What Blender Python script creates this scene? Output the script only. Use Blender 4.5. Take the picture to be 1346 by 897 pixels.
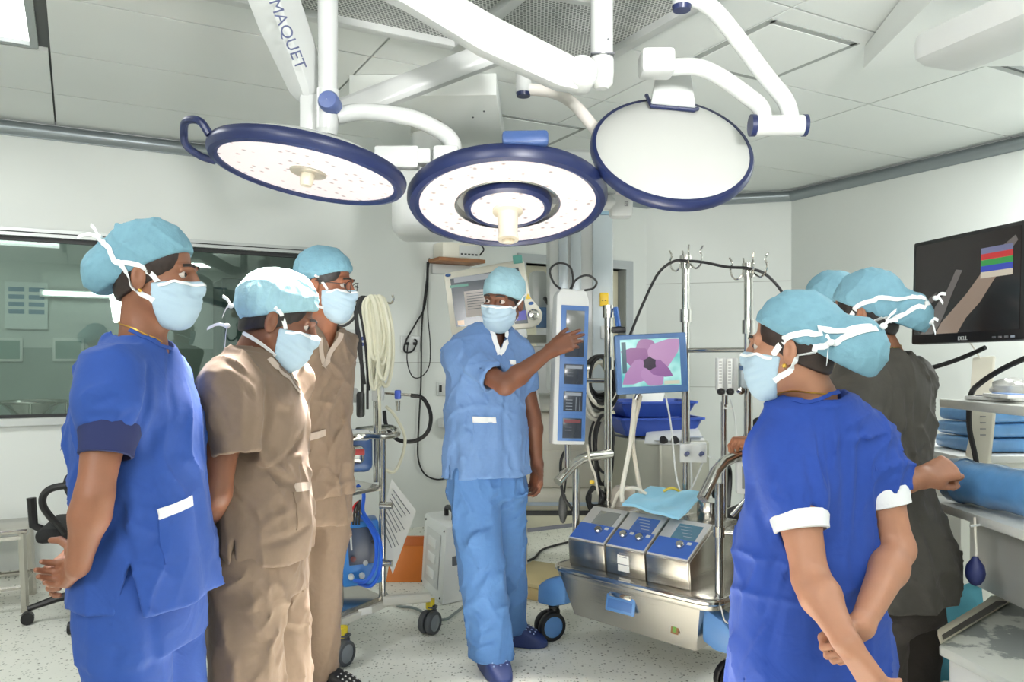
import bpy, bmesh, math, random
import numpy as np
from mathutils import Vector, Matrix
for o in list(bpy.data.objects): bpy.data.objects.remove(o, do_unlink=True)
SC = bpy.context.scene
COL = SC.collection
random.seed(7); np.random.seed(7)
# ---- survey of the photograph: focal length in pixels, centre column, horizon row, camera height
F, CX, HY, H = 1050.0, 673.0, 475.0, 1.31
def P(px, py, Y): return Vector(((px-CX)/F*Y, Y, H-(py-HY)/F*Y))
def PZ(px, py, z):
    Y = (H-z)*F/(py-HY); return Vector(((px-CX)/F*Y, Y, z))
# room axes: t runs along the window wall, q out of it into the room
W0 = Vector((-2.674, 4.58, 0)); D1 = Vector((.878, .479, 0)).normalized(); DQ = Vector((D1.y, -D1.x, 0))
RA = math.atan2(D1.y, D1.x)
def R(t, q, z=0): v = W0 + D1*t + DQ*q; return Vector((v.x, v.y, z))
CEIL = 2.67
# ---- camera
cam = bpy.data.cameras.new('camera'); camo = bpy.data.objects.new('camera', cam); COL.objects.link(camo)
camo.location = (0, 0, H); camo.rotation_euler = (math.pi/2, 0, 0)
cam.sensor_width = 36; cam.lens = 36*F/1346; cam.shift_y = (HY-448.5)/1346; cam.clip_start = .05
SC.camera = camo
# ---- world, view
w = bpy.data.worlds.new('world'); SC.world = w; w.use_nodes = True
w.node_tree.nodes['Background'].inputs[0].default_value = (.9, .95, 1, 1)
w.node_tree.nodes['Background'].inputs[1].default_value = .15
SC.view_settings.view_transform = 'Standard'; SC.view_settings.look = 'None'
SC.view_settings.gamma = 1; SC.view_settings.use_curve_mapping = False
SC.view_settings.exposure = -0.1
# ---- large lights: ceiling troffers of the theatre and the photographer's strobe beside the camera
def area(name, loc, target, sx, sy, power, col=(1, 1, 1), spread=math.pi, shape='RECTANGLE'):
    l = bpy.data.lights.new(name, 'AREA'); l.shape = shape; l.size = sx; l.size_y = sy
    l.energy = power; l.color = col; l.spread = spread
    o = bpy.data.objects.new(name, l); COL.objects.link(o); o.location = loc
    o.rotation_euler = (Vector(target)-Vector(loc)).to_track_quat('-Z', 'Y').to_euler(); return o
TROF = [(-.57, 1.55), (-.57, 3.45), (-.57, 5.35), (3.2, 5.0), (4.45, 3.45), (1.3, 6.6)]
for i, (t, q) in enumerate(TROF):
    o = area('troffer_light', R(t, q, CEIL-.012), R(t, q, 0), 1.1, .5, (28, 9, 10, 18, 64, 26)[i], (.98, 1, .995))
    o.rotation_euler = (0, 0, RA)
area('strobe_light', (-1.5, -.9, 2.15), (1.2, 5, 1.7), .45, .45, 48, (1, .99, .975))
area('bounced_strobe_light', (1.0, -.6, 2.0), (.75, 1.0, 2.67), .4, .4, 40, (1, .99, .975), 1.3)

# ================= helpers =================
def lin(c): return tuple(((x/12.92) if x <= .04045 else ((x+.055)/1.055)**2.4) for x in [v/255 for v in c])
MATS = {}
def mat(name, rgb=(200, 200, 200), rough=.5, metal=0, noise=None, bump=None, emit=None, spec=.5, sss=0, trans=0, alpha=None, coat=0, brush=None, sheen=0):
    """noise=(scale, amount[, detail]) colour mottling; bump=(scale, strength)"""
    if name in MATS: return MATS[name]
    m = bpy.data.materials.new(name); m.use_nodes = True; nt = m.node_tree; b = nt.nodes['Principled BSDF']
    c = lin(rgb)+(1,)
    b.inputs['Base Color'].default_value = c; b.inputs['Roughness'].default_value = rough; b.inputs['Metallic'].default_value = metal
    b.inputs['Specular IOR Level'].default_value = spec
    if sss: b.inputs['Subsurface Weight'].default_value = sss; b.inputs['Subsurface Radius'].default_value = (.012, .004, .002)
    if trans: b.inputs['Transmission Weight'].default_value = trans
    if coat: b.inputs['Coat Weight'].default_value = coat
    if sheen: b.inputs['Sheen Weight'].default_value = sheen
    if alpha is not None: b.inputs['Alpha'].default_value = alpha
    if emit: b.inputs['Emission Color'].default_value = lin(emit[0])+(1,); b.inputs['Emission Strength'].default_value = emit[1]
    tc = nt.nodes.new('ShaderNodeTexCoord')
    if noise:
        n = nt.nodes.new('ShaderNodeTexNoise'); n.inputs['Scale'].default_value = noise[0]; n.inputs['Detail'].default_value = noise[2] if len(noise) > 2 else 3
        nt.links.new(tc.outputs['Object'], n.inputs['Vector'])
        mr = nt.nodes.new('ShaderNodeMapRange'); mr.inputs[1].default_value = .3; mr.inputs[2].default_value = .7
        mr.inputs[3].default_value = 1-noise[1]; mr.inputs[4].default_value = 1+noise[1]
        nt.links.new(n.outputs['Fac'], mr.inputs[0])
        v = nt.nodes.new('ShaderNodeVectorMath'); v.operation = 'SCALE'; v.inputs[0].default_value = c[:3]
        nt.links.new(mr.outputs[0], v.inputs['Scale']); nt.links.new(v.outputs[0], b.inputs['Base Color'])
    if bump or brush:
        n2 = nt.nodes.new('ShaderNodeTexNoise'); n2.inputs['Scale'].default_value = (bump or brush)[0]; n2.inputs['Detail'].default_value = 4
        if brush:
            mp = nt.nodes.new('ShaderNodeMapping'); mp.inputs['Scale'].default_value = (.02, .02, 1)
            nt.links.new(tc.outputs['Object'], mp.inputs[0]); nt.links.new(mp.outputs[0], n2.inputs['Vector'])
        else: nt.links.new(tc.outputs['Object'], n2.inputs['Vector'])
        bp = nt.nodes.new('ShaderNodeBump'); bp.inputs['Strength'].default_value = (bump or brush)[1]; bp.inputs['Distance'].default_value = .01
        nt.links.new(n2.outputs['Fac'], bp.inputs['Height']); nt.links.new(bp.outputs[0], b.inputs['Normal'])
    MATS[name] = m; return m

TM = {}
def link(o): COL.objects.link(o); return o
def tag(o, label, cat, group=None):
    o['label'] = label; o['category'] = cat
    if group: o['group'] = group
    return o
def thing(name, label, cat, loc=(0, 0, 0), rz=0, group=None, mtx=None):
    o = link(bpy.data.objects.new(name, None)); o.empty_display_size = .05
    m = mtx if mtx is not None else Matrix.Translation(Vector(loc)) @ Matrix.Rotation(rz, 4, 'Z')
    o.matrix_basis = m; TM[o.name] = m
    return tag(o, label, cat, group)
class MB:
    def __init__(s): s.v = []; s.f = []
    def add(s, vs, fs):
        k = len(s.v); s.v += [tuple(x) for x in vs]; s.f += [tuple(i+k for i in f) for f in fs]; return s
    def bm(s, bm, m=None):
        if m is not None: bm.transform(m)
        bm.verts.ensure_lookup_table(); bm.verts.index_update()
        s.add([v.co[:] for v in bm.verts], [[v.index for v in f.verts] for f in bm.faces]); bm.free(); return s
    def box(s, c, d, bev=0, m=None, seg=2, rz=0):
        b = bmesh.new(); bmesh.ops.create_cube(b, size=1)
        bmesh.ops.scale(b, vec=Vector(d), verts=b.verts)
        if bev: bmesh.ops.bevel(b, geom=b.edges[:]+b.verts[:], offset=min(bev, min(d)*.49), segments=seg, profile=.5, affect='EDGES')
        mm = Matrix.Translation(Vector(c)) @ Matrix.Rotation(rz, 4, 'Z')
        return s.bm(b, (m @ mm) if m is not None else mm)
    def tube(s, pts, r, n=10, cap=True, closed=False):
        pts = [Vector(p) for p in pts]; N = len(pts); rs = r if isinstance(r, (list, tuple)) else [r]*N
        up = None; k = len(s.v)
        for i, p in enumerate(pts):
            a = pts[i-1] if (i > 0 or closed) else p; b = pts[(i+1) % N] if (i < N-1 or closed) else p
            d = (b-a); d = d.normalized() if d.length > 1e-9 else Vector((0, 0, 1))
            if up is None: up = d.orthogonal().normalized()
            else:
                up = up-d*up.dot(d); up = up.normalized() if up.length > 1e-6 else d.orthogonal().normalized()
            v = d.cross(up)
            for j in range(n):
                a_ = 2*math.pi*j/n; s.v.append(tuple(p+(up*math.cos(a_)+v*math.sin(a_))*rs[i]))
        for i in range(N if closed else N-1):
            for j in range(n):
                i2 = (i+1) % N; s.f.append((k+i*n+j, k+i*n+(j+1) % n, k+i2*n+(j+1) % n, k+i2*n+j))
        if cap and not closed:
            s.f.append(tuple(k+j for j in reversed(range(n)))); s.f.append(tuple(k+(N-1)*n+j for j in range(n)))
        return s
    def cyl(s, a, b, r, r2=None, n=20): return s.tube([a, b], [r, r2 if r2 is not None else r], n)
    def lathe(s, prof, m=None, n=32, cap=True):
        """prof: (radius, z)"""
        m = m if m is not None else Matrix(); k = len(s.v)
        for r, z in prof:
            for j in range(n):
                a = 2*math.pi*j/n; s.v.append(tuple(m @ Vector((r*math.cos(a), r*math.sin(a), z))))
        for i in range(len(prof)-1):
            for j in range(n): s.f.append((k+i*n+j, k+i*n+(j+1) % n, k+(i+1)*n+(j+1) % n, k+(i+1)*n+j))
        if cap:
            s.f.append(tuple(k+j for j in reversed(range(n)))); s.f.append(tuple(k+(len(prof)-1)*n+j for j in range(n)))
        return s
    def prism(s, poly, vec, bev=0):
        """poly: list of 3D points, extruded by vec"""
        b = bmesh.new(); vs = [b.verts.new(Vector(p)) for p in poly]; f = b.faces.new(vs)
        g = bmesh.ops.extrude_face_region(b, geom=[f])
        bmesh.ops.translate(b, vec=Vector(vec), verts=[x for x in g['geom'] if isinstance(x, bmesh.types.BMVert)])
        bmesh.ops.recalc_face_normals(b, faces=b.faces)
        if bev: bmesh.ops.bevel(b, geom=b.edges[:]+b.verts[:], offset=bev, segments=2, profile=.5, affect='EDGES')
        return s.bm(b)
    def ball(s, c, r, m=None, sub=2):
        b = bmesh.new(); bmesh.ops.create_icosphere(b, subdivisions=sub, radius=1)
        r = r if isinstance(r, (list, tuple)) else (r, r, r)
        mm = Matrix.Translation(Vector(c)) @ (m if m is not None else Matrix()) @ Matrix.Diagonal((*r, 1)); return s.bm(b, mm)
    def quad(s, a, b, c, d): return s.add([a, b, c, d], [(0, 1, 2, 3)])
    def build(s, name, m, parent=None, world=False, smooth=35):
        me = bpy.data.meshes.new(name); vs = s.v
        if parent is not None and world:
            mi = TM[parent.name].inverted(); vs = [tuple(mi @ Vector(v)) for v in vs]
        me.from_pydata(vs, [], s.f); me.update()
        if smooth:
            me.polygons.foreach_set('use_smooth', [True]*len(me.polygons)); me.set_sharp_from_angle(angle=math.radians(smooth))
        if m is not None: me.materials.append(m if not isinstance(m, str) else MATS[m])
        o = link(bpy.data.objects.new(name, me))
        if parent is not None: o.parent = parent; TM[o.name] = TM[parent.name]
        else: TM[o.name] = Matrix()
        return o
def top(mb, name, m, label, cat, group=None, origin=None, smooth=35, rz=0):
    """one-mesh thing; vertices given in world, moved so that the object origin sits at its base"""
    vs = np.array(mb.v); o0 = Vector(origin) if origin is not None else Vector((*(vs.min(0)+vs.max(0))[:2]/2, vs[:, 2].min()))
    mb.v = [tuple(Vector(v)-o0) for v in mb.v]; o = mb.build(name, m, smooth=smooth); o.location = o0; TM[o.name] = Matrix.Translation(o0)
    return tag(o, label, cat, group)
def struct(mb, name, m, smooth=35):
    o = mb.build(name, m, smooth=smooth); o['kind'] = 'structure'; return o
def spline(pts, n=8, closed=False):
    pts = [Vector(p) for p in pts]; N = len(pts); out = []
    for i in range(N if closed else N-1):
        p1, p2 = pts[i], pts[(i+1) % N]
        p0 = pts[i-1] if (i > 0 or closed) else p1*2-p2; p3 = pts[(i+2) % N] if (i+2 < N or closed) else p2*2-p1
        for k in range(n):
            u = k/n; out.append(.5*((2*p1)+(p2-p0)*u+(2*p0-5*p1+4*p2-p3)*u*u+(3*p1-p0-3*p2+p3)*u**3))
    if not closed: out.append(pts[-1])
    return out
def text_part(name, s, size, mtx, m, parent, depth=.0008):
    """raised lettering; mtx maps text plane (x right, y up, z out) to world"""
    cu = bpy.data.curves.new(name, 'FONT'); cu.body = s; cu.size = size; cu.align_x = 'CENTER'; cu.align_y = 'CENTER'; cu.extrude = depth
    to = bpy.data.objects.new('tmp_text', cu); COL.objects.link(to)
    dg = bpy.context.evaluated_depsgraph_get(); me = bpy.data.meshes.new_from_object(to.evaluated_get(dg))
    bpy.data.objects.remove(to, do_unlink=True)
    me.name = name; me.materials.clear(); me.materials.append(m)
    me.transform(TM[parent.name].inverted() @ mtx)
    o = link(bpy.data.objects.new(name, me)); o.parent = parent; TM[o.name] = TM[parent.name]; return o
def frame(o, x, z):
    """matrix with origin o, x axis x, z axis z (orthogonalised)"""
    z = Vector(z).normalized(); x = Vector(x); x = (x-z*x.dot(z)).normalized(); y = z.cross(x)
    m = Matrix((x, y, z)).transposed().to_4x4(); m.translation = Vector(o); return m

# ---- shared materials
white_metal = mat('white_enamel', (206, 209, 207), .28, noise=(3, .02))
navy = mat('navy_rubber', (28, 39, 80), .35)
steel = mat('brushed_steel', (196, 192, 184), .26, 1, noise=(6, .06), brush=(300, .08))
chrome = mat('polished_steel', (205, 203, 198), .14, 1, noise=(8, .04))
black = mat('black_plastic', (22, 22, 24), .42, noise=(20, .1))
rubber = mat('black_rubber', (28, 28, 30), .6)
greyp = mat('grey_plastic', (96, 99, 104), .45)
lgrey = mat('light_grey_plastic', (206, 208, 206), .4, noise=(4, .02))
cream = mat('cream_plastic', (226, 222, 208), .4, noise=(4, .03))
bluep = mat('machine_blue', (78, 122, 176), .4, noise=(5, .03))
# ================= the room =================
m_wall = mat('wall_paint', (222, 226, 222), .42, noise=(1.3, .025), bump=(40, .02))
m_ceil = mat('ceiling_panel', (226, 230, 227), .45, noise=(1.1, .03))
m_gap = mat('joint_grey', (92, 96, 96), .7)
m_trim = mat('aluminium_trim', (150, 158, 162), .35, .6)
# floor: pale vinyl with dark and light chips
mf = bpy.data.materials.new('speckled_vinyl'); mf.use_nodes = True; nt = mf.node_tree; bs = nt.nodes['Principled BSDF']
tc = nt.nodes.new('ShaderNodeTexCoord')
def chips(scale, thr, col, prev):
    v = nt.nodes.new('ShaderNodeTexVoronoi'); v.inputs['Scale'].default_value = scale; nt.links.new(tc.outputs['Object'], v.inputs['Vector'])
    wn = nt.nodes.new('ShaderNodeSeparateColor'); nt.links.new(v.outputs['Color'], wn.inputs[0])
    lt = nt.nodes.new('ShaderNodeMath'); lt.operation = 'LESS_THAN'; lt.inputs[1].default_value = thr; nt.links.new(wn.outputs[0], lt.inputs[0])
    l2 = nt.nodes.new('ShaderNodeMath'); l2.operation = 'LESS_THAN'; l2.inputs[1].default_value = .34; nt.links.new(v.outputs['Distance'], l2.inputs[0])
    mu = nt.nodes.new('ShaderNodeMath'); mu.operation = 'MULTIPLY'; nt.links.new(lt.outputs[0], mu.inputs[0]); nt.links.new(l2.outputs[0], mu.inputs[1])
    mx = nt.nodes.new('ShaderNodeMix'); mx.data_type = 'RGBA'; nt.links.new(mu.outputs[0], mx.inputs['Factor'])
    if isinstance(prev, tuple): mx.inputs['A'].default_value = prev
    else: nt.links.new(prev, mx.inputs['A'])
    mx.inputs['B'].default_value = lin(col)+(1,); return mx.outputs['Result']
nz = nt.nodes.new('ShaderNodeTexNoise'); nz.inputs['Scale'].default_value = 1.4; nz.inputs['Detail'].default_value = 5; nt.links.new(tc.outputs['Object'], nz.inputs['Vector'])
cr = nt.nodes.new('ShaderNodeValToRGB'); cr.color_ramp.elements[0].position = .35; cr.color_ramp.elements[1].position = .7
cr.color_ramp.elements[0].color = lin((222, 224, 214))+(1,); cr.color_ramp.elements[1].color = lin((238, 238, 229))+(1,); nt.links.new(nz.outputs['Fac'], cr.inputs[0])
c = chips(75, .25, (172, 175, 164), cr.outputs[0]); c = chips(60, .1, (120, 120, 108), c); c = chips(95, .10, (216, 216, 206), c)
nt.links.new(c, bs.inputs['Base Color']); bs.inputs['Roughness'].default_value = .38
def clip(poly, half):
    for (a, b, c_) in half:
        out = []
        for i in range(len(poly)):
            p, q = poly[i], poly[(i+1) % len(poly)]; dp = a*p[0]+b*p[1]-c_; dq = a*q[0]+b*q[1]-c_
            if dp <= 0: out.append(p)
            if dp*dq < 0: u = dp/(dp-dq); out.append((p[0]+(q[0]-p[0])*u, p[1]+(q[1]-p[1])*u))
        poly = out
        if len(poly) < 3: return []
    return poly
TA, TB, QB, TL, QN = 4.32, 5.145, .79, -2.6, 7.4       # corner A (TA,0), corner B (TB,QB), far left, near wall
kx, ky = QB, -(TB-TA); kl = math.hypot(kx, ky); kx /= kl; ky /= kl
HALF = [(kx, ky, kx*TA)]
room_poly = clip([(TL, 0), (TB, 0), (TB, QN), (TL, QN)], HALF)
struct(MB().prism([R(t, q, 0) for t, q in room_poly], (0, 0, -.06)), 'floor', mf)
# window wall with openings for the window and the doorway
WT0, WT1, WZ0, WZ1 = -2.0, 1.555, .975, 2.045
DT0, DT1, DZ = 3.16, 4.10, 2.06
wb = MB()
def wallbox(t0, t1, z0, z1, q0=-.14, q1=0): wb.prism([R(t0, q0, z0), R(t1, q0, z0), R(t1, q1, z0), R(t0, q1, z0)], (0, 0, z1-z0))
wallbox(TL, WT0, 0, CEIL); wallbox(WT0, WT1, 0, WZ0); wallbox(WT0, WT1, WZ1, CEIL); wallbox(WT1, DT0, 0, CEIL); wallbox(DT0, DT1, DZ, CEIL); wallbox(DT1, TA, 0, CEIL)
wl = struct(wb, 'wall_left', m_wall)
def slab(a, b, name, th=.12):
    a, b = Vector(a), Vector(b); d = (b-a).normalized(); n = Vector((-d.y, d.x, 0))
    if n.dot(Vector((0, 3, 0))-a) > 0: n = -n
    return struct(MB().prism([a, b, b+n*th, a+n*th], (0, 0, CEIL)), name, m_wall)
wc = slab(R(TA, 0), R(TB, QB), 'wall_corner'); wr = slab(R(TB, QB), R(TB, QN), 'wall_right')
slab(R(TB, QN), R(TL, QN), 'wall_back'); slab(R(TL, QN), R(TL, 0), 'wall_side')
# seams of the wall panels
def seam(parent, a, b, nrm):
    a, b = Vector(a), Vector(b); d = (b-a).normalized(); n = Vector(nrm).normalized(); u = d.cross(n)*.0025
    MB().prism([a-u, b-u, b+u, a+u], n*.0015).build('joint', mat('seam_grey', (176, 178, 172), .6), parent)
for z in (1.30,): seam(wl, R(WT1+.02, 0, z), R(DT0-.03, 0, z), DQ)
nc = (DQ-D1).normalized()
seam(wc, R(TA, 0, 1.95), R(TB, QB, 1.95), nc); seam(wc, R(TA, 0, 1.1), R(TB, QB, 1.1), nc)
# coved skirting in the floor's own vinyl, and the metal cove under the ceiling
def run(a, b, inward, name, kind):
    a, b, n = Vector(a), Vector(b), Vector(inward).normalized(); mb = MB()
    if kind == 'base':
        pr = [(.0, .0), (.05, .0), (.02, .014), (.012, .04), (.01, .125), (0, .13)]
    else:
        c0 = CEIL-.05; pr = [(0, CEIL-.09), (.012, CEIL-.09)]+[(.012+.035*math.sin(k*math.pi/6)**.7 if 0 < k < 6 else .014, CEIL-.085+.075*k/6) for k in range(7)]+[(.0, CEIL-.004)]
    vs = [a+n*x+Vector((0, 0, z)) for x, z in pr]
    mb.prism(vs, b-a); struct(mb, name, mf if kind == 'base' else m_trim)
run(R(TL, 0), R(DT0-.06, 0), DQ, 'baseboard_left', 'base'); run(R(TA, 0), R(TB, QB), nc, 'baseboard_corner', 'base'); run(R(TB, QB), R(TB, QN), -D1, 'baseboard_right', 'base')
run(R(TL, 0), R(TA, 0), DQ, 'trim_1', 'c'); run(R(TA, 0), R(TB, QB), nc, 'trim_2', 'c'); run(R(TB, QB), R(TB, QN), -D1, 'trim_3', 'c')
# ---- ceiling: slab, panels as pieces of their own, flush lights, perforated air diffuser
cs = struct(MB().prism([R(t, q, CEIL+.02) for t, q in room_poly], (0, 0, .08)), 'ceiling', m_gap)
TL_ = [-2.6]+[.05+1.26*k for k in range(-1, 5)]+[5.145]; QL_ = [0]+[.62+.625*k for k in range(0, 11)]+[7.4]
LT0, LT1, LQ0, LQ1 = -.52, 2.22, 2.18, 5.0             # diffuser
def rects_minus(r, h):
    t0, t1, q0, q1 = r; a0, a1, b0, b1 = h
    if t1 <= a0 or t0 >= a1 or q1 <= b0 or q0 >= b1: return [r]
    out = []
    if t0 < a0: out.append((t0, a0, q0, q1)); t0 = a0
    if t1 > a1: out.append((a1, t1, q0, q1)); t1 = a1
    if q0 < b0: out.append((t0, t1, q0, b0)); q0 = b0
    if q1 > b1: out.append((t0, t1, b1, q1))
    return [x for x in out if x[1]-x[0] > .06 and x[3]-x[2] > .06]
holes = [(LT0, LT1, LQ0, LQ1)]+[(t-.58, t+.58, q-.28, q+.28) for t, q in TROF]
for i in range(len(TL_)-1):
    for j in range(len(QL_)-1):
        rs = [(TL_[i], TL_[i+1], QL_[j], QL_[j+1])]
        for h in holes: rs = [y for x in rs for y in rects_minus(x, h)]
        for (t0, t1, q0, q1) in rs:
            g = .005; pl = clip([(t0+g, q0+g), (t1-g, q0+g), (t1-g, q1-g), (t0+g, q1-g)], [(kx, ky, kx*TA-.004)])
            if pl: MB().prism([R(t, q, CEIL) for t, q in pl], (0, 0, .02)).build('panel', m_ceil, cs)
m_lamp = mat('lit_diffuser', (255, 255, 255), .5, emit=((255, 255, 252), 2.2))
for (t, q), lb in zip(TROF, ('square edged white fluorescent ceiling panel glowing in the top left corner', 'fluorescent ceiling panel above and left of the woman at far left', 'fluorescent ceiling panel left of the camera, out of view', 'fluorescent ceiling panel above the woman in the right foreground', 'fluorescent ceiling panel beyond the boom in the top right corner', 'fluorescent ceiling panel behind the camera, out of view')):
    e = thing('ceiling_light', lb, 'light', R(t, q, CEIL), RA, 'flush ceiling light panels')
    MB().box((0, 0, .018), (1.1, .5, .008)).build('diffuser', m_lamp, e)
    fb = MB()
    for s in (-1, 1): fb.box((s*.565, 0, .008), (.03, .56, .024)); fb.box((0, s*.265, .008), (1.1, .03, .024))
    fb.build('frame', mat('lamp_frame', (170, 176, 176), .4, .3), e)
# perforated diffuser material: staggered round holes
mp = bpy.data.materials.new('perforated_white'); mp.use_nodes = True; nt = mp.node_tree; bs = nt.nodes['Principled BSDF']
tc = nt.nodes.new('ShaderNodeTexCoord'); sp = nt.nodes.new('ShaderNodeSeparateXYZ'); nt.links.new(tc.outputs['Object'], sp.inputs[0])
def mth(op, a, b=None):
    n = nt.nodes.new('ShaderNodeMath'); n.operation = op
    for i, x in enumerate((a, b)):
        if x is None: continue
        if isinstance(x, (int, float)): n.inputs[i].default_value = x
        else: nt.links.new(x, n.inputs[i])
    return n.outputs[0]
hole = None
for ox in (0, .5):
    u = mth('SUBTRACT', mth('FRACT', mth('ADD', mth('MULTIPLY', sp.outputs[0], 62), ox+100)), .5); v = mth('SUBTRACT', mth('FRACT', mth('ADD', mth('MULTIPLY', sp.outputs[1], 36), ox+100)), .5)
    d = mth('ADD', mth('MULTIPLY', u, u), mth('MULTIPLY', mth('MULTIPLY', v, v), 2.9)); hh = mth('LESS_THAN', d, .13)
    hole = hh if hole is None else mth('MAXIMUM', hole, hh)
mx = nt.nodes.new('ShaderNodeMix'); mx.data_type = 'RGBA'; nt.links.new(hole, mx.inputs['Factor'])
mx.inputs['A'].default_value = lin((216, 218, 214))+(1,); mx.inputs['B'].default_value = lin((112, 116, 114))+(1,); nt.links.new(mx.outputs['Result'], bs.inputs['Base Color']); bs.inputs['Roughness'].default_value = .5
ad = thing('air_diffuser', 'large white perforated laminar air diffuser set in the ceiling above the lamps', 'vent', R(0, 0, CEIL), RA)
tt = [LT0, .16, .87, 1.59, LT1]; qq = [LQ0, 3.1, 4.05, LQ1]
for i in range(4):
    for j in range(3): MB().box(((tt[i]+tt[i+1])/2, -(qq[j]+qq[j+1])/2, .012), (tt[i+1]-tt[i]-.05, qq[j+1]-qq[j]-.05, .012)).build('perforated_panel', mp, ad)
for t in tt: MB().box((t, -(LQ0+LQ1)/2, 0), (.05, LQ1-LQ0+.05, .05), .004).build('frame_bar', white_metal, ad)
for q in qq: MB().box(((LT0+LT1)/2, -q, 0), (LT1-LT0, .05, .046), .004).build('frame_bar', white_metal, ad)
# flush access hatches with wide grey joints
def hatch(t0, t1, q0, q1, lab):
    e = thing('ceiling_hatch', lab, 'hatch', R((t0+t1)/2, (q0+q1)/2, CEIL), RA); a, b = t1-t0, q1-q0
    MB().box((0, 0, -.003), (a-.03, b-.03, .006)).build('lid', m_ceil, e); fb = MB()
    for s in (-1, 1): fb.box((s*a/2, 0, -.002), (.03, b+.03, .004)); fb.box((0, s*b/2, -.002), (a, .03, .004))
    fb.build('frame', mat('hatch_frame', (150, 155, 152), .5), e)
hatch(2.59, 3.08, 2.5, 3.0, 'square flush access hatch in the ceiling right of the right lamp arm')
hatch(2.05, 2.75, .95, 1.4, 'flush access hatch in the ceiling above the middle lamp')
# ---- window: frames, two panes, room beyond
m_alu = mat('window_aluminium', (196, 200, 198), .35, .5); m_dark = mat('dark_gasket', (40, 42, 42), .5)
mg = bpy.data.materials.new('greenish_glass'); mg.use_nodes = True; nt = mg.node_tree; nt.nodes.remove(nt.nodes['Principled BSDF'])
tr = nt.nodes.new('ShaderNodeBsdfTransparent'); tr.inputs[0].default_value = (.78, .84, .81, 1); gl = nt.nodes.new('ShaderNodeBsdfGlossy'); gl.inputs[0].default_value = (.9, 1, .97, 1); gl.inputs['Roughness'].default_value = .015
fr = nt.nodes.new('ShaderNodeFresnel'); fr.inputs[0].default_value = 1.75; ms = nt.nodes.new('ShaderNodeMixShader')
nt.links.new(fr.outputs[0], ms.inputs[0]); nt.links.new(tr.outputs[0], ms.inputs[1]); nt.links.new(gl.outputs[0], ms.inputs[2]); nt.links.new(ms.outputs[0], nt.nodes['Material Output'].inputs[0])
wm = MB()
def tb(mb, t0, t1, q0, q1, z0, z1): mb.prism([R(t0, q0, z0), R(t1, q0, z0), R(t1, q1, z0), R(t0, q1, z0)], (0, 0, z1-z0)); return mb
tb(wm, WT0, WT1+.02, -.02, .012, WZ1-.025, WZ1+.02); tb(wm, WT0, WT1+.02, -.02, .03, WZ0-.03, WZ0+.012); tb(wm, WT1-.02, WT1+.02, -.02, .012, WZ0+.012, WZ1-.025)
win = struct(wm, 'window_1', m_alu)
gk = MB(); tb(gk, WT0, WT1-.02, -.05, -.02, WZ1-.05, WZ1-.022); tb(gk, WT0, WT1-.02, -.05, -.02, WZ0+.012, WZ0+.03); tb(gk, WT1-.045, WT1-.02, -.05, -.02, WZ0+.03, WZ1-.05); gk.build('gasket', m_dark, win)
tb(MB(), WT0, WT1-.03, -.038, -.032, WZ0+.02, WZ1-.04).build('pane', mg, win)
g2 = MB(); tb(g2, WT0, WT1, .012, .016, WZ1-.006, WZ1+.0); tb(g2, WT0, WT1, .012, .016, WZ0-.012, WZ0-.006); g2.build('dark_line', m_dark, win)
# room beyond
m_scrub = mat('scrub_room_wall', (200, 208, 202), .5, noise=(1, .04)); m_tile = mat('scrub_room_dado', (150, 164, 156), .4, noise=(1.5, .05))
BQ = -2.3
fw = MB(); tb(fw, -3.6, 2.5, BQ-.1, BQ, 1.42, 2.5); tb(fw, 2.4, 2.5, BQ, -.14, 0, 2.5); tb(fw, -3.6, -3.5, BQ, -.14, 0, 2.5); struct(fw, 'wall_far', m_scrub)
dd = MB(); tb(dd, -3.6, 2.5, BQ-.1, BQ+.01, 0, 1.42); struct(dd, 'wall_far_dado', m_tile)
cf = MB(); tb(cf, -3.6, 2.5, BQ-.1, -.14, 2.5, 2.56); struct(cf, 'ceiling_far', m_ceil)
ff = MB(); tb(ff, -3.6, 2.5, BQ-.1, -.14, -.06, 0); struct(ff, 'floor_far', mf)
o = area('scrub_room_light', R(-.6, -1.2, 2.46), R(-.6, -1.2, 0), .9, .5, 15, (.94, 1, .97))
# doorway in the back wall
df = MB(); tb(df, DT0-.07, DT0, -.14, .02, 0, DZ+.07); tb(df, DT1, DT1+.07, -.14, .02, 0, DZ+.07); tb(df, DT0, DT1, -.14, .02, DZ, DZ+.07)
dr = struct(df, 'door_1', mat('door_frame_grey', (176, 182, 184), .45))
dl = MB(); tb(dl, DT0+.005, DT1-.005, -.13, -.09, .01, DZ-.005); dl.build('door_leaf', mat('door_cream', (206, 202, 178), .5), dr)
vp = MB(); tb(vp, DT0+.3, DT1-.3, -.09, -.084, 1.2, 1.8); vp.build('vision_pane', mat('dim_pane', (150, 150, 132), .15), dr)
# ================= surgical lamps, booms, ceiling covers =================
def led_mat(name, k):
    m = bpy.data.materials.new(name); m.use_nodes = True; nt = m.node_tree; b = nt.nodes['Principled BSDF']
    tc = nt.nodes.new('ShaderNodeTexCoord'); v = nt.nodes.new('ShaderNodeTexVoronoi'); v.inputs['Scale'].default_value = 26
    nt.links.new(tc.outputs['Object'], v.inputs['Vector'])
    r = nt.nodes.new('ShaderNodeValToRGB'); r.color_ramp.elements[0].position = .10; r.color_ramp.elements[1].position = .26
    r.color_ramp.elements[0].color = (.30, .25, .24, 1); r.color_ramp.elements[1].color = (1, .93, .9, 1)
    nt.links.new(v.outputs['Distance'], r.inputs[0]); nt.links.new(r.outputs[0], b.inputs['Emission Color'])
    b.inputs['Emission Strength'].default_value = k; b.inputs['Base Color'].default_value = (.35, .32, .31, 1); b.inputs['Roughness'].default_value = .15; return m
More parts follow.
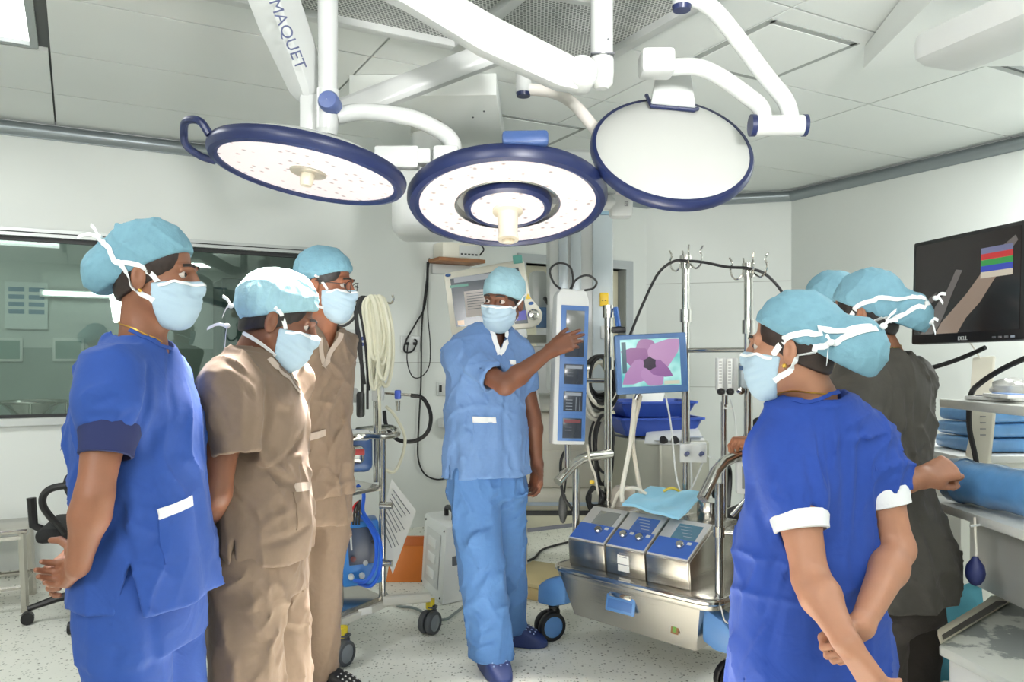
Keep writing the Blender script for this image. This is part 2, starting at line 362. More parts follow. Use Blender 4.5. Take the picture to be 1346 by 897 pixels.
m_led = led_mat('led_face', .8)
m_hand = mat('cream_handle', (240, 228, 206), .4)
m_tube = mat('white_tube', (208, 211, 209), .22)
m_dome = mat('white_dome', (192, 194, 190), .25)
def arm(pts, ws, hs, mb=None, upv=(0, 0, 1)):
    """tapered rounded box arm"""
    mb = mb or MB(); pts = [Vector(p) for p in pts]; k = len(mb.v); n = 16
    for i, p in enumerate(pts):
        d = (pts[min(i+1, len(pts)-1)]-pts[max(i-1, 0)]).normalized(); u = Vector(upv); u = (u-d*u.dot(d)).normalized(); s = d.cross(u)
        for j in range(n):
            a = 2*math.pi*(j+.5)/n; c_, s_ = math.cos(a), math.sin(a)
            q = (abs(c_)**4.5+abs(s_)**4.5)**(-1/4.5); mb.v.append(tuple(p+s*(c_*q*ws[i]/2)+u*(s_*q*hs[i]/2)))
    for i in range(len(pts)-1):
        for j in range(n): mb.f.append((k+i*n+j, k+i*n+(j+1) % n, k+(i+1)*n+(j+1) % n, k+(i+1)*n+j))
    mb.f.append(tuple(k+j for j in reversed(range(n)))); mb.f.append(tuple(k+(len(pts)-1)*n+j for j in range(n))); return mb
def disc_light(name, c, n, rad, power, parent, col=(1, .93, .86), spread=.9):
    o = area(name, c, Vector(c)+Vector(n), rad*2, rad*2, power, col, spread, 'DISK'); return o
def lamp_head(e, c, n, Rr, ring=False, lit=True):
    c, n = Vector(c), Vector(n).normalized(); M = frame(c, (1, 0, 0), -n)
    k = Rr/.33
    MB().lathe([(x*k, z*k) for x, z in [(.318, .0), (.318, .012), (.30, .03), (.25, .052), (.17, .066), (.08, .07), (.001, .07)]], M, 64).build('dome', m_dome, e, True)
    MB().lathe([(x*k, z*k) for x, z in [(.292, -.022), (.306, -.03), (.322, -.026), (.332, -.008), (.332, .008), (.324, .02), (.312, .022), (.300, .0), (.292, -.022)]], M, 72, False).build('rim', navy, e, True)
    if not ring:
        MB().lathe([(x*k, z*k) for x, z in [(.296, -.016), (.06, -.014), (.06, -.010), (.296, -.010)]], M, 64, False).build('light_face', m_led if lit else lgrey, e, True)
        h = MB().lathe([(x*k, z*k) for x, z in [(.0, -.010), (.062, -.010), (.062, -.018), (.058, -.022), (.001, -.022)]], M, 32, False).build('hub_plate', mat('hub_plate', (190, 180, 165), .4, .2), e, True)
        MB().lathe([(x*k, z*k) for x, z in [(.001, -.02), (.024, -.02), (.022, -.05), (.019, -.062), (.001, -.064)]], M, 24, False).build('sterile_handle', m_hand, e, True)
    else:
        MB().lathe([(x*k, z*k) for x, z in [(.296, -.016), (.176, -.022), (.176, -.012), (.296, -.008)]], M, 72, False).build('light_face', m_led, e, True)
        MB().lathe([(x*k, z*k) for x, z in [(.176, -.022), (.170, -.024), (.168, .01), (.10, .012)]], M, 64, False).build('gap_wall', mat('gap_chrome', (190, 188, 186), .18, .8), e, True)
        MB().lathe([(x*k, z*k) for x, z in [(.142, .01), (.148, -.012), (.144, -.032), (.130, -.040), (.120, -.034)]], M, 64, False).build('inner_rim', navy, e, True)
        MB().lathe([(x*k, z*k) for x, z in [(.001, -.033), (.124, -.035)]], M, 64, False).build('inner_light_face', m_led, e, True)
        MB().lathe([(x*k, z*k) for x, z in [(.001, -.034), (.05, -.036), (.05, -.046), (.034, -.052), (.031, -.125), (.035, -.135), (.034, -.145), (.022, -.146), (.018, -.13), (.001, -.13)]], M, 28, False).build('sterile_handle', m_hand, e, True)
        MB().box((.157*k, -.03*k, -.022), (.018, .05, .006), .003, M).build('sensor', greyp, e, True)
    return M
# ---- left lamp
cL = P(406, 221, 2.64); nL = (-.15, -.085, -.98)
e = thing('surgical_lamp', 'lit round surgical lamp with navy rim and side grip at the left', 'lamp', cL)
M = lamp_head(e, cL, nL, .322)
gp = [M @ Vector((math.cos(a)*.322+dx, math.sin(a)*.322+dy, z)) for a, dx, dy, z in [(3.75, .0, 0, .005), (3.66, -.02, -.03, .04), (3.5, -.06, -.03, .05), (3.35, -.085, .0, .04), (3.2, -.085, .0, .01), (3.1, -.045, 0, -.01), (3.05, .0, .0, -.015)]]
MB().tube(spline(gp, 6), .0125, 10).build('grip', navy, e, True)
jt = P(421, 150, 2.68)
MB().cyl(P(431, -25, 2.64), P(431, 120, 2.62), .034, .031, 24).build('drop_tube', m_tube, e, True)
MB().lathe([(.001, -.012), (.028, -.010), (.034, .0), (.034, .05), (.001, .05)], frame(P(431, 132, 2.575), (1, 0, 0), (.05, 1, -.1)), 28, False).build('pivot_cap', mat('pivot_blue', (92, 108, 158), .3), e, True)
jb = MB(); jb.cyl(P(431, 118, 2.62), P(430, 170, 2.63), .036, .036, 24); jb.box(P(411, 155, 2.70), (.07, .09, .14), .012); jb.lathe([(.036, .0), (.03, -.02), (.001, -.024)], Matrix.Translation(P(430, 170, 2.63)), 24, False); jb.build('joint', white_metal, e, True)
arm([P(335, -70, 2.5), P(372, 30, 2.62), P(405, 112, 2.70), P(414, 130, 2.71)], [.13, .125, .105, .085], [.16, .15, .12, .09]).build('spring_arm', white_metal, e, True)
va = (P(405, 112, 2.70)-P(372, 30, 2.62)).normalized()
text_part('lettering', 'MAQUET', .052, frame(P(378, 46, 2.51), va, Vector((.35, -1, .1))-va*Vector((.35, -1, .1)).dot(va)), mat('letter_navy', (60, 70, 110), .5), e)
MB().tube(spline([P(443, 152, 2.64), P(480, 147, 2.66), P(540, 155, 2.70), P(578, 172, 2.73), P(594, 186, 2.74), P(596, 200, 2.74)], 6), .028, 16).build('yoke_tube', m_tube, e, True)
yb = MB(); yb.box(P(587, 207, 2.74), (.09, .08, .07), .014); yb.box(P(558, 207, 2.74), (.05, .06, .055), .01); yb.box(P(522, 208, 2.74), (.15, .055, .075), .008); yb.build('yoke_block', white_metal, e, True)
text_part('marking', 'IIII  !', .022, frame(P(592, 214, 2.695), (1, 0, 0), (0, -1, 0)), greyp, e)
disc_light('left_lamp_light', cL+Vector(nL)*.075, Vector((-.04, -.30, -.95)), .24, 42, e)
# ---- middle lamp
cM = P(667, 263, 2.9); nM = (.02, -.27, -.96)
e = thing('surgical_lamp', 'lit ring shaped surgical lamp with cream centre handle, above the man in light blue', 'lamp', cM)
M = lamp_head(e, cM, nM, .36, ring=True)
MB().box((.06, -.352, .035), (.15, .045, .045), .012, M).build('grip', mat('grip_blue', (62, 88, 140), .35), e, True)
for a in (.85, 2.35): MB().tube([M @ Vector((math.cos(a+d)*.37, math.sin(a+d)*.37, -.005)) for d in (-.16, -.08, 0, .08, .16)], .012, 8).build('side_grip', rubber, e, True)
MB().cyl(P(688, 80, 3.1), P(688, 122, 3.1), .031, .031).build('hub', white_metal, e, True)
MB().cyl(P(688, 121, 3.1), P(688, 127, 3.1), .029, .026).build('hub_cap', navy, e, True)
arm([P(440, 150, 3.0), P(540, 112, 3.03), P(660, 66, 3.06), P(690, 55, 3.08)], [.07]*4, [.085, .09, .09, .09]).build('extension_arm', white_metal, e, True)
MB().tube(spline([P(694, 117, 3.1), P(725, 121, 3.09), P(752, 135, 3.08), P(782, 170, 3.06), P(805, 205, 3.04), P(816, 235, 3.03), P(817, 262, 3.03)], 6), .023, 16).build('yoke_tube', mat('lamplit_tube', (240, 234, 226), .25), e, True)  # pinkish lamplight on the tube is put into its base colour
yb = MB(); yb.box(P(816, 272, 3.03), (.085, .07, .085), .014); yb.cyl(P(812, 268, 3.03), P(770, 262, 2.98), .03, .024, 16); yb.build('yoke_block', white_metal, e, True)
text_part('marking', 'II!I', .02, frame(P(823, 268, 2.992), (0, 0, -1), (0, -1, 0)), greyp, e)
disc_light('middle_lamp_light', cM+Vector(nM).normalized()*.16, nM, .27, 60, e)
# ---- big spring arm in front, with its column
e = thing('lamp_support_arm', 'thick white lamp support arm crossing in front of the perforated ceiling', 'arm', P(790, -20, 2.6))
arm([P(470, -45, 2.45), P(540, -12, 2.48), P(640, 48, 2.52), P(740, 96, 2.56), P(760, 101, 2.57)], [.08, .08, .085, .085, .07], [.115, .115, .12, .11, .10]).build('spring_arm', white_metal, e, True)
MB().lathe([(.001, -.045), (.045, -.045), (.052, -.035), (.052, .035), (.045, .045), (.001, .045)], frame(P(763, 99, 2.57), (1, 0, 0), (.1, -1, .15)), 28, False).build('knuckle', white_metal, e, True)
cb = MB(); cb.cyl(P(791, -60, 2.62), P(791, 76, 2.62), .037, .037, 24); cb.lathe([(.038, .0), (.04, -.01), (.04, -.05), (.036, -.085), (.02, -.1), (.001, -.1)], Matrix.Translation(P(791, 77, 2.62)), 24, False); cb.build('column', m_tube, e, True)
MB().box(P(791, 75, 2.622), (.077, .077, .006), .002).build('collar', greyp, e, True)
for y in (52, 70): MB().ball(P(799, y, 2.59), .006, sub=1).build('screw', greyp, e, True)
arm([P(620, -30, 2.95), P(800, -2, 2.66)], [.07, .07], [.06, .06]).build('top_arm', white_metal, e, True)
# ---- right lamp, seen from behind
cR = P(883, 198, 2.8); mR = Vector((.04, -.80, .60)).normalized()
e = thing('surgical_lamp', 'surgical lamp turned away at the right, showing its white domed back', 'lamp', cR)
M = frame(cR, (1, 0, -.12), mR); k = .285/.33
MB().lathe([(x*k, z*k) for x, z in [(.312, .005), (.31, .018), (.29, .032), (.24, .05), (.17, .064), (.08, .071), (.001, .072)]], M, 72, False).build('dome', m_dome, e, True)
MB().lathe([(x*k, z*k) for x, z in [(.30, -.04), (.322, -.036), (.332, -.012), (.332, .006), (.325, .017), (.312, .02), (.305, .012)]], M, 72, False).build('rim', navy, e, True)
MB().lathe([(x*k, z*k) for x, z in [(.30, -.038), (.001, -.034)]], M, 48, False).build('light_face', lgrey, e, True)
nb = M.inverted() @ P(874, 118, 2.72)
MB().prism([M @ Vector(p) for p in [(-.085, .165, .03), (.075, .165, .03), (.052, .30, .075), (-.07, .30, .075)]], mR*.05, .008).build('neck', white_metal, e, True)
MB().tube([M @ Vector(p) for p in [(-.095, .245, .045), (-.082, .158, .062), (.072, .158, .062), (.085, .178, .055)]], .008, 8).build('neck_trim', navy, e, True)
MB().box(P(863, 84, 2.7), (.115, .1, .085), .016, None).build('pivot_block', white_metal, e, True)
MB().tube(spline([P(880, 88, 2.7), P(915, 88, 2.7), P(945, 100, 2.69), P(985, 128, 2.67), P(1000, 142, 2.66), P(1004, 158, 2.66)], 6), .0285, 18).build('lower_tube', m_tube, e, True)
MB().cyl(P(992, 165, 2.66), P(1056, 165, 2.66), .034, .034, 24).build('elbow', m_tube, e, True)
for a, b in ((986, 993), (1055, 1060)): MB().cyl(P(a, 165, 2.66), P(b, 165, 2.66), .036, .036, 24).build('elbow_cap', navy, e, True)
MB().tube(spline([P(905, -4, 2.6), P(928, 5, 2.6), P(955, 32, 2.61), P(1005, 98, 2.64), P(1032, 132, 2.65), P(1040, 158, 2.66)], 6), .0285, 18).build('upper_tube', m_tube, e, True)
MB().cyl(P(896, -45, 2.6), P(896, 9, 2.6), .031, .031).build('hub', white_metal, e, True)
MB().cyl(P(896, 8, 2.6), P(896, 14, 2.6), .032, .028).build('hub_cap', navy, e, True)
# ---- suspension above the view that carries the lamp arms
e = thing('lamp_suspension', 'white ceiling suspension carrying the lamp arms, above the top edge', 'mount', (.05, 1.7, CEIL))
MB().lathe([(.001, CEIL+.0), (.16, CEIL+.0), (.16, CEIL-.05), (.06, CEIL-.06), (.05, CEIL-.15), (.001, CEIL-.15)], Matrix.Translation((.05, 1.7, 0)), 28, False).build('ceiling_flange', white_metal, e, True)
for a in (P(335, -70, 2.5), P(431, -25, 2.64), P(470, -45, 2.45), P(896, -45, 2.6)):
    b = Vector((.05, 1.7, CEIL-.09)); arm([b, Vector((a.x*.9+b.x*.1, a.y*.9+b.y*.1-.05, max(a.z, CEIL-.13))), a], [.06, .06, .06], [.05, .05, .06]).build('branch', white_metal, e, True)
# ---- equipment pendant hung from the ceiling: cover, bearing, boom, column
e = thing('equipment_pendant', 'white ceiling pendant with boom and tall service column behind the middle lamp', 'pendant', P(560, 150, 4.2))
MB().box((-.41, 4.2, 2.617), (.70, .85, .106), .006, rz=-.03).build('ceiling_cover', m_ceil, e, True)
for x, y in ((-.62, 4.1), (-.2, 4.1), (-.14, 4.0)): MB().ball((x, y, 2.563), .006, sub=1).build('screw', greyp, e, True)
pc = P(561, 150, 4.2)
MB().cyl((pc.x, pc.y, 2.50), (pc.x, pc.y, 2.568), .085, .085, 32).build('bearing_ring', chrome, e, True)
MB().cyl((pc.x, pc.y, 2.38), (pc.x, pc.y, 2.51), .078, .078, 32).build('bearing', m_tube, e, True)
MB().box((pc.x, pc.y, 2.17), (.34, .30, .44), .06, seg=4).build('bearing_head', white_metal, e, True)
arm([Vector((pc.x, pc.y, 2.37)), P(680, 212, 4.35), P(778, 214, 4.5)], [.16, .15, .14], [.10, .12, .13]).build('boom', white_metal, e, True)
bq = P(771, 228, 4.5); MB().cyl((bq.x, bq.y, 2.31), (bq.x, bq.y, 2.12), .075, .06).build('column_bearing', white_metal, e, True)
text_part('marking', 'alpha', .05, frame(P(766, 207, 4.42), (1, 0, 0), (0, -1, 0)), mat('pale_letter', (190, 205, 210), .5), e)
cx = P(762, 400, 4.5).x
MB().box((cx, 4.55, 1.62), (.36, .28, .98), .025).build('service_column', lgrey, e, True)
MB().box((cx+.117, 4.40, 1.63), (.11, .03, .97), .01).build('grey_channel', mat('channel_grey', (188, 198, 202), .4), e, True)
MB().box((cx-.10, 4.405, 1.63), (.05, .02, .97), .004).build('side_rail', mat('rail_grey', (178, 186, 190), .35, .4), e, True)
MB().box((cx-.03, 4.403, 1.63), (.06, .015, .97), .004).build('side_rail', mat('rail_grey'), e, True)
MB().box((cx+.117, 4.42, 2.125), (.13, .07, .02), .008).build('column_cap', mat('cap_blue', (150, 185, 205), .4), e, True)
y_ = MB(); y_.box(P(794, 394, 4.375), (.046, .03, .075), .006); y_.build('yellow_socket', mat('socket_yellow', (238, 196, 40), .4), e, True)
for dx in (-.008, .008): MB().cyl(P(794, 394, 4.36)+Vector((dx, 0, -.005)), P(794, 394, 4.35)+Vector((dx, .005, -.005)), .003, n=8).build('socket_hole', black, e, True)
MB().box(P(794, 437, 4.375), (.036, .02, .07), .004).build('white_socket', white_metal, e, True)
# ---- ceiling cover and boom of a second pendant, top right
e = thing('ceiling_boom', 'white ceiling cover with pale boom arm in the top right corner', 'boom', (1.95, 2.85, CEIL))
MB().prism([(1.52, 3.44, 2.668), (2.42, 3.40, 2.668), (2.42, 2.3, 2.668), (1.40, 2.3, 2.668)], (0.03, 0, -.001)).add([(1.52, 3.44, 2.668), (2.42, 3.40, 2.668), (2.42, 2.3, 2.668), (1.36, 2.3, 2.668), (1.50, 3.41, 2.56), (2.40, 3.37, 2.56), (2.40, 2.3, 2.56), (1.42, 2.3, 2.56)], [(3, 2, 1, 0), (4, 5, 6, 7), (0, 1, 5, 4), (1, 2, 6, 5), (2, 3, 7, 6), (3, 0, 4, 7)]).build('ceiling_cover', m_ceil, e, True)
for x, y in ((1247, 2), (1206, 58)): MB().ball(P(x, y, 3.0)-Vector((0, 0, .015)), .008, sub=1).build('screw', greyp, e, True)
ba, bb = P(1238, 70, 2.78), P(1480, -30, 2.2)
MB().cyl(Vector((1.93, 2.72, 2.44)), Vector((1.93, 2.72, 2.57)), .11, .11, 32).build('bearing', m_tube, e, True)
arm([ba, ba.lerp(bb, .05), bb], [.24, .26, .28], [.11, .125, .13]).build('boom', lgrey, e, True)
# ================= equipment =================
def screen_mat(name, rgb, k=.6): return mat(name, tuple(int(x*.4) for x in rgb), .2, emit=(rgb, k))
scr_dark = screen_mat('screen_dark', (70, 78, 88), .5); scr_blue = screen_mat('screen_blue', (70, 104, 168), .6); scr_grey = screen_mat('screen_grey', (140, 146, 140), .5)
scr_teal = screen_mat('screen_teal', (92, 132, 150), .6); scr_line = screen_mat('screen_line', (165, 175, 185), .6); scr_black = screen_mat('screen_black', (30, 30, 34), .35)
m_paper = mat('paper', (238, 238, 234), .7, noise=(8, .03)); m_ink = mat('ink', (120, 122, 126), .7)
blue_panel = mat('panel_blue', (58, 98, 178), .35)
def caster(e, c, r, m_tyre, m_hub, ang=0, w=.03, fork=None):
    """wheel on the floor at local (x, y) under parent e, built in local space"""
    c = Vector((c[0], c[1], r)); a = Vector((math.cos(ang), math.sin(ang), 0)); fk = fork or black
    M = frame(c, (0, 0, 1), a); g = .006
    for s in (-1, 1):
        o = MB().lathe([(r*.72, -w/2), (r*.95, -w/2), (r, -w/3), (r, w/3), (r*.95, w/2), (r*.72, w/2)], M @ Matrix.Translation((0, 0, s*(w/2+g))), 28, False).build('tyre', m_tyre, e)
        MB().lathe([(.001, -w*.45), (r*.3, -w*.5), (r*.74, -w*.4), (r*.74, w*.4), (r*.3, w*.5), (.001, w*.45)], M @ Matrix.Translation((0, 0, s*(w/2+g))), 24, False).build('hub', m_hub, o)
    b = Vector((-a.y, a.x, 0)); f = MB(); f.box(c+Vector((0, 0, r*.75))+b*.02, (w*1.1, r*.9, r*.8), .012, rz=ang)
    f.cyl(c+Vector((0, 0, r))+b*.02, c+Vector((0, 0, r*1.45))+b*.02, .016); f.cyl(c+Vector((0, 0, r*1.2))+b*.02, c+Vector((0, 0, r*1.32))+b*.02, .026); f.build('fork', fk, e)
# ---------------- perfusion cart ----------------
CA = -.768; FL = Vector((.2155, 3.65, 0))
e = cart = thing('perfusion_cart', 'stainless steel perfusion pump trolley with blue legs, drawer and three pump consoles', 'trolley', FL, CA); MC = TM[e.name]
def deckpoly(x0, x1, y0, y1, r, z):
    out = []
    for cx_, cy_, a0 in ((x1-r, y1-r, 0), (x0+r, y1-r, 90), (x0+r, y0+r, 180), (x1-r, y0+r, 270)):
        for k in range(6): a = math.radians(a0+k*18); out.append((cx_+r*math.cos(a), cy_+r*math.sin(a), z))
    return out
MB().prism(deckpoly(-.02, .81, -.03, .66, .07, .335), (0, 0, .05), .012).build('deck', steel, e)
MB().tube([Vector(p) for p in deckpoly(-.022, .812, -.032, .662, .07, .372)], .012, 8, closed=True).build('deck_rim', chrome, e)
dw = MB(); fz = [(0.02, -.012, .335), (.735, -.012, .335), (.70, .02, .155), (.075, .02, .165)]; bz = [(.02, .6, .335), (.735, .6, .335), (.70, .56, .155), (.075, .56, .165)]
dw.add(fz+bz, [(3, 2, 1, 0), (4, 5, 6, 7), (0, 1, 5, 4), (1, 2, 6, 5), (2, 3, 7, 6), (3, 0, 4, 7)])
d_o = dw.build('drawer', steel, e)
hm = frame((.35, .0, .29), (1, 0, 0), (0, -1, .19))
MB().box((0, -.012, .004), (.15, .085, .012), .008, hm).build('handle_recess', bluep, d_o); MB().box((0, .018, .012), (.115, .022, .012), .006, hm).build('handle_bar', chrome, d_o); MB().box((0, -.022, .0105), (.125, .04, .003), .001, hm).build('handle_pocket', mat('recess_blue', (60, 96, 150), .5), d_o)
sm = frame((.61, .01, .235), (1, 0, 0), (0, -1, .19)); st = MB().box((0, 0, .002), (.035, .06, .002), 0, sm).build('sticker', mat('sticker_brown', (120, 84, 50), .6), d_o); MB().box((0, 0, .0032), (.016, .045, .001), 0, sm).build('sticker_mark', mat('sticker_green', (90, 140, 60), .6), st)
mods = [(.035, scr_grey, 1), (.247, scr_blue, 2), (.459, scr_teal, 1)]
for i, (x0, sc, kn) in enumerate(mods):
    x1 = x0+.205; pr = [(.03, .385), (.018, .50), (.215, .625), (.42, .62), (.45, .385)]
    o = MB().prism([(x0, y, z) for y, z in pr], (x1-x0, 0, 0), .006).build('pump_console', steel, e)
    sl = Vector((0, .197, .125)).normalized(); nrm = Vector((0, -sl.z, sl.y)); fm = frame((x0+.1025, .018, .50), (1, 0, 0), nrm)   # y up the slope
    MB().box((0, .117, .003), (.198, .222, .006), .002, fm).build('face_plate', mat('face_silver', (200, 200, 198), .4, .2), o)
    MB().box((0, .062, .0066), (.19, .10, .003), 0, fm).build('blue_band', blue_panel, o)
    MB().box((.018, .158, .0072), (.115, .088, .003), .001, fm).build('display', sc, o)
    if i != 0:
        for k in range(4): MB().box((.0+.012*k, .185-.018*k, .009), (.06-.006*k, .003, .0006), 0, fm).build('readout', scr_line, o)
    for k in range(kn):
        xx = (.03 if kn == 1 else -.045+.085*k)
        MB().lathe([(.018, 0), (.018, .012), (.015, .018), (.001, .018)], fm @ Matrix.Translation((xx, .075, .008)), 20, False).build('knob', chrome, o)
        MB().box((xx+.032, .095, .0085), (.02, .014, .002), 0, fm).build('button', white_metal, o)
    if i == 1:
        for z, h in ((.465, .055), (.42, .03)): MB().box((x0+.095, .0245-(z-.44)*.1, z), (.06, .003, h), 0).build('sticker', m_paper, o)
        for k in range(4): MB().box((x0+.095, .0215-(.022-.008*k)*.1, .484-.008*k), (.04, .001, .003), 0).build('print', m_ink, o)
MB().prism([(.664, y, z) for y, z in [(.03, .385), (.02, .50), (.2, .60), (.45, .60), (.45, .385)]], (.006, 0, 0), .001).build('side_plate', steel, e)
# legs and casters
for (x, y, sgn) in ((-.10, .05, -1), (.83, .07, 1), (-.10, .56, -1), (.83, .56, 1)):
    bx = .03 if sgn < 0 else .72
    MB().prism([(bx, y+.06, .335), (x-sgn*.02, y+.055, .30), (x+sgn*.035, y+.05, .26), (x+sgn*.035, y+.045, .175), (x-sgn*.05, y+.05, .175), (bx, y+.055, .20)], (0, -.10, 0), .014).build('blue_leg', bluep, e)
    caster(e, (x, y), .068, black, bluep, -.35, .03)
# posts, handles, masts
def post(a, b, r=.016, name='post', m=None): return MB().cyl(a, b, r, r, 16).build(name, m or chrome, e)
post((.0, .12, .385), (.0, .12, .85), .017); post((.785, .05, .385), (.785, .05, .83), .017)
for z in (.62,): MB().cyl((.785, .05, z), (.785, .05, z+.04), .024).build('clamp', chrome, e); MB().cyl((.785, .05, z+.02), (.93, .12, z+.02), .012).build('side_bar', chrome, e)
hl = [MC.inverted() @ P(*a) for a in ((733, 634, 3.62), (763, 604, 3.72), (802, 597, 3.86))]; MB().tube(spline(hl, 3), .023, 14).build('handle', chrome, e)
hr = [MC.inverted() @ P(*a) for a in ((923, 656, 3.06), (952, 607, 3.16), (1004, 594, 3.33))]; HR = [P(923, 656, 3.06), P(952, 607, 3.16), P(1004, 594, 3.33)]; MB().tube(spline(hr, 3), .022, 14).build('handle', chrome, e)
def mast(x, y, ztop, name='mast', r=.019):
    o = MB().cyl((x, y, .385), (x, y, ztop), r, r, 18).build(name, chrome, e)
    for z in (ztop-.02, ztop-.27): MB().cyl((x, y, z-.03), (x, y, z+.03), r*1.45, r*1.45, 18).build('collar', chrome, o)
    return o
mast(.025, .335, 1.57); m1 = mast(.385, .452, 1.79); m2 = mast(.69, .47, 1.73)
for mo, x, y, z in ((m1, .385, .452, 1.765), (m2, .69, .47, 1.705)):
    for s in (-1, 1):
        for v in (-1, 1):
            d = Vector((s*.7, v*.35-s*.5, 0)).normalized(); pts = [Vector((x, y, z))+d*a+Vector((0, 0, b)) for a, b in ((.02, 0), (.06, -.03), (.09, -.015), (.10, .02), (.09, .045), (.105, .07))]
            MB().tube(spline(pts, 4), .0045, 8).build('hook', chrome, mo)
MB().cyl((.385, .452, 1.36), (.69, .47, 1.36), .011).build('cross_bar', chrome, e); MB().cyl((.025, .335, 1.215), (-.12, .30, 1.215), .012).build('cross_bar', chrome, e)
gp = MB().cyl((.60, .42, .385), (.60, .42, 1.13), .014).build('mast', chrome, e)
# soft tubing on the cart
for pts, r, mm in (([(835, 520, 3.72), (829, 580, 3.7), (818, 640, 3.68), (818, 660, 3.66)], .011, cream), ([(842, 520, 3.72), (832, 575, 3.72), (838, 625, 3.7), (845, 660, 3.66)], .010, mat('clear_hose', (214, 206, 190), .3)),
                   ([(875, 520, 3.66), (882, 560, 3.66), (888, 620, 3.6), (895, 650, 3.6)], .004, white_metal), ([(908, 608, 3.68), (909, 635, 3.65), (908, 655, 3.6)], .004, white_metal), ([(925, 605, 3.66), (910, 640, 3.6), (898, 655, 3.6)], .004, white_metal),
                   ([(960, 525, 3.6), (965, 545, 3.6), (968, 570, 3.58), (972, 600, 3.55)], .003, white_metal), ([(930, 600, 3.66), (945, 608, 3.62), (942, 630, 3.6)], .003, white_metal), ([(805, 668, 3.75), (815, 646, 3.7), (835, 642, 3.68), (850, 650, 3.66)], .008, cream), ([(872, 646, 3.6), (884, 642, 3.6), (900, 650, 3.6)], .006, mat('tube_yellow', (214, 190, 70), .5)),
                   ([(943, 782, 3.12), (948, 800, 3.1), (952, 815, 3.1), (957, 820, 3.1)], .003, white_metal)):
    MB().tube(spline([P(*p) for p in pts], 6), r, 8).build('tubing', mm, e, True)
MB().lathe([(.05, .62), (.055, .63), (.055, .70), (.05, .705), (.001, .705)], Matrix.Translation((.58, .33, 0)), 28, False).build('reservoir_lid', chrome, e)
MB().lathe([(.06, .625), (.062, .64), (.055, .70), (.04, .715), (.001, .72)], Matrix.Translation((.12, .33, 0)), 24, False).build('reservoir', mat('clear_plastic', (232, 222, 210), .12, trans=.5), e)
# valve block on the front mast
vb = MB().box(MC.inverted() @ P(911, 596, 3.66), (.12, .02, .085), .004, rz=.6).build('valve_block', white_metal, e); TM[vb.name] = MC
for x in (902, 921): MB().lathe([(.010, 0), (.010, .03), (.001, .03)], MC.inverted() @ frame(P(x, 598, 3.645), (1, 0, 0), (0, -.6, .2)), 12, False).build('valve', mat('valve_blue', (50, 60, 100), .3), vb)
# ---------------- pump control column with five displays ----------------
pm = frame(P(752, 482, 3.60), (1, .22, -.02), (.21, -.97, .03)); pm = pm @ Matrix.Rotation(math.radians(-1.2), 4, 'Z')
e = thing('display_column', 'tall narrow white and blue panel with five small displays in a column', 'display', mtx=pm)
hs = MB().prism([(-.082, -.352, -.07), (.07, -.352, -.07), (.07, .30, -.07), (.055, .345, -.07), (-.06, .352, -.07), (-.082, .32, -.07)], (0, 0, .075), .008); hs.build('housing', lgrey, e)
bz = mat('bezel_blue', (70, 106, 160), .4); MB().box((.004, -.03, .006), (.128, .61, .004), .001).build('bezel', bz, e)
for i, (y, h, m_) in enumerate(((.205, .095, scr_grey), (.088, .09, scr_dark), (-.035, .09, scr_dark), (-.157, .09, scr_dark), (-.278, .09, scr_dark))):
    o = MB().box((.006, y, .009), (.088 if i else .086, h, .004), .001).build('display', m_, e)
    if i:
        MB().box((.006, y+.032, .0115), (.076, .014, .001), 0).build('readout', scr_line if i < 4 else screen_mat('screen_red', (150, 90, 95), .5), o)
        for r_ in range(2 if i != 3 else 4): MB().box((-.012, y+.006-r_*.014, .0115), (.03, .0025, .001), 0).build('readout', scr_line, o)
        if i == 3:
            for q_ in (0, 1): MB().box((.02+.018*q_, y-.01, .0115), (.002, .06, .001), 0).build('readout', scr_line, o)
    if i < 4: MB().box((.004, y-.061, .0085), (.128, .0015, .001), 0).build('seam', mat('seam_blue', (60, 96, 150), .5), e)
MB().cyl((.10, .0, -.05), (.02, .0, -.07), .012).build('bracket', chrome, e); MB().cyl((.0, -.35, -.04), (.005, -.46, -.04), .014).build('bracket', chrome, e)
cb = [P(*a) for a in ((742, 384, 3.62), (728, 372, 3.62), (723, 355, 3.62), (735, 346, 3.62), (750, 352, 3.62), (753, 372, 3.62), (748, 383, 3.62))]; MB().tube(spline(cb, 6), .005, 8).build('top_cable', rubber, e, True)
cb = [P(*a) for a in ((750, 383, 3.62), (757, 368, 3.6), (772, 362, 3.6), (784, 370, 3.62), (780, 379, 3.64), (768, 382, 3.66))]; MB().tube(spline(cb, 6), .005, 8).build('top_cable', rubber, e, True)
# ---------------- flower monitor ----------------
fm = frame(P(857, 478, 3.58), (1, .02, .045), (.05, -1, .03))
e = thing('touch_monitor', 'blue framed touch monitor showing a purple orchid on teal', 'monitor', mtx=fm)
MB().box((0, 0, -.02), (.325, .268, .04), .008).build('frame', mat('monitor_blue', (66, 100, 146), .4), e)
m = bpy.data.materials.new('screen_orchid_background'); m.use_nodes = True; nt = m.node_tree; b = nt.nodes['Principled BSDF']
tc = nt.nodes.new('ShaderNodeTexCoord'); n = nt.nodes.new('ShaderNodeTexNoise'); n.inputs['Scale'].default_value = 9; n.inputs['Detail'].default_value = 2; nt.links.new(tc.outputs['Object'], n.inputs['Vector'])
r = nt.nodes.new('ShaderNodeValToRGB'); r.color_ramp.elements[0].position = .36; r.color_ramp.elements[1].position = .62; r.color_ramp.elements[0].color = lin((32, 150, 150))+(1,); r.color_ramp.elements[1].color = lin((200, 232, 226))+(1,)
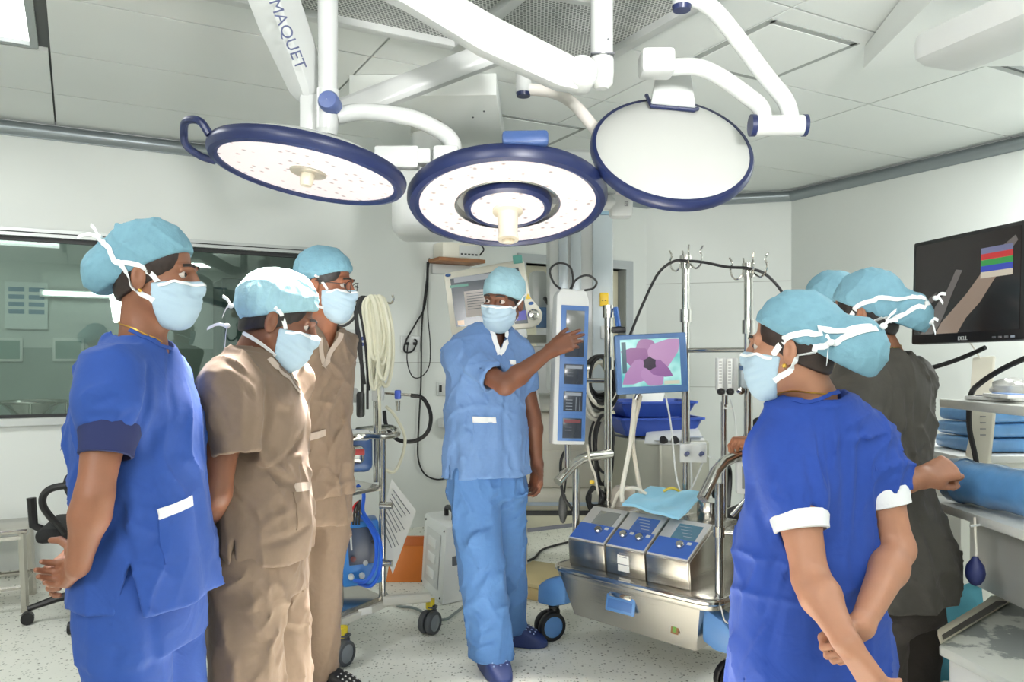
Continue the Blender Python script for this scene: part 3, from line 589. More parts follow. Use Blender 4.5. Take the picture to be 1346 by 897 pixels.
nt.links.new(n.outputs['Fac'], r.inputs[0]); nt.links.new(r.outputs[0], b.inputs['Emission Color']); b.inputs['Emission Strength'].default_value = .8; b.inputs['Base Color'].default_value = (.05, .2, .2, 1); b.inputs['Roughness'].default_value = .2
so = MB().box((-.006, .005, .001), (.268, .212, .003), 0).build('screen', m, e)
cxs, cys = (-.012), .0
for i, (a, L, wd, col) in enumerate(((100, .095, .085, (168, 118, 168)), (155, .10, .075, (150, 96, 152)), (35, .13, .085, (196, 150, 196)), (215, .11, .07, (178, 130, 184)), (285, .10, .075, (186, 140, 192)), (330, .085, .05, (150, 100, 160)))):
    L *= 1.4; wd *= 1.45; a = math.radians(a); d = Vector((math.cos(a), math.sin(a), 0)); s_ = Vector((-d.y, d.x, 0)); z = .0032+.0004*i
    pts = [Vector((cxs, cys, z))+d*(L*t_)+s_*(wd/2*math.sin(math.pi*min(1, t_**.7))*sg*(1+.12*math.sin(9*t_))) for sg, rng in ((1, (0, .15, .3, .45, .6, .75, .9)), (-1, (1, .9, .75, .6, .45, .3, .15))) for t_ in rng]
    pts = [Vector((max(-.139, min(.127, p.x)), max(-.1, min(.11, p.y)), p.z)) for p in pts]
    MB().prism(pts, (0, 0, .0003)).build('petal', screen_mat('petal_%d' % i, col, .75), so, smooth=0)
MB().prism([(cxs+.026*math.cos(k*.52)*(1+.25*(k % 2)), cys+.026*math.sin(k*.52)*(1+.25*(k % 2)), .006) for k in range(12)], (0, 0, .0004)).build('flower_eye', screen_mat('petal_eye', (52, 30, 62), .6), so, smooth=0)
MB().box((-.125, .03, .0035), (.02, .14, .001), 0).build('icon_bar', screen_mat('icon_teal', (44, 92, 110), .6), so); MB().box((.085, -.088, .0065), (.07, .016, .001), 0).build('caption', screen_mat('caption', (220, 220, 200), .7), so)
MB().cyl((.13, -.02, -.04), (.16, -.02, -.10), .02).build('bracket', chrome, e); MB().cyl((-.06, -.13, -.03), (-.075, -.16, -.03), .012).build('bracket', chrome, e)
# camera head like blue connector on the left mast
e = thing('cable_connector', 'blue and black cable connector clamped to the top of the left mast', 'connector', P(812, 420, 3.85)); c0 = P(810, 410, 3.85)
MB().cyl(P(809, 405, 3.85), P(813, 430, 3.82), .013).build('body', mat('connector_blue', (48, 92, 160), .4), e, True); MB().box(P(813, 434, 3.82), (.07, .03, .03), .008).build('clamp', black, e, True)
# gas blender
e = thing('gas_flow_meter', 'gas blender with two clear flow tubes clamped to the right mast', 'flow meter', P(955, 515, 3.52)); Y = 3.48
MB().box(P(955, 492, Y+.03), (.095, .03, .145), .006).build('back_plate', lgrey, e, True); MB().box(P(982, 494, Y+.02), (.065, .05, .11), .006).build('mixer_box', mat('mixer_grey', (168, 180, 186), .4), e, True)
MB().box(P(979, 484, Y-.008), (.045, .002, .02), 0).build('label', mat('label_blue', (60, 86, 120), .5), e, True)
for x in (947, 959): o = MB().cyl(P(x, 512, Y), P(x, 472, Y), .012, n=14).build('flow_tube', mat('flow_clear', (236, 238, 234), .15), e, True); [MB().box(P(x, 476+4*k, Y-.0125), (.012, .001, .0025)).build('graduation', m_ink, o, True) for k in range(8)]
for x in (947, 959): MB().lathe([(.016, 0), (.016, .02), (.012, .026), (.001, .026)], frame(P(x, 515, Y), (1, 0, 0), (0, -1, 0)), 16, False).build('knob', black, e, True)
MB().lathe([(.016, 0), (.016, .015), (.001, .018)], frame(P(973, 514, Y), (1, 0, 0), (0, -1, 0)), 16, False).build('dial', chrome, e, True)
MB().cyl(P(953, 520, Y), P(953, 532, Y), .014).build('outlet', chrome, e, True); MB().lathe([(.018, 0), (.018, .006), (.001, .008)], Matrix.Translation(P(957, 538, Y)), 16, False).build('filter_disc', white_metal, e, True)
# blue cloth folded over the consoles
def cloth(name, corners, m, label, cat, nu=22, nv=14, amp=.006, th=.004, group=None, seed=1):
    rs = random.Random(seed); c = [Vector(x) for x in corners]; ph = [rs.random()*6 for _ in range(4)]; vs = []; fs = []
    for layer in (0, 1):
        for i in range(nu+1):
            for j in range(nv+1):
                u, v = i/nu, j/nv; p = c[0].lerp(c[1], u).lerp(c[3].lerp(c[2], u), v)
                wv = amp*(math.sin(5*u+ph[0]+2*v)+.6*math.sin(9*v+ph[1]+3*u)+.5*math.sin(13*u-6*v+ph[2])); vs.append(p+Vector((0, 0, wv+(th if layer else 0))))
    W = nv+1; K = (nu+1)*W
    for i in range(nu):
        for j in range(nv): a = i*W+j; fs += [(a, a+1, a+W+1, a+W), (K+a, K+a+W, K+a+W+1, K+a+1)]
    rim = [(i, 0) for i in range(nu)]+[(nu, j) for j in range(nv)]+[(i, nv) for i in range(nu, 0, -1)]+[(0, j) for j in range(nv, 0, -1)]
    for k in range(len(rim)): a = rim[k][0]*W+rim[k][1]; b = rim[(k+1) % len(rim)][0]*W+rim[(k+1) % len(rim)][1]; fs.append((a, K+a, K+b, b) if True else 0)
    mb = MB(); mb.add(vs, fs); return top(mb, name, m, label, cat, group)
m_drape = mat('drape_blue', (146, 204, 230), .75, bump=(30, .3), sheen=.2)
cloth('drape_cloth', [P(818, 665, 3.62), P(892, 683, 3.38), P(930, 651, 3.50), P(855, 643, 3.74)], m_drape, 'folded pale blue drape lying on top of the pump consoles', 'cloth', th=.012)
# ---------------- heater cooler box with blue trays ----------------
e = thing('heater_cooler', 'grey steel heater cooler cabinet with chamfered corner behind the trolley', 'machine', (.75, 4.45, 0))
zt = .89
MB().prism([(.53, 4.62, 0), (.66, 4.30, 0), (.78, 4.20, 0), (1.04, 4.20, 0), (1.04, 4.75, 0), (.60, 4.80, 0)], (0, 0, zt), .012).build('cabinet', mat('cabinet_steel', (176, 176, 164), .35, .55, noise=(5, .05)), e, True)
MB().prism([(.70, 4.23, zt-.02), (.79, 4.19, zt-.02), (1.02, 4.19, zt-.02), (1.02, 4.40, zt+.05), (.75, 4.42, zt+.05)], (0, 0, .01), .002).build('control_panel', lgrey, e, True)
for x in (.80, .86, .92): MB().cyl((x, 4.21, zt), (x-.01, 4.18, zt+.012), .022, .018).build('knob', black, e, True)
MB().box((.96, 4.25, zt+.018), (.1, .06, .004)).build('readout', scr_line, e, True)
def tray(c, w, d, h, label):
    e = thing('plastic_tray', label, 'tray', c, .12, 'blue plastic trays on the heater cooler'); mb = MB(); k = .82
    ring = lambda s, z, w_=w, d_=d: [(x*s*w_/2, y*s*d_/2, z) for x, y in ((-1, -.9), (-.93, -1), (.93, -1), (1, -.9), (1, .9), (.93, 1), (-.93, 1), (-1, .9))]
    rs = [ring(k, 0), ring(1, h), ring(1.05, h), ring(1.05, h-.008), ring(1.0, h-.01)]; inn = [ring(.97, h), ring(k-.02, .006)]
    vs = ring(k, 0)+ring(1.0, h-.012)+ring(1.06, h-.012)+ring(1.06, h)+ring(.98, h)+ring(k-.02, .006); fs = [tuple(reversed(range(8)))]
    for r_ in range(5):
        for j in range(8): fs.append((r_*8+j, r_*8+(j+1) % 8, (r_+1)*8+(j+1) % 8, (r_+1)*8+j))
    fs.append(tuple(40+j for j in range(8))); mb.add(vs, fs); mb.build('tray_shell', mat('tray_blue', (52, 84, 178), .35), e, smooth=30); return e
tray((.795, 4.50, zt+.012), .46, .34, .10, 'lower deep blue plastic tray on the heater cooler'); tray((.785, 4.52, zt+.115), .42, .32, .085, 'upper blue plastic tray holding white papers')
cloth('paper_stack', [P(838, 545, 4.5)+Vector((0, 0, .0)), P(868, 545, 4.5), P(874, 516, 4.62), P(842, 512, 4.62)], m_paper, 'white papers standing in the upper blue tray', 'papers', 6, 6, .002, .01)
# ---------------- mesh office chair behind ----------------
def office_chair(loc, rz, label, mesh_back=True):
    e = thing('office_chair', label, 'chair', loc, rz)
    MB().box((0, 0, .46), (.46, .44, .07), .03, seg=3).build('seat', mat('chair_fabric', (26, 26, 28), .8), e)
    if mesh_back:
        pts = spline([(-.2, .24, .60), (-.23, .27, .75), (-.19, .30, .94), (0, .31, 1.0), (.19, .30, .94), (.23, .27, .75), (.2, .24, .60), (0, .23, .56)], 5, True); MB().tube(pts, .016, 8, closed=True).build('backrest_frame', black, e)
        mb = MB()
        for k in range(15):
            z = .60+.026*k; hw = .2 if z < .9 else .17
            mb.tube([(-hw, .25+(z-.6)*.12, z), (0, .28+(z-.6)*.12, z), (hw, .25+(z-.6)*.12, z)], .003, 5)
        for k in range(17):
            x = -.19+.38*k/16; mb.tube([(x, .25+.03*(1-abs(x)/.2), .58), (x, .285+.03*(1-abs(x)/.2), .96)], .003, 5)
        o = mb.build('backrest_mesh', black, e)
    MB().tube([(0, .2, .44), (0, .27, .48), (0, .28, .62)], .022, 8).build('back_support', black, e)
    for s in (-1, 1): MB().tube(spline([(s*.23, -.02, .44), (s*.28, -.06, .55), (s*.28, -.10, .66), (s*.28, .0, .71), (s*.28, .14, .70), (s*.28, .17, .62), (s*.26, .08, .48)], 6), .017, 8).build('armrest', black, e)
    MB().cyl((0, 0, .12), (0, 0, .43), .026).build('gas_column', black, e)
    for k in range(5):
        a = k*2*math.pi/5+.5; d = Vector((math.cos(a), math.sin(a), 0)); o = MB().tube([(0, 0, .13), d*.16+Vector((0, 0, .11)), d*.29+Vector((0, 0, .075))], [.024, .02, .014], 8).build('base_spoke', black, e)
        MB().cyl(d*.29+Vector((-d.y, d.x, 0))*.025+Vector((0, 0, .03)), d*.29-Vector((-d.y, d.x, 0))*.025+Vector((0, 0, .03)), .03, n=14).build('castor', black, o)
    return e
office_chair((1.40, 4.35, 0), -.6, 'black mesh back office chair behind the right mast')
office_chair((-2.16, 4.12, 0), 1.9, 'black office chair with looped armrests beside the steel stool at the left', False)
# white tablet-like unit near the hand
e = thing('blood_monitor', 'small white display unit low behind the woman in blue at the right', 'monitor', P(985, 640, 3.2)); 
MB().box(P(990, 628, 3.2), (.14, .03, .13), .01).build('housing', white_metal, e, True); MB().box(P(992, 628, 3.18), (.10, .01, .09), .002).build('screen', scr_grey, e, True); MB().cyl(P(990, 646, 3.2), P(962, 678, 3.22), .01).build('arm', chrome, e, True)
# ---------------- cables on the masts ----------------
def cable(name, pts, r, m, label, group=None, n=8):
    mb = MB(); mb.tube(spline([P(*p) if not isinstance(p, Vector) else p for p in pts], n), r, 8); return top(mb, name, m, label, 'cable', group)
cable('power_cable', [(828, 441, 3.66), (845, 400, 3.7), (865, 360, 3.72), (885, 344, 3.70), (902, 343, 3.67), (925, 345, 3.62), (955, 351, 3.54), (984, 353, 3.46), (1008, 362, 3.44), (1030, 388, 3.44), (1037, 420, 3.44)], .0065, rubber, 'long black cable hung over the tops of both masts')
def coil(name, c, rx, rz_, nl, r, m, label, group, seed, dy=.05, closed=True):
    rs = random.Random(seed); e = thing(name, label, 'cable', c, 0, group)
    for k in range(nl):
        a, b = rx*(1+rs.uniform(-.25, .2)), rz_*(1+rs.uniform(-.2, .15)); y0 = rs.uniform(-dy, dy); x0 = rs.uniform(-.2, .2)*rx
        pts = [(x0+a*math.sin(2*math.pi*j/10)*(1 if j else 1)+rs.uniform(-.006, .006), y0+rs.uniform(-.01, .01), rz_-b+b*math.cos(2*math.pi*j/10)) for j in range(10)]
        MB().tube(spline(pts, 4, True), r, 7, closed=True).build('loop', m, e)
    return e
coil('cable_coil', P(790, 500, 3.98), .075, .12, 9, .009, rubber, 'coiled black hoses hanging behind the left mast', None, 3)
coil('cable_coil', P(787, 510, 4.02), .07, .13, 4, .010, cream, 'coiled cream hoses hanging among the black ones behind the left mast', None, 5)
coil('cable_coil', P(792, 590, 4.0), .05, .17, 5, .007, rubber, 'lower tangle of thin black cables behind the left mast', None, 8)
coil('cable_coil', P(781, 655, 3.9), .04, .05, 6, .006, rubber, 'small bundle of black cable below the left handle', None, 9)
MB_ = MB().box(P(778, 634, 3.86), (.022, .02, .02), .006); top(MB_, 'cable_plug', mat('plug_yellow', (236, 200, 60), .4), 'small yellow plug at the end of a cable below the left handle', 'plug')
cable('power_cable', [(744, 590, 3.7), (737, 610, 3.68), (740, 650, 3.72), (752, 670, 3.74), (760, 690, 3.8)], .007, rubber, 'black cable looping down below the display column')
cable('power_cable', [(772, 585, 3.66), (776, 610, 3.75), (782, 625, 3.8), (786, 650, 3.85)], .006, cream, 'pale cable dropping from the display column to the yellow plug')
cable('power_cable', [PZ(668, 745, .01), PZ(700, 735, .01), PZ(715, 722, .01), PZ(750, 712, .01)], .008, rubber, 'black cable lying on the floor left of the trolley')
cable('power_cable', [PZ(676, 742, .012), PZ(700, 741, .012), PZ(730, 744, .012), PZ(745, 745, .012)], .008, lgrey, 'pale grey hose lying on the floor left of the trolley')
e = thing('foot_pedal', 'dark oval foot pedal hanging below the left handle', 'pedal', P(740, 690, 3.75)); MB().ball(P(740, 668, 3.75), (.022, .02, .075)).build('pad', mat('pedal_grey', (60, 62, 62), .5), e, True); MB().cyl(P(742, 648, 3.75), P(746, 610, 3.74), .004).build('cord', rubber, e, True)
# ---------------- anaesthesia machine and monitor behind the man ----------------
e = thing('anaesthesia_machine', 'cream anaesthesia machine with drawers and white arm, behind the man in light blue', 'machine', P(735, 660, 4.85))
yb_ = 4.9; xl, xr = P(668, 600, yb_).x, P(805, 600, yb_).x; xc = (xl+xr)/2
MB().box((xc, yb_+.1, .72), (xr-xl, .5, .58), .03, seg=3).build('cabinet', cream, e, True)
MB().box((xc, yb_+.06, .49), (xr-xl+.06, .56, .13), .05, seg=4).build('base', cream, e, True); MB().box((xc, yb_-.155, .67), (xr-xl-.12, .012, .22), .008).build('drawer', cream, e, True)
MB().box((xc, yb_-.228, .475), (xr-xl, .004, .02)).build('stripe', mat('stripe_blue', (190, 205, 220), .4), e, True)
MB().box((xc, yb_+.1, .41), (xr-xl-.05, .46, .05), .01).build('plinth', greyp, e, True)
for x in (xl+.08, xr-.08):
    for y in (yb_-.12, yb_+.28): caster(e, tuple((TM[e.name].inverted() @ Vector((x, y, 0)))[:2]), .055, black, greyp, .2, .022)
for x in (xl+.08, xr-.08):
    for y in (yb_-.12, yb_+.28): MB().box((x, y+.02, .24), (.07, .07, .30), .01).build('leg', lgrey, e, True)
MB().box((xc, yb_+.0, 1.06), (xr-xl-.02, .4, .10), .02).build('worktop', mat('worktop_grey', (170, 172, 164), .35, .3), e, True)
MB().box(P(722, 418, 4.75), (.16, .1, .12), .01).build('blue_module', mat('module_blue', (92, 128, 172), .4), e, True); MB().box(P(707, 385, 4.8), (.10, .12, .26), .03, rz=.2).build('white_module', white_metal, e, True)
MB().box(P(694, 462, 4.6), (.20, .06, .06), .015).build('arm', white_metal, e, True); MB().box(P(712, 446, 4.8), (.3, .12, .05), .01).build('tray_rail', mat('tray_rail', (170, 170, 160), .4), e, True)
MB().tube(spline([P(694, 465, 4.55), P(697, 490, 4.5), P(704, 520, 4.5), P(708, 545, 4.5)], 5), .018, 10).build('breathing_hose', mat('hose_white', (236, 236, 230), .4), e, True)
MB().tube(spline([P(716, 392, 4.6), P(722, 400, 4.55), P(728, 396, 4.55)], 5), .012, 8).build('probe', black, e, True)
MB().box((xc-.1, yb_+.16, 1.3), (.08, .08, .5), .01).build('upright', lgrey, e, True)
for i in range(9):
    rr = random.Random(i); x = 688+rr.uniform(-4, 4); MB().tube(spline([P(x+2, 560, 4.0), P(x, 600, 3.98), P(x-4, 640, 3.97), P(x-6-i % 3, 664+rr.uniform(-6, 6), 3.96)], 5), .006, 6).build('lead_wire', mat('wire_pink', (226, 206, 200), .5), e, True)
mm = frame(P(643, 392, 4.3), (1, .10, .10), (-.1, -1, .05))
e = thing('patient_monitor', 'large cream framed patient monitor with dial, behind the head of the man in light blue', 'monitor', mtx=mm)
MB().prism([(-.225, -.185, -.06), (.215, -.185, -.06), (.26, -.16, -.06), (.275, -.11, -.06), (.255, -.07, -.06), (.22, -.02, -.06), (.205, .19, -.06), (-.235, .165, -.06)], (0, 0, .06), .012).build('housing', cream, e)
s_ = MB().prism([(-.195, -.135, .0), (.195, -.16, .0), (.175, .145, .0), (-.2, .128, .0)], (0, 0, .004)).build('screen', screen_mat('monitor_glass', (76, 88, 96), .45), e)
MB().box((-.155, .085, .005), (.10, .014, .001)).build('readout', screen_mat('readout_green', (90, 160, 140), .6), s_); MB().box((-.03, .118, .005), (.30, .03, .001)).build('header', screen_mat('header_grey', (170, 176, 180), .6), s_); MB().box((.16, -.115, .005), (.06, .05, .001)).build('readout', screen_mat('readout_blue', (60, 60, 170), .7), s_)
MB().box((-.165, -.115, .005), (.035, .024, .001)).build('readout', screen_mat('readout_orange', (220, 170, 110), .6), s_)
p_ = MB().box((-.075, -.02, .006), (.115, .14, .002)).build('note_sheet', mat('note_paper', (196, 188, 184), .7), e); [MB().box((-.075, .035-.014*k, .0075), (.09, .004, .001)).build('print', m_ink, p_) for k in range(7)]
MB().lathe([(.03, 0), (.03, .01), (.02, .022), (.001, .024)], Matrix.Translation((.228, -.118, .0)), 24, False).build('dial', chrome, e); MB().ball((.222, -.055, .002), (.015, .009, .004)).build('badge', mat('badge_blue', (50, 90, 150), .4), e)
MB().prism([(.195, -.03, .0), (.225, -.03, .0), (.21, .0, .0)], (0, 0, .003)).build('warning_mark', mat('warn_yellow', (236, 200, 60), .4), e); MB().ball((-.21, .15, .003), (.016, .009, .004)).build('badge', mat('badge_blue'), e)
MB().box((.175, .19, -.0), (.05, .045, .01), .002).build('tag', mat('tag_teal', (110, 180, 170), .5), e)
MB().cyl((.0, -.17, -.05), (.02, -.34, -.08), .03).build('stand', cream, e)
MB().box((.12, -.21, -.03), (.12, .05, .05), .008).build('underside_bracket', lgrey, e)
# ---------------- things on the back wall ----------------
def wallM(px, z, out=.0):
    r_ = (px-CX)/F; t = (r_*W0.y-W0.x)/(D1.x-r_*D1.y); return frame(R(t, out, z), D1, DQ), t
def onwall(px, py):
    r_ = (px-CX)/F; t = (r_*W0.y-W0.x)/(D1.x-r_*D1.y); Y = W0.y+D1.y*t; return t, H-(py-HY)/F*Y
t, z = onwall(592, 346); Mw = frame(R(t, 0, z), D1, DQ)
e = thing('wall_shelf', 'small brown wooden wall shelf behind the patient monitor', 'shelf', mtx=Mw); MB().box((0, 0, .11), (.36, .025, .20), .003).build('board', mat('shelf_wood', (150, 100, 60), .5, noise=(12, .15)), e); MB().box((0, -.05, .012), (.3, .07, .024), .004).build('bracket', lgrey, e)
e = thing('amplifier_box', 'beige electronic box on the wooden wall shelf', 'device', mtx=Mw @ Matrix.Translation((0, .0125, .11))); MB().box((0, .055, 0), (.29, .11, .17), .006).build('case', cream, e); MB().box((.06, .05, .086), (.16, .085, .003)).build('front_plate', lgrey, e); [MB().box((.0+.028*k, .03, .088), (.018, .012, .003)).build('button', black, e) for k in range(5)]
MB().tube(spline([(-.14, .09, .05), (-.10, .15, .05), (0, .16, .06), (.1, .13, .08), (.17, .08, .09), (.14, .03, .09)], 5), .005, 6).build('lead', rubber, e)
def oncab(pts, out=.02): 
    res = []
    for px, py in pts: t, z = onwall(px, py); res.append(R(t, out, z))
    return res
G = 'black cables hanging on the back wall'
for i, (pts, lab) in enumerate((([(563, 340), (558, 380), (553, 430), (552, 500), (549, 560), (548, 600), (556, 622), (572, 630), (590, 628)], 'long black cable hanging from the wall shelf down to the loop'), ([(560, 345), (557, 400), (545, 425), (532, 448), (530, 462), (540, 462), (546, 450), (543, 446)], 'black cable from the wall shelf plugged into the wall socket'), ([(561, 345), (560, 410), (563, 450), (562, 480), (552, 495), (540, 495), (533, 475), (534, 450)], 'thin black cable looping beside the wall socket'))):
    cable('wall_cable', oncab(pts, .02+.006*i), .006 if i < 2 else .004, rubber, lab, G)
for (px, py, w_, h_, lab, kind) in ((460, 448, .24, .15, 'white wall plate with ten small blue outlets left of the hose coil', 'grid'), (539, 452, .15, .11, 'white wall socket plate with a black plug beside the cables', 'sock'), (582, 511, .10, .10, 'white wall socket with a black switch left of the man in light blue', 'sw')):
    t, z = onwall(px, py); e = thing('wall_socket', lab, 'socket', mtx=frame(R(t, 0, z), D1, DQ)); MB().box((0, 0, .008), (w_, h_, .016), .004).build('plate', white_metal, e)
    if kind == 'grid':
        for i in range(5):
            for j in range(2): MB().lathe([(.013, 0), (.013, .008), (.008, .01), (.001, .006)], Matrix.Translation((-.08+.04*i, -.005+.04*j-.02, .016)), 12, False).build('outlet', mat('outlet_blue', (70, 84, 140), .4), e)
    elif kind == 'sock':
        for i in range(2): MB().box((-.03+.06*i, 0, .022), (.03, .02, .014), .004).build('plug', black, e)
    else: MB().box((-.025, 0, .017), (.02, .05, .006), .001).build('switch', black, e)
t, z = onwall(600, 555); e = thing('wall_device', 'small white and blue wall unit half hidden by the man in light blue', 'device', mtx=frame(R(t-.05, 0, z), D1, DQ)); MB().box((-.03, 0, .05), (.14, .06, .10), .01).build('case', lgrey, e); MB().box((.03, -.015, .10), (.16, .07, .06), .008).build('drawer', mat('device_blue', (96, 140, 180), .4), e)
# ---------------- hose cart at the left ----------------
e = thing('hose_stand', 'steel equipment stand on grey casters with blue pump, behind the men in tan', 'stand', P(500, 842, 3.75)); ex = lambda px, py, Y: P(px, py, Y)
def wcyl(a, b, r, nm, m_=chrome): return MB().cyl(a, b, r, r, 14).build(nm, m_, e, True)
XA = P(503, 500, 3.78); XB = Vector((P(446, 500, 3.52).x, 3.52, 0)); XD = Vector((P(545, 500, 4.1).x-.12, 4.1, 0))
wcyl(Vector((XA.x, XA.y, .17)), Vector((XA.x, XA.y, .98)), .017, 'post'); wcyl(Vector((XB.x, XB.y, .30)), Vector((XB.x, XB.y, .98)), .017, 'post')
MB().tube(spline([Vector((XB.x, XB.y, .32)), Vector((XB.x, XB.y, .24)), Vector((XB.x-.02, XB.y-.05, .17)), Vector((XB.x-.02, XB.y-.06, .11))], 4), .018, 12).build('leg', steel, e, True)
wcyl(Vector((XB.x-.25, 3.85, .17)), Vector((XB.x-.25, 3.85, 1.0)), .017, 'post')
xs = [Vector((XB.x-.0, XB.y+.0, .17)), Vector((XA.x, XA.y, .17)), Vector((XA.x-.28, XA.y+.35, .17)), Vector((XB.x-.30, XB.y+.33, .17))]
MB().prism(xs, (0, 0, .03), .004).build('base_shelf', steel, e, True)
MB().tube([xs[0]-Vector((0, 0, .01)), xs[1]-Vector((0, 0, .01))], .022, 4).build('base_rail', mat('rail_ivory', (214, 212, 202), .4), e, True)
lp = (xs[0].lerp(xs[1], .55))+Vector((.01, -.025, .0)); MB().box(lp, (.07, .004, .03), 0, rz=.7).build('label', m_paper, e, True)
arm([Vector((XA.x, XA.y, .175)), Vector((P(565, 800, 3.84).x, 3.84, .175))], [.05, .05], [.05, .04]).build('base_arm', mat('rail_ivory'), e, True)
inv = TM[e.name].inverted(); gt = mat('tyre_grey', (70, 74, 80), .5); gh = mat('hub_grey', (120, 126, 132), .4)
for px, Y in ((565, 3.84), (449, 3.44)):
    w_ = P(px, 475, Y); caster(e, tuple((inv @ Vector((w_.x, w_.y, 0)))[:2]), .055, gt, gh, -.5, .028, gt); MB().cyl(Vector((w_.x, w_.y+.02, .115)), Vector((w_.x, w_.y+.02, .16)), .022).build('stem', mat('stem_yellow', (222, 200, 40), .5), e, True)
caster(e, tuple((inv @ Vector((XB.x-.25, 3.85, 0)))[:2]), .055, gt, gh, .2, .028, gt); caster(e, tuple((inv @ Vector((XA.x-.25, 4.12, 0)))[:2]), .055, gt, gh, .2, .028, gt)
for v in ((XB.x-.25, 3.85), (XA.x-.25, 4.12)): wcyl(Vector((v[0], v[1]+.02, .07)), Vector((v[0], v[1]+.02, .17)), .016, 'stem')
MB().tube(spline([P(440, 590, 3.52), P(470, 574, 3.5), P(505, 574, 3.6), P(523, 570, 3.72), P(512, 562, 3.85), P(470, 565, 4.0)], 6), .014, 10).build('push_rail', chrome, e, True)
sh = [Vector((XB.x-.02, XB.y, .70)), Vector((XA.x, XA.y, .70)), Vector((XA.x-.25, XA.y+.3, .70)), Vector((XB.x-.27, XB.y+.3, .70))]; MB().prism(sh, (0, 0, .02), .003).build('upper_shelf', steel, e, True)
MB().box(P(497, 515, 3.88), (.055, .05, .09), .006).build('clamp_block', lgrey, e, True); [MB().cyl(P(497, y, 3.85), P(497, y, 3.845), .006, n=10).build('clamp_hole', black, e, True) for y in (506, 522)]
wcyl(Vector((P(494, 0, 3.9).x, 3.9, .72)), Vector((P(494, 0, 3.9).x, 3.9, 1.62)), .013, 'hose_pole'); hx = P(494, 400, 3.9)
for s in (-1, 1): MB().tube(spline([hx, hx+Vector((s*.04, -.03, .01)), hx+Vector((s*.08, -.05, .0)), hx+Vector((s*.095, -.06, .02)), hx+Vector((s*.09, -.06, .04))], 4), .005, 8).build('hook', steel, e, True)
for zc in (P(0, 680, 3.78).z+.06, .36): MB().cyl(Vector((XA.x-.01, XA.y-.02, zc)), Vector((XA.x+.05, XA.y-.03, zc)), .016).build('clamp_knob', chrome, e, True)
# blue pump on the stand
e = thing('suction_pump', 'blue pump unit with dark front and blue hoses on the hose stand', 'pump', P(475, 770, 3.85)); pw = frame(P(474, 728, 3.72), (1, .25, .06), (.25, -1, .05))
MB().box((0, 0, -.08), (.185, .30, .16), .015, pw).build('case', mat('pump_blue', (40, 118, 196), .4), e, True); MB().box((.01, .035, .002), (.13, .17, .006), .006, pw).build('front_panel', mat('pump_panel', (52, 64, 88), .35), e, True)
MB().box((-.04, .06, .006), (.008, .08, .004), 0, pw).build('gauge', white_metal, e, True)
for x, y in ((.06, .1), (.06, .075), (.06, .05), (.07, -.02)): MB().lathe([(.009, 0), (.009, .01), (.001, .012)], pw @ Matrix.Translation((x, y, .004)), 12, False).build('knob', black, e, True)
MB().lathe([(.012, 0), (.012, .002), (.001, .003)], pw @ Matrix.Translation((.02, -.045, .004)), 16, False).build('badge', white_metal, e, True); MB().lathe([(.013, 0), (.013, .012), (.001, .014)], pw @ Matrix.Translation((-.035, -.02, .004)), 14, False).build('knob', mat('knob_dark_red', (90, 30, 34), .4), e, True)
for x in (-.05, .0): MB().lathe([(.014, 0), (.014, .02), (.009, .03), (.001, .03)], pw @ Matrix.Translation((x, -.10, .0)), 14, False).build('port', white_metal, e, True)
bh = mat('hose_blue', (36, 92, 206), .35)
for pts in (((472, 768, 3.66), (488, 770, 3.62), (499, 750, 3.62), (500, 715, 3.64), (488, 690, 3.68), (477, 672, 3.72), (478, 650, 3.74), (470, 638, 3.76)), ((466, 764, 3.66), (482, 764, 3.62), (493, 744, 3.62), (494, 712, 3.64), (483, 688, 3.68), (470, 675, 3.72))): MB().tube(spline([P(*p) for p in pts], 6), .009, 8).build('hose', bh, e, True)
for i in range(4): MB().tube(spline([P(460+4*i, 690, 3.7), P(464+3*i, 668-3*i, 3.68), P(472, 660+2*i, 3.68), P(468, 675, 3.69)], 5), .005, 6).build('wire', rubber if i else mat('wire_red', (190, 30, 30), .4), e, True)
# monitor/device on the upper shelf
e = thing('infusion_device', 'silver and blue rounded device on the upper shelf of the hose stand', 'device', P(466, 618, 3.75)); dv = frame(P(466, 598, 3.72), (1, .2, 0), (.25, -1, .15))
MB().box((0, .02, -.06), (.17, .20, .12), .035, dv, 4).build('case', mat('device_navy', (54, 84, 134), .4), e, True); MB().box((-.02, .0, .0), (.13, .09, .05), .025, dv, 4).build('chamber', chrome, e, True); MB().box((.0, .09, .0), (.14, .05, .03), .012, dv).build('lid', lgrey, e, True); MB().box((.02, .01, .022), (.05, .03, .012), .006, dv).build('red_clip', mat('clip_red', (170, 60, 60), .5), e, True)
MB().cyl(P(450, 520, 3.78), P(468, 520, 3.76), .035).build('motor', lgrey, e, True); MB().box(P(474, 532, 3.72), (.035, .05, .12), .012, Matrix()).build('grip', black, e, True)
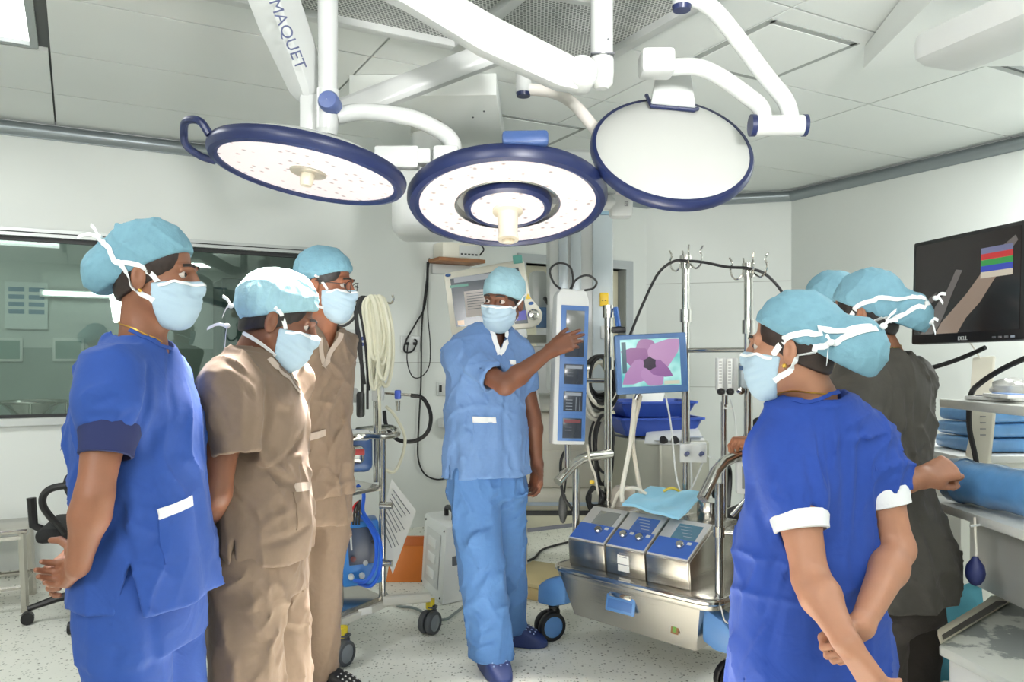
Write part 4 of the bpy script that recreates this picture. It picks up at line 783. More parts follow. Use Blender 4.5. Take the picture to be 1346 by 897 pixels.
# hose coil
e = thing('hose_coil', 'big coil of cream hoses hung from the hooks of the hose stand', 'hose', hx)
rs = random.Random(4)
for k in range(11):
    x0 = rs.uniform(-.02, .035); y0 = -.05+rs.uniform(-.05, .02); wdt = rs.uniform(.03, .065); L = rs.uniform(.24, .42)
    pts = [(x0-.5*wdt, y0, -.02), (x0, y0, .03), (x0+.5*wdt, y0-.02, .0), (x0+wdt, y0-.02, -.12), (x0+wdt, y0, -L*.7), (x0+.6*wdt, y0, -L), (x0+.1*wdt, y0, -L*.92), (x0-.1*wdt, y0, -L*.5)]
    MB().tube(spline(pts, 5, True), .0095, 8, closed=True).build('loop', mat('hose_cream', (224, 222, 200), .35), e)
MB().tube(spline([(.02, -.05, -.35), (.03, -.06, -.55), (.03, -.08, -.68), (.05, -.1, -.78), (.11, -.08, -.80), (.15, -.05, -.66), (.10, -.02, -.55), (.05, 0, -.5)], 6), .008, 8).build('tail', mat('hose_cream'), e)
e = thing('hose_coil', 'bundle of thin black hoses hung left of the cream coil', 'hose', hx+Vector((-.045, 0, 0)))
for k in range(6): x0 = rs.uniform(-.02, .02); MB().tube(spline([(x0+.03, -.04, .02), (x0, -.05, .03), (x0-.03, -.05, -.03), (x0-.02+.005*k, -.05, -.2), (x0+.01, -.06, -.36-.03*k)], 5), .0065, 7).build('loop', rubber, e)
MB().tube(spline([(-.0, -.03, .02), (-.06, -.05, -.08), (-.12, -.05, -.11), (-.16, -.05, -.06), (-.165, -.05, -.0)], 5), .007, 7).build('tail', rubber, e)
e = thing('gas_valve', 'blue and silver gas valve with black hose beside the hose stand pole', 'valve', P(523, 545, 3.9)); MB().box(P(523, 519, 3.9), (.03, .03, .045), .006).build('body', mat('valve_body_blue', (60, 90, 190), .4), e, True); MB().cyl(P(523, 527, 3.9), P(523, 540, 3.9), .013, .010).build('bowl', chrome, e, True); MB().cyl(P(505, 517, 3.9), P(543, 520, 3.9), .007).build('pipe', chrome, e, True)
MB().tube(spline([P(540, 520, 3.9), P(556, 524, 3.9), P(566, 545, 3.9), P(562, 568, 3.9), P(545, 580, 3.9), P(522, 578, 3.9), P(508, 560, 3.9), P(505, 540, 3.9)], 6), .010, 8).build('hose', rubber, e, True)
# paper sheet hanging on the post
e = thing('instruction_sheet', 'white printed sheet hanging at an angle from the hose stand post', 'paper', P(516, 755, 3.84)); c4 = [P(515, 630, 3.84), P(547, 672, 3.92), P(516, 755, 3.9), P(497, 700, 3.82)]
MB().prism(c4, (0, .003, 0)).build('sheet', m_paper, e, True)
for k in range(9):
    a = c4[0].lerp(c4[3], .12+.085*k)+Vector((0, -.002, 0)); b = c4[1].lerp(c4[2], .12+.085*k)+Vector((0, -.002, 0)); u, v = a.lerp(b, .12), a.lerp(b, .85-.1*(k % 3)); MB().tube([u, v], .0022, 4).build('print', m_ink, e, True)
e = thing('orange_folder', 'orange folded bag standing on the floor behind the hose stand', 'bag', PZ(533, 766, 0)); of = mat('orange_vinyl', (216, 118, 36), .5, noise=(6, .08))
MB().prism([PZ(507, 766, 0), PZ(557, 766, 0), PZ(557, 766, 0)+Vector((.0, .10, .19)), PZ(512, 766, 0)+Vector((0, .10, .19))], (0, .05, 0), .006).build('front_pocket', of, e, True); MB().prism([PZ(514, 766, 0)+Vector((0, .10, .16)), PZ(558, 766, 0)+Vector((0, .10, .16)), PZ(558, 766, 0)+Vector((.0, .14, .24)), PZ(516, 766, 0)+Vector((0, .14, .24))], (0, .03, 0), .004).build('flap', mat('orange_dark', (190, 96, 28), .5), e, True)
# suction box
b0 = PZ(588, 803, 0); e = thing('generator_case', 'white metal case with black carrying handle on the floor beside the man in light blue', 'case', b0, -.35); wp = mat('case_white', (226, 228, 226), .4, noise=(3, .02))

A_, B_, C_ = PZ(553, 769, 0), PZ(581, 797, 0), PZ(622, 788, 0); iv = TM[e.name].inverted(); A_, B_, C_ = iv @ A_, iv @ B_, iv @ C_; D_ = A_+C_-B_; up_ = Vector((.03, .05, .41)); upw = iv.to_3x3() @ Vector((.02, .03, .415))
MB().prism([A_, B_, C_, D_], upw, .012).build('case', wp, e)
def face_frame(a, b): m_ = frame((a+b)/2+upw*.5, b-a, (b-a).cross(upw)); return m_
fnm = face_frame(A_, B_); wF = (B_-A_).length; snm = face_frame(B_, C_)
MB().box((0, .0, .004), (wF*.62, .30, .006), .004, fnm).build('front_plate', lgrey, e); [MB().box((0, -.085+.085*k, .009), (wF*.34, .05, .008), .006, fnm).build('rib', wp, e) for k in range(3)]
[MB().lathe([(.006, 0), (.006, .004), (.001, .005)], fnm @ Matrix.Translation((x*wF, y, .001)), 10, False).build('screw', black, e) for x in (-.42, .42) for y in (-.18, .18)]
hm_ = (A_+B_+C_+D_)/4+upw; hd_ = (D_-A_).normalized()*.0+(A_-B_).normalized(); MB().tube(spline([hm_+hd_*.07, hm_+hd_*.06+Vector((0, 0, .05)), hm_-hd_*.06+Vector((0, 0, .05)), hm_-hd_*.07], 4), .014, 8).build('handle', black, e)
MB().box((-.02, .02, .002), (.06, .05, .005), .002, snm).build('rating_plate', greyp, e)
cable('power_cable', [PZ(612, 795, .012), PZ(600, 805, .012), PZ(580, 815, .012), PZ(545, 800, .012), PZ(520, 795, .012), PZ(500, 770, .012)], .007, mat('cable_grey', (130, 140, 138), .5), 'grey cable lying on the floor in front of the white metal case')
# wooden step
e = thing('wooden_step', 'low pale yellow wooden step on the floor left of the trolley', 'step', PZ(706, 790, 0)); yw = mat('yellow_wood', (226, 200, 146), .5, noise=(5, .06)); a, b, c_, d = PZ(664, 782, 0), PZ(716, 793, 0), PZ(758, 765, 0), PZ(700, 756, 0)
MB().prism([v+Vector((0, 0, .0)) for v in (a, b, c_, d)], (0, 0, .065), .004).build('base_block', yw, e, True); MB().prism([v+Vector((0, 0, .067)) for v in (a, b, c_, d)], (0, 0, .022), .004).build('top_board', mat('yellow_wood_top', (232, 212, 160), .45, noise=(4, .05)), e, True)
cable('floor_lead', [P(674, 700, 3.9), P(676, 735, 3.9), P(680, 755, 3.9), PZ(678, 780, .01)], .005, rubber, 'black lead hanging behind the leg of the man in light blue')
# ---------------- steel stool at the left ----------------
e = thing('steel_stool', 'stainless steel step table at the left edge', 'stool', R(-.45, .25, 0)); z0 = .41
c4 = [R(-.9, .43, z0), R(-.07, .43, z0), R(-.05, .07, z0), R(-.9, .07, z0)]; MB().prism(c4, (0, 0, .025), .005).build('top', steel, e, True)
cn = sum(c4, Vector())/4
for p in c4: q = p.lerp(cn, .06); q2 = q.lerp(cn, -.04); MB().tube([Vector((q.x, q.y, z0)), Vector((q2.x, q2.y, 0))], .019, 4).build('leg', steel, e, True)
for i in range(4): a, b = c4[i].lerp(cn, .05), c4[(i+1) % 4].lerp(cn, .05); MB().tube([Vector((a.x, a.y, .13)), Vector((b.x, b.y, .13))], .012, 6).build('stretcher', steel, e, True); MB().tube([Vector((a.x, a.y, z0-.02)), Vector((b.x, b.y, z0-.02))], .014, 4).build('apron', steel, e, True)
# ---------------- right: screen on its arm, trolley, bags ----------------
lt, lb, rt, rb_ = Vector((1.348, 2.68, 1.706)), Vector((1.335, 2.68, 1.366)), Vector((1.446, 2.24, 1.71)), Vector((1.44, 2.24, 1.37))
nm = (rt-lt).cross(lt-lb).normalized(); nm = -nm if nm.x > 0 else nm
dm = frame((lt+lb+rt+rb_)/4, rt-lt, nm); DW, DH = .452, .34
e = thing('wall_monitor', 'black flat monitor with a scan image on the screen at the right edge', 'monitor', mtx=dm)
MB().box((0, 0, -.02), (DW, DH, .04), .006).build('bezel', black, e); s_ = MB().box((0, .008, .001), (DW-.035, DH-.045, .003)).build('screen', screen_mat('scan_black', (46, 40, 38), .5), e)
for pl, col in (([(-.17, -.14), (-.14, -.135), (-.11, -.10), (-.10, -.05), (-.07, .0), (-.05, .055), (-.035, .05), (-.06, -.02), (-.075, -.07), (-.09, -.11), (-.105, -.14)], (120, 114, 110)), ([(-.19, -.06), (-.15, -.03), (-.12, -.005), (-.125, -.03), (-.16, -.06)], (110, 104, 100)), ([(-.045, -.14), (-.03, -.10), (.0, -.06), (.03, -.02), (.06, .03), (.10, .07), (.12, .065), (.085, -.0), (.06, -.05), (.03, -.09), (.01, -.135)], (168, 146, 128)), ([(.15, .09), (.19, .125), (.195, .11), (.165, .06)], (120, 116, 118))):
    mx_ = sum(p[0] for p in pl)/len(pl)
    MB().prism([(min(.205, max(-.205, x+(x-mx_)*.7-.01)), max(-.14, y*1.05), .0028) for x, y in pl], (0, 0, .0006)).build('scan_shape', screen_mat('scan_%d' % col[0], col, .6), s_, smooth=0)
for k, col in enumerate(((120, 124, 160), (210, 60, 60), (60, 160, 80), (60, 80, 190), (220, 210, 190))): MB().box((.125, .10-.018*k, .0034), (.115, .018, .0012)).build('colour_key', screen_mat('key_%d' % k, col, .7), s_)
text_part('lettering', 'DELL', .017, dm @ Matrix.Translation((-.0, -.158, .0012)), lgrey, e); [MB().box((.12+.022*k, -.159, .001), (.012, .006, .003)).build('button', greyp if k < 3 else scr_line, e) for k in range(4)]
MB().cyl((0, -.02, -.03), (.02, -.02, -.16), .03).build('mount', black, e); bt = dm @ Vector((.05, -.02, -.16))
MB().tube([dm @ Vector((.02, -.02, -.15)), Vector((2.0, 2.6, 1.5)), Vector((2.9, 3.2, 1.5))], .025, 10).build('mount_arm', lgrey, e, True)
m_tr = mat('trolley_white', (222, 224, 218), .4, noise=(3, .04))
e = thing('supply_trolley', 'white two tier supply trolley with a lower cabinet at the right edge', 'trolley', (1.75, 2.3, 0)); x0, x1, y0, y1 = 1.45, 2.05, 1.72, 2.78
MB().box(((x0+.03+x1)/2, (y0+y1)/2, 1.165), (x1-x0-.03, y1-y0-.02, .03), .006).build('upper_shelf', m_tr, e, True); MB().box(((x0+x1)/2-.03, (y0+y1)/2-.05, .835), (x1-x0+.06, y1-y0+.0, .03), .006).build('tabletop', m_tr, e, True)
MB().box(((x0+x1)/2+.06, (y0+y1)/2, .685), (x1-x0-.10, y1-y0-.10, .27), .01).build('cabinet', m_tr, e, True)
MB().box((x0+.055, 2.05, .685), (.006, .5, .22), .002).build('cabinet_door', m_tr, e, True); MB().box((x0+.052, 2.22, .62), (.012, .08, .03), .003).build('door_handle', greyp, e, True)
for x in (x1-.04,):
    for y in (y0+.07, y1-.07): MB().box((x, y, .28), (.05, .05, .56), .004).build('leg', m_tr, e, True)
for y in (y1-.05,): MB().box((x1-.05, y, 1.0), (.03, .03, .32), .003).build('post', m_tr, e, True)
MB().box((x1-.05, y0+.05, 1.0), (.03, .03, .32), .003).build('post', m_tr, e, True)
m_wrap = mat('wrap_blue', (96, 150, 204), .28, noise=(7, .18), bump=(9, .8), coat=.6)
e = thing('wrapped_roll', 'blue roll wrapped in clear plastic lying on the trolley top', 'roll', (1.55, 2.1, .85)); rp = [Vector((1.443, 2.60, .925)), Vector((1.50, 2.35, .925)), Vector((1.55, 2.05, .927)), Vector((1.58, 1.8, .925))]
pts = spline(rp, 6); MB().tube([pts[0]+(pts[0]-pts[1]).normalized()*.03]+pts, [.03]+[.068+.003*math.sin(i*2.1) for i in range(len(pts))], 24).build('roll', m_wrap, e, True); MB().tube([pts[0]+(pts[0]-pts[1]).normalized()*.026, pts[0], pts[1]], [.036, .071, .073], 18, False).build('plastic_end', mat('clear_wrap', (200, 220, 235), .1, trans=.7), e, True)
m_film = mat('clear_film', (230, 230, 226), .15, trans=.35)
for i, (a, lab) in enumerate((((1308, 512, 2.6), 'flat white syringe packet lying on the upper trolley shelf'), ((1325, 508, 2.5), 'blue printed white packet lying on the upper trolley shelf'), ((1335, 500, 2.6), 'crumpled clear film packet on the upper trolley shelf'))):
    c_ = P(*a); c_.z = 1.183; w_ = (.08, .16, .012) if i < 2 else (.12, .14, .06); e = thing('supply_packet', lab, 'packet', c_, .4-.5*i)
    if i < 2: MB().box((0, 0, .006+.012*i), w_, .003).build('packet', m_paper, e); MB().box((0, 0, .013+.012*i), (.05, .1, .003)).build('print', mat('print_blue', (110, 150, 210), .5) if i else m_ink, e)
    else: 
        bmx = MB(); bmx.ball((0, 0, .035), (.07, .08, .035), sub=3); rr = random.Random(2); bmx.v = [tuple(Vector(v)*(1+rr.uniform(-.12, .12))) for v in bmx.v]; bmx.build('film', m_film, e)
e = thing('drainage_bag', 'pale clear plastic bag hanging below the screen', 'bag', P(1288, 610, 2.75)); pts = [P(1278, 470, 2.85), P(1305, 468, 2.85), P(1300, 520, 2.85), P(1305, 545, 2.85), P(1298, 612, 2.85), P(1268, 600, 2.85), P(1276, 560, 2.85), P(1274, 520, 2.85)]
MB().prism(pts, (.02, .012, 0), .004).build('bag', mat('bag_clear', (228, 222, 206), .25, trans=.25), e, True); [MB().box(P(1292, 548+8*k, 2.845), (.02, .002, .004)).build('print', m_ink, e, True) for k in range(4)]
MB().tube(spline([P(1288, 472, 2.855), P(1283, 462, 2.8), dm @ Vector((-.05, -.14, -.05)), dm @ Vector((-.05, -.12, -.03))], 4), .003, 6).build('hanger', cream, e, True)
cable('monitor_cable', [(1295, 457, 2.62), (1280, 464, 2.66), (1250, 476, 2.72), (1215, 486, 2.8), (1180, 492, 2.9)], .008, rubber, 'black cable running left from under the wall monitor')
cable('monitor_cable', [(1360, 466, 2.4), (1320, 484, 2.5), (1290, 503, 2.6), (1276, 520, 2.7), (1274, 560, 2.75), (1282, 600, 2.75), (1288, 640, 2.75)], .009, rubber, 'thick black cable curving down past the clear bag')
e = thing('bulb_pump', 'dark blue rubber squeeze bulb hanging from a tube under the trolley top', 'bulb', P(1282, 770, 2.35)); MB().tube(spline([P(1281, 680, 2.38), P(1282, 705, 2.37), P(1283, 725, 2.36), P(1282, 740, 2.35)], 4), .004, 8).build('tube', cream, e, True); MB().lathe([(.001, .048), (.008, .046), (.012, .038), (.024, .02), (.0275, .0), (.025, -.016), (.014, -.034), (.001, -.04)], Matrix.Translation(P(1282, 753, 2.35)), 20, False).build('bulb', mat('bulb_navy', (34, 44, 96), .5), e, True); MB().cyl(P(1275, 692, 2.375), P(1290, 690, 2.375), .004).build('connector', white_metal, e, True)
# worn grey equipment table below
m_worn = bpy.data.materials.new('worn_grey_paint'); m_worn.use_nodes = True; nt = m_worn.node_tree; b = nt.nodes['Principled BSDF']; tc = nt.nodes.new('ShaderNodeTexCoord'); n = nt.nodes.new('ShaderNodeTexNoise'); n.inputs['Scale'].default_value = 4.5; n.inputs['Detail'].default_value = 7; n.inputs['Roughness'].default_value = .6; nt.links.new(tc.outputs['Object'], n.inputs['Vector'])
r = nt.nodes.new('ShaderNodeValToRGB'); r.color_ramp.elements[0].position = .5; r.color_ramp.elements[1].position = .53; r.color_ramp.elements[0].color = lin((132, 138, 136))+(1,); r.color_ramp.elements[1].color = lin((198, 202, 194))+(1,); nt.links.new(n.outputs['Fac'], r.inputs[0]); nt.links.new(r.outputs[0], b.inputs['Base Color']); b.inputs['Roughness'].default_value = .5
e = thing('machine_base', 'low grey painted machine table with worn patches and a slot, bottom right corner', 'table', (1.65, 2.2, 0)); zt = .52
tp = [PZ(1234, 848, zt), PZ(1346, 905, zt), PZ(1420, 880, zt), PZ(1400, 800, zt), PZ(1302, 782, zt)]
MB().prism(tp, (0, 0, -.03), .006).build('top', m_worn, e, True); ct = sum(tp, Vector())/5
MB().prism([Vector((p.x, p.y, .08)).lerp(Vector((ct.x, ct.y, .08)), .12) for p in tp], (0, 0, zt-.12), .01).build('body', mat('machine_white', (226, 228, 224), .4), e, True)
sl0, sl1, sl2, sl3 = PZ(1236, 842, zt+.02), PZ(1318, 795, zt+.02), PZ(1334, 792, zt+.02), PZ(1240, 850, zt+.02)
MB().prism([PZ(1232, 836, zt+.001), PZ(1310, 788, zt+.001), PZ(1332, 790, zt+.001), PZ(1236, 848, zt+.001)], (0, 0, .018), .002).build('slot_frame', mat('slot_ivory', (206, 200, 180), .5), e, True); MB().prism([PZ(1238, 836, zt+.02), PZ(1310, 791, zt+.02), PZ(1324, 792, zt+.02), PZ(1240, 842, zt+.02)], (0, 0, .002)).build('slot', mat('slot_dark', (70, 68, 62), .6), e, True)
for p in tp[:2]+tp[3:]: q = p.lerp(ct, .2); MB().cyl(Vector((q.x, q.y, 0)), Vector((q.x, q.y, .1)), .03).build('foot', black, e, True)
cloth('teal_sheet', [P(1225, 900, 2.62), P(1300, 900, 2.62), P(1290, 770, 2.78), P(1232, 770, 2.78)], mat('sheet_teal', (96, 178, 200), .7, bump=(20, .3)), 'teal sheet hanging behind the legs of the person in grey', 'sheet', 14, 14, .01, .006)
# counter with blue packs behind the person in grey
e = thing('side_counter', 'white side counter against the right wall behind the person in grey', 'counter', (2.2, 3.6, 0)); MB().box((2.2, 3.55, .45), (.75, .6, .9), .01).build('body', m_tr, e, True); MB().box((2.19, 3.54, .915), (.8, .66, .03), .006).build('top', lgrey, e, True)
for k in range(3):
    e = thing('blue_pack', ['lowest blue wrapped pack on the side counter', 'middle blue wrapped pack on the side counter', 'topmost blue wrapped pack on the side counter'][k], 'pack', (2.06+.01*k, 3.42, .932+.062*k), .1*k, 'blue wrapped packs on the side counter'); MB().box((0, 0, .03), (.36, .28, .058), .02, seg=3).build('pack', m_wrap, e)
e = thing('red_kidney_tray', 'dark red tray on the trolley top beside the clear bag', 'tray', (1.56, 2.66, .852)); MB().lathe([(.001, .0), (.05, .0), (.07, .018), (.072, .018), (.052, .004), (.001, .004)], Matrix.Translation((1.56, 2.64, .852)), 28, False).build('dish', mat('dark_red', (120, 44, 54), .45), e, True)
# ---------------- behind the window ----------------
def bw(px, py): 
    r_ = (px-CX)/F; w_ = R(0, BQ+.01); t = (r_*w_.y-w_.x)/(D1.x-r_*D1.y); Y = w_.y+D1.y*t; return t, H-(py-HY)/F*Y
t, z = bw(35, 402); e = thing('wall_chart', 'printed chart on the wall beyond the window', 'poster', mtx=frame(R(t, BQ+.01, z), D1, DQ)); MB().box((0, 0, .004), (.30, .38, .008)).build('sheet', mat('chart_white', (214, 224, 220), .5), e); [MB().box((-.07+.14*(k % 2), .13-.06*(k//2), .009), (.11, .035, .002)).build('print', mat('chart_blue', (120, 150, 170), .6), e) for k in range(8)]
for px, lab in ((8, 'left framed picture on the wall beyond the window'), (90, 'right framed picture on the wall beyond the window')):
    t, z = bw(px, 460); e = thing('picture_frame', lab, 'picture', mtx=frame(R(t, BQ+.01, z), D1, DQ)); MB().box((0, 0, .008), (.23, .19, .016), .004).build('frame', mat('frame_white', (214, 220, 214), .4), e); MB().box((0, 0, .0175), (.19, .15, .003)).build('print', mat('picture_green', (120, 150, 140), .4), e)
t, z = bw(45, 500); e = thing('basin_stand', 'steel basin on a tubular stand beyond the window', 'stand', R(t, -1.9, 0))
MB().lathe([(.001, .90), (.12, .91), (.21, 1.0), (.22, 1.0), (.125, .895), (.001, .885)], Matrix(), 32, False).build('basin', chrome, e)
MB().tube([(.235*math.cos(a*.35), .235*math.sin(a*.35), .995) for a in range(18)], .012, 8, closed=True).build('ring', steel, e)
for k in range(4): a = k*math.pi/2+.5; o = MB().tube([(.235*math.cos(a), .235*math.sin(a), .995), (.25*math.cos(a), .25*math.sin(a), .03)], .012, 8).build('leg', steel, e)
t, z = bw(120, 388); e = thing('reflected_tube', 'glowing tube added beyond the window in place of a reflection in the glass', 'light', mtx=frame(R(t, BQ+.01, z), D1, DQ)); MB().box((0, 0, .02), (.75, .06, .04), .006).build('batten', white_metal, e); MB().cyl((-.35, 0, .055), (.35, 0, .055), .016).build('tube', mat('reflected_tube_glow', (255, 255, 255), .5, emit=((240, 255, 248), 5)), e)  # glowing tube and batten added to stand for a tube mirrored in the pane
t, z = bw(300, 440); e = thing('dark_doorway_box', 'tall dark box standing in for a dark doorway beyond the window at its right end', 'cabinet', R(t+.1, -1.9, 0), RA); MB().box((0, 0, 1.0), (.5, .5, 2.0), .01).build('body', mat('doorway_dark', (70, 92, 88), .5), e); MB().box((-.12, -.255, 1.0), (.22, .01, 1.9), .004).build('door', mat('doorway_panel_dark', (82, 104, 100), .5), e); MB().box((.12, -.255, 1.0), (.22, .01, 1.9), .004).build('door', mat('doorway_panel_dark'), e)  # dark box put where the far room has a dark doorway
# ================= people: implicit surfaces, meshed in numpy =================
def A(*v): return np.array(v[0] if len(v) == 1 else v, dtype=np.float32)
def nrm(v): v = A(v); return v/np.linalg.norm(v)
def smin(a, b, k): h = np.clip(.5+.5*(b-a)/k, 0, 1); return b+(a-b)*h-k*h*(1-h)
def smax(a, b, k): return -smin(-a, -b, k)
def cone(X, a, b, ra, rb):
    a, b = A(a), A(b); ba = b-a; pa = X-a; h = np.clip(pa@ba/max(float(ba@ba), 1e-9), 0, 1); return np.linalg.norm(pa-h[:, None]*ba, axis=1)-(ra+(rb-ra)*h)
def ell(X, c, r, M=None):
    q = X-A(c)
    if M is not None: q = q@M
    q = q/A(r); k = np.linalg.norm(q, axis=1); return (k-1)*min(r) if False else (k-1)*np.linalg.norm(q*A(r), axis=1)/np.maximum(k, 1e-4)
def table(z, *cols):
    """smooth z lookup tables (Catmull-Rom through the given stations)"""
    z = np.array(z, float); o = np.argsort(z); z = z[o]; out = []; zz = np.linspace(z[0], z[-1], 160)
    for c in cols:
        c = np.array(c, float)[o]; m = np.gradient(c, z); i = np.clip(np.searchsorted(z, zz)-1, 0, len(z)-2); h = z[i+1]-z[i]; t = (zz-z[i])/h
        out.append(((2*t**3-3*t**2+1)*c[i]+(t**3-2*t**2+t)*h*m[i]+(-2*t**3+3*t**2)*c[i+1]+(t**3-t**2)*h*m[i+1]).astype(np.float32))
    return zz.astype(np.float32), out
def zloft(X, T, f, p=2.3, ztop=None, zbot=None, cap=.02):
    """stack of super-ellipses; T=(z, [cx, cy, lateral, front depth, back depth]); f = facing"""
    zz, (cx, cy, a, bf, bb) = T; z = X[:, 2]; g = lambda c: np.interp(z, zz, c).astype(np.float32)
    dx, dy = X[:, 0]-g(cx), X[:, 1]-g(cy); v = dx*f[0]+dy*f[1]; u = dx*f[1]-dy*f[0]
    b = np.where(v > 0, g(bf), g(bb)); q = ((np.abs(u)/g(a))**p+(np.abs(v)/b)**p)**(1/p); r = np.hypot(u, v); d = r*(1-1/np.maximum(q, .05))
    if ztop is not None: d = smax(d, z-ztop, cap)
    if zbot is not None: d = smax(d, zbot-z, .004)
    return d
def nets(D, lo, h):
    S = D < 0; n = D.shape; C = np.zeros([k-1 for k in n], np.int8); cs = [(i, j, k) for i in (0, 1) for j in (0, 1) for k in (0, 1)]
    sl = lambda B, c: B[c[0]:n[0]-1+c[0], c[1]:n[1]-1+c[1], c[2]:n[2]-1+c[2]]
    for c in cs: C += sl(S, c)
    act = (C > 0) & (C < 8); I = np.argwhere(act)
    if len(I) == 0: return np.zeros((0, 3)), []
    acc = np.zeros((len(I), 3), np.float32); cnt = np.zeros(len(I), np.float32); vals = {c: D[I[:, 0]+c[0], I[:, 1]+c[1], I[:, 2]+c[2]] for c in cs}
    for a in cs:
        for ax in range(3):
            if a[ax]: continue
            b = list(a); b[ax] = 1; b = tuple(b); va, vb = vals[a], vals[b]; m = (va < 0) != (vb < 0); t = np.where(m, va/np.where(m, va-vb, 1), 0)
            p = np.tile(A(a), (len(I), 1)); p[:, ax] = t; acc += p*m[:, None]; cnt += m
    V_ = lo+h*(I+acc/cnt[:, None]); vid = -np.ones(act.shape, np.int64); vid[act] = np.arange(len(I)); Q = []
    for ax in range(3):
        o1, o2 = [(1, 2), (2, 0), (0, 1)][ax]; s0 = [slice(1, n[0]-1), slice(1, n[1]-1), slice(1, n[2]-1)]; s0[ax] = slice(0, n[ax]-1); s1 = list(s0); s1[ax] = slice(1, n[ax])
        a, b = S[tuple(s0)], S[tuple(s1)]; E_ = np.argwhere(a != b); fl = a[tuple(E_.T)]; base = E_.copy()
        for k in range(3):
            if k != ax: base[:, k] += 1
        def cell(d1, d2): c = base.copy(); c[:, o1] -= d1; c[:, o2] -= d2; return vid[c[:, 0], c[:, 1], c[:, 2]]
        q = np.stack([cell(1, 1), cell(0, 1), cell(0, 0), cell(1, 0)], 1); q[~fl] = q[~fl][:, ::-1]; Q.append(q)
    Q = np.concatenate(Q); Q = Q[(Q >= 0).all(1)]; return V_, Q
def mesh_sdf(fn, lo, hi, h, smooth=1):
    lo, hi = A(lo), A(hi); nb = np.maximum(1, np.ceil((hi-lo)/(4*h)).astype(int)); bc = np.stack(np.meshgrid(*[np.arange(k) for k in nb], indexing='ij'), -1).reshape(-1, 3)
    dc = fn((lo+(bc*4+1.5)*h).astype(np.float32)); on = np.abs(dc) < 9*h
    D = np.repeat(np.repeat(np.repeat(np.where(dc < 0, -1, 1).astype(np.float32).reshape(nb), 4, 0), 4, 1), 4, 2)
    off = np.stack(np.meshgrid(*[np.arange(4)]*3, indexing='ij'), -1).reshape(-1, 3); idx = (bc[on][:, None, :]*4+off[None]).reshape(-1, 3)
    D[idx[:, 0], idx[:, 1], idx[:, 2]] = fn((lo+idx*h).astype(np.float32)); V_, Q = nets(D, lo, h)
    for _ in range(smooth):
        if len(V_) == 0: break
        s = np.zeros_like(V_); c = np.zeros(len(V_))
        for a, b in ((0, 1), (1, 2), (2, 3), (3, 0)):
            np.add.at(s, Q[:, a], V_[Q[:, b]]); np.add.at(c, Q[:, a], 1); np.add.at(s, Q[:, b], V_[Q[:, a]]); np.add.at(c, Q[:, b], 1)
        k = c > 0; V_[k] = V_[k]*.5+.5*s[k]/c[k][:, None]
    return V_, Q
def np_obj(name, pieces, m, parent):
    vs, qs, k = [], [], 0
    for v, q in pieces:
        if len(v): vs.append(v); qs.append(np.array(q)+k); k += len(v)
    v = np.concatenate(vs).astype(np.float64); q = np.concatenate(qs); off = A(TM[parent.name].translation); v = v-off
    me = bpy.data.meshes.new(name); me.vertices.add(len(v)); me.vertices.foreach_set('co', v.astype(np.float32).ravel()); me.loops.add(len(q)*4); me.loops.foreach_set('vertex_index', q.astype(np.int32).ravel())
    me.polygons.add(len(q)); me.polygons.foreach_set('loop_start', np.arange(0, len(q)*4, 4, dtype=np.int32)); me.polygons.foreach_set('use_smooth', np.ones(len(q), bool)); me.update(calc_edges=True); me.validate()
    me.materials.append(m); o = link(bpy.data.objects.new(name, me)); o.parent = parent; TM[o.name] = TM[parent.name]; return o
def grad(fn, X, e=.002):
    X = A(X); g = np.stack([fn(X+A([e if k == i else 0 for k in range(3)]))-fn(X-A([e if k == i else 0 for k in range(3)])) for i in range(3)], 1); return g/np.maximum(np.linalg.norm(g, axis=1, keepdims=True), 1e-6)
def snap(fn, X, off=0, it=5):
    X = A(X)
    for _ in range(it): X = X-grad(fn, X)*(fn(X)-off)[:, None]*.9
    return X
def ribbon(name, pts, fn, width, off, m, parent, n=8, th=.0016, snapit=True):
    p = A([tuple(v) for v in spline(pts, n)])
    if snapit: p = snap(fn, p, off)
    g = grad(fn, p); t = np.gradient(p, axis=0); s = np.cross(g, t); s /= np.maximum(np.linalg.norm(s, axis=1, keepdims=True), 1e-6); w = s*width/2; mb = MB(); N = len(p); L = [p-w, p+w, p+w+g*th, p-w+g*th]
    vs = np.stack(L, 1).reshape(-1, 3); fs = [(i*4+j, i*4+(j+1) % 4, i*4+4+(j+1) % 4, i*4+4+j) for i in range(N-1) for j in range(4)]+[(3, 2, 1, 0), (N*4-4, N*4-3, N*4-2, N*4-1)]
    mb.add(vs.tolist(), fs); return mb.build(name, m, parent, True)
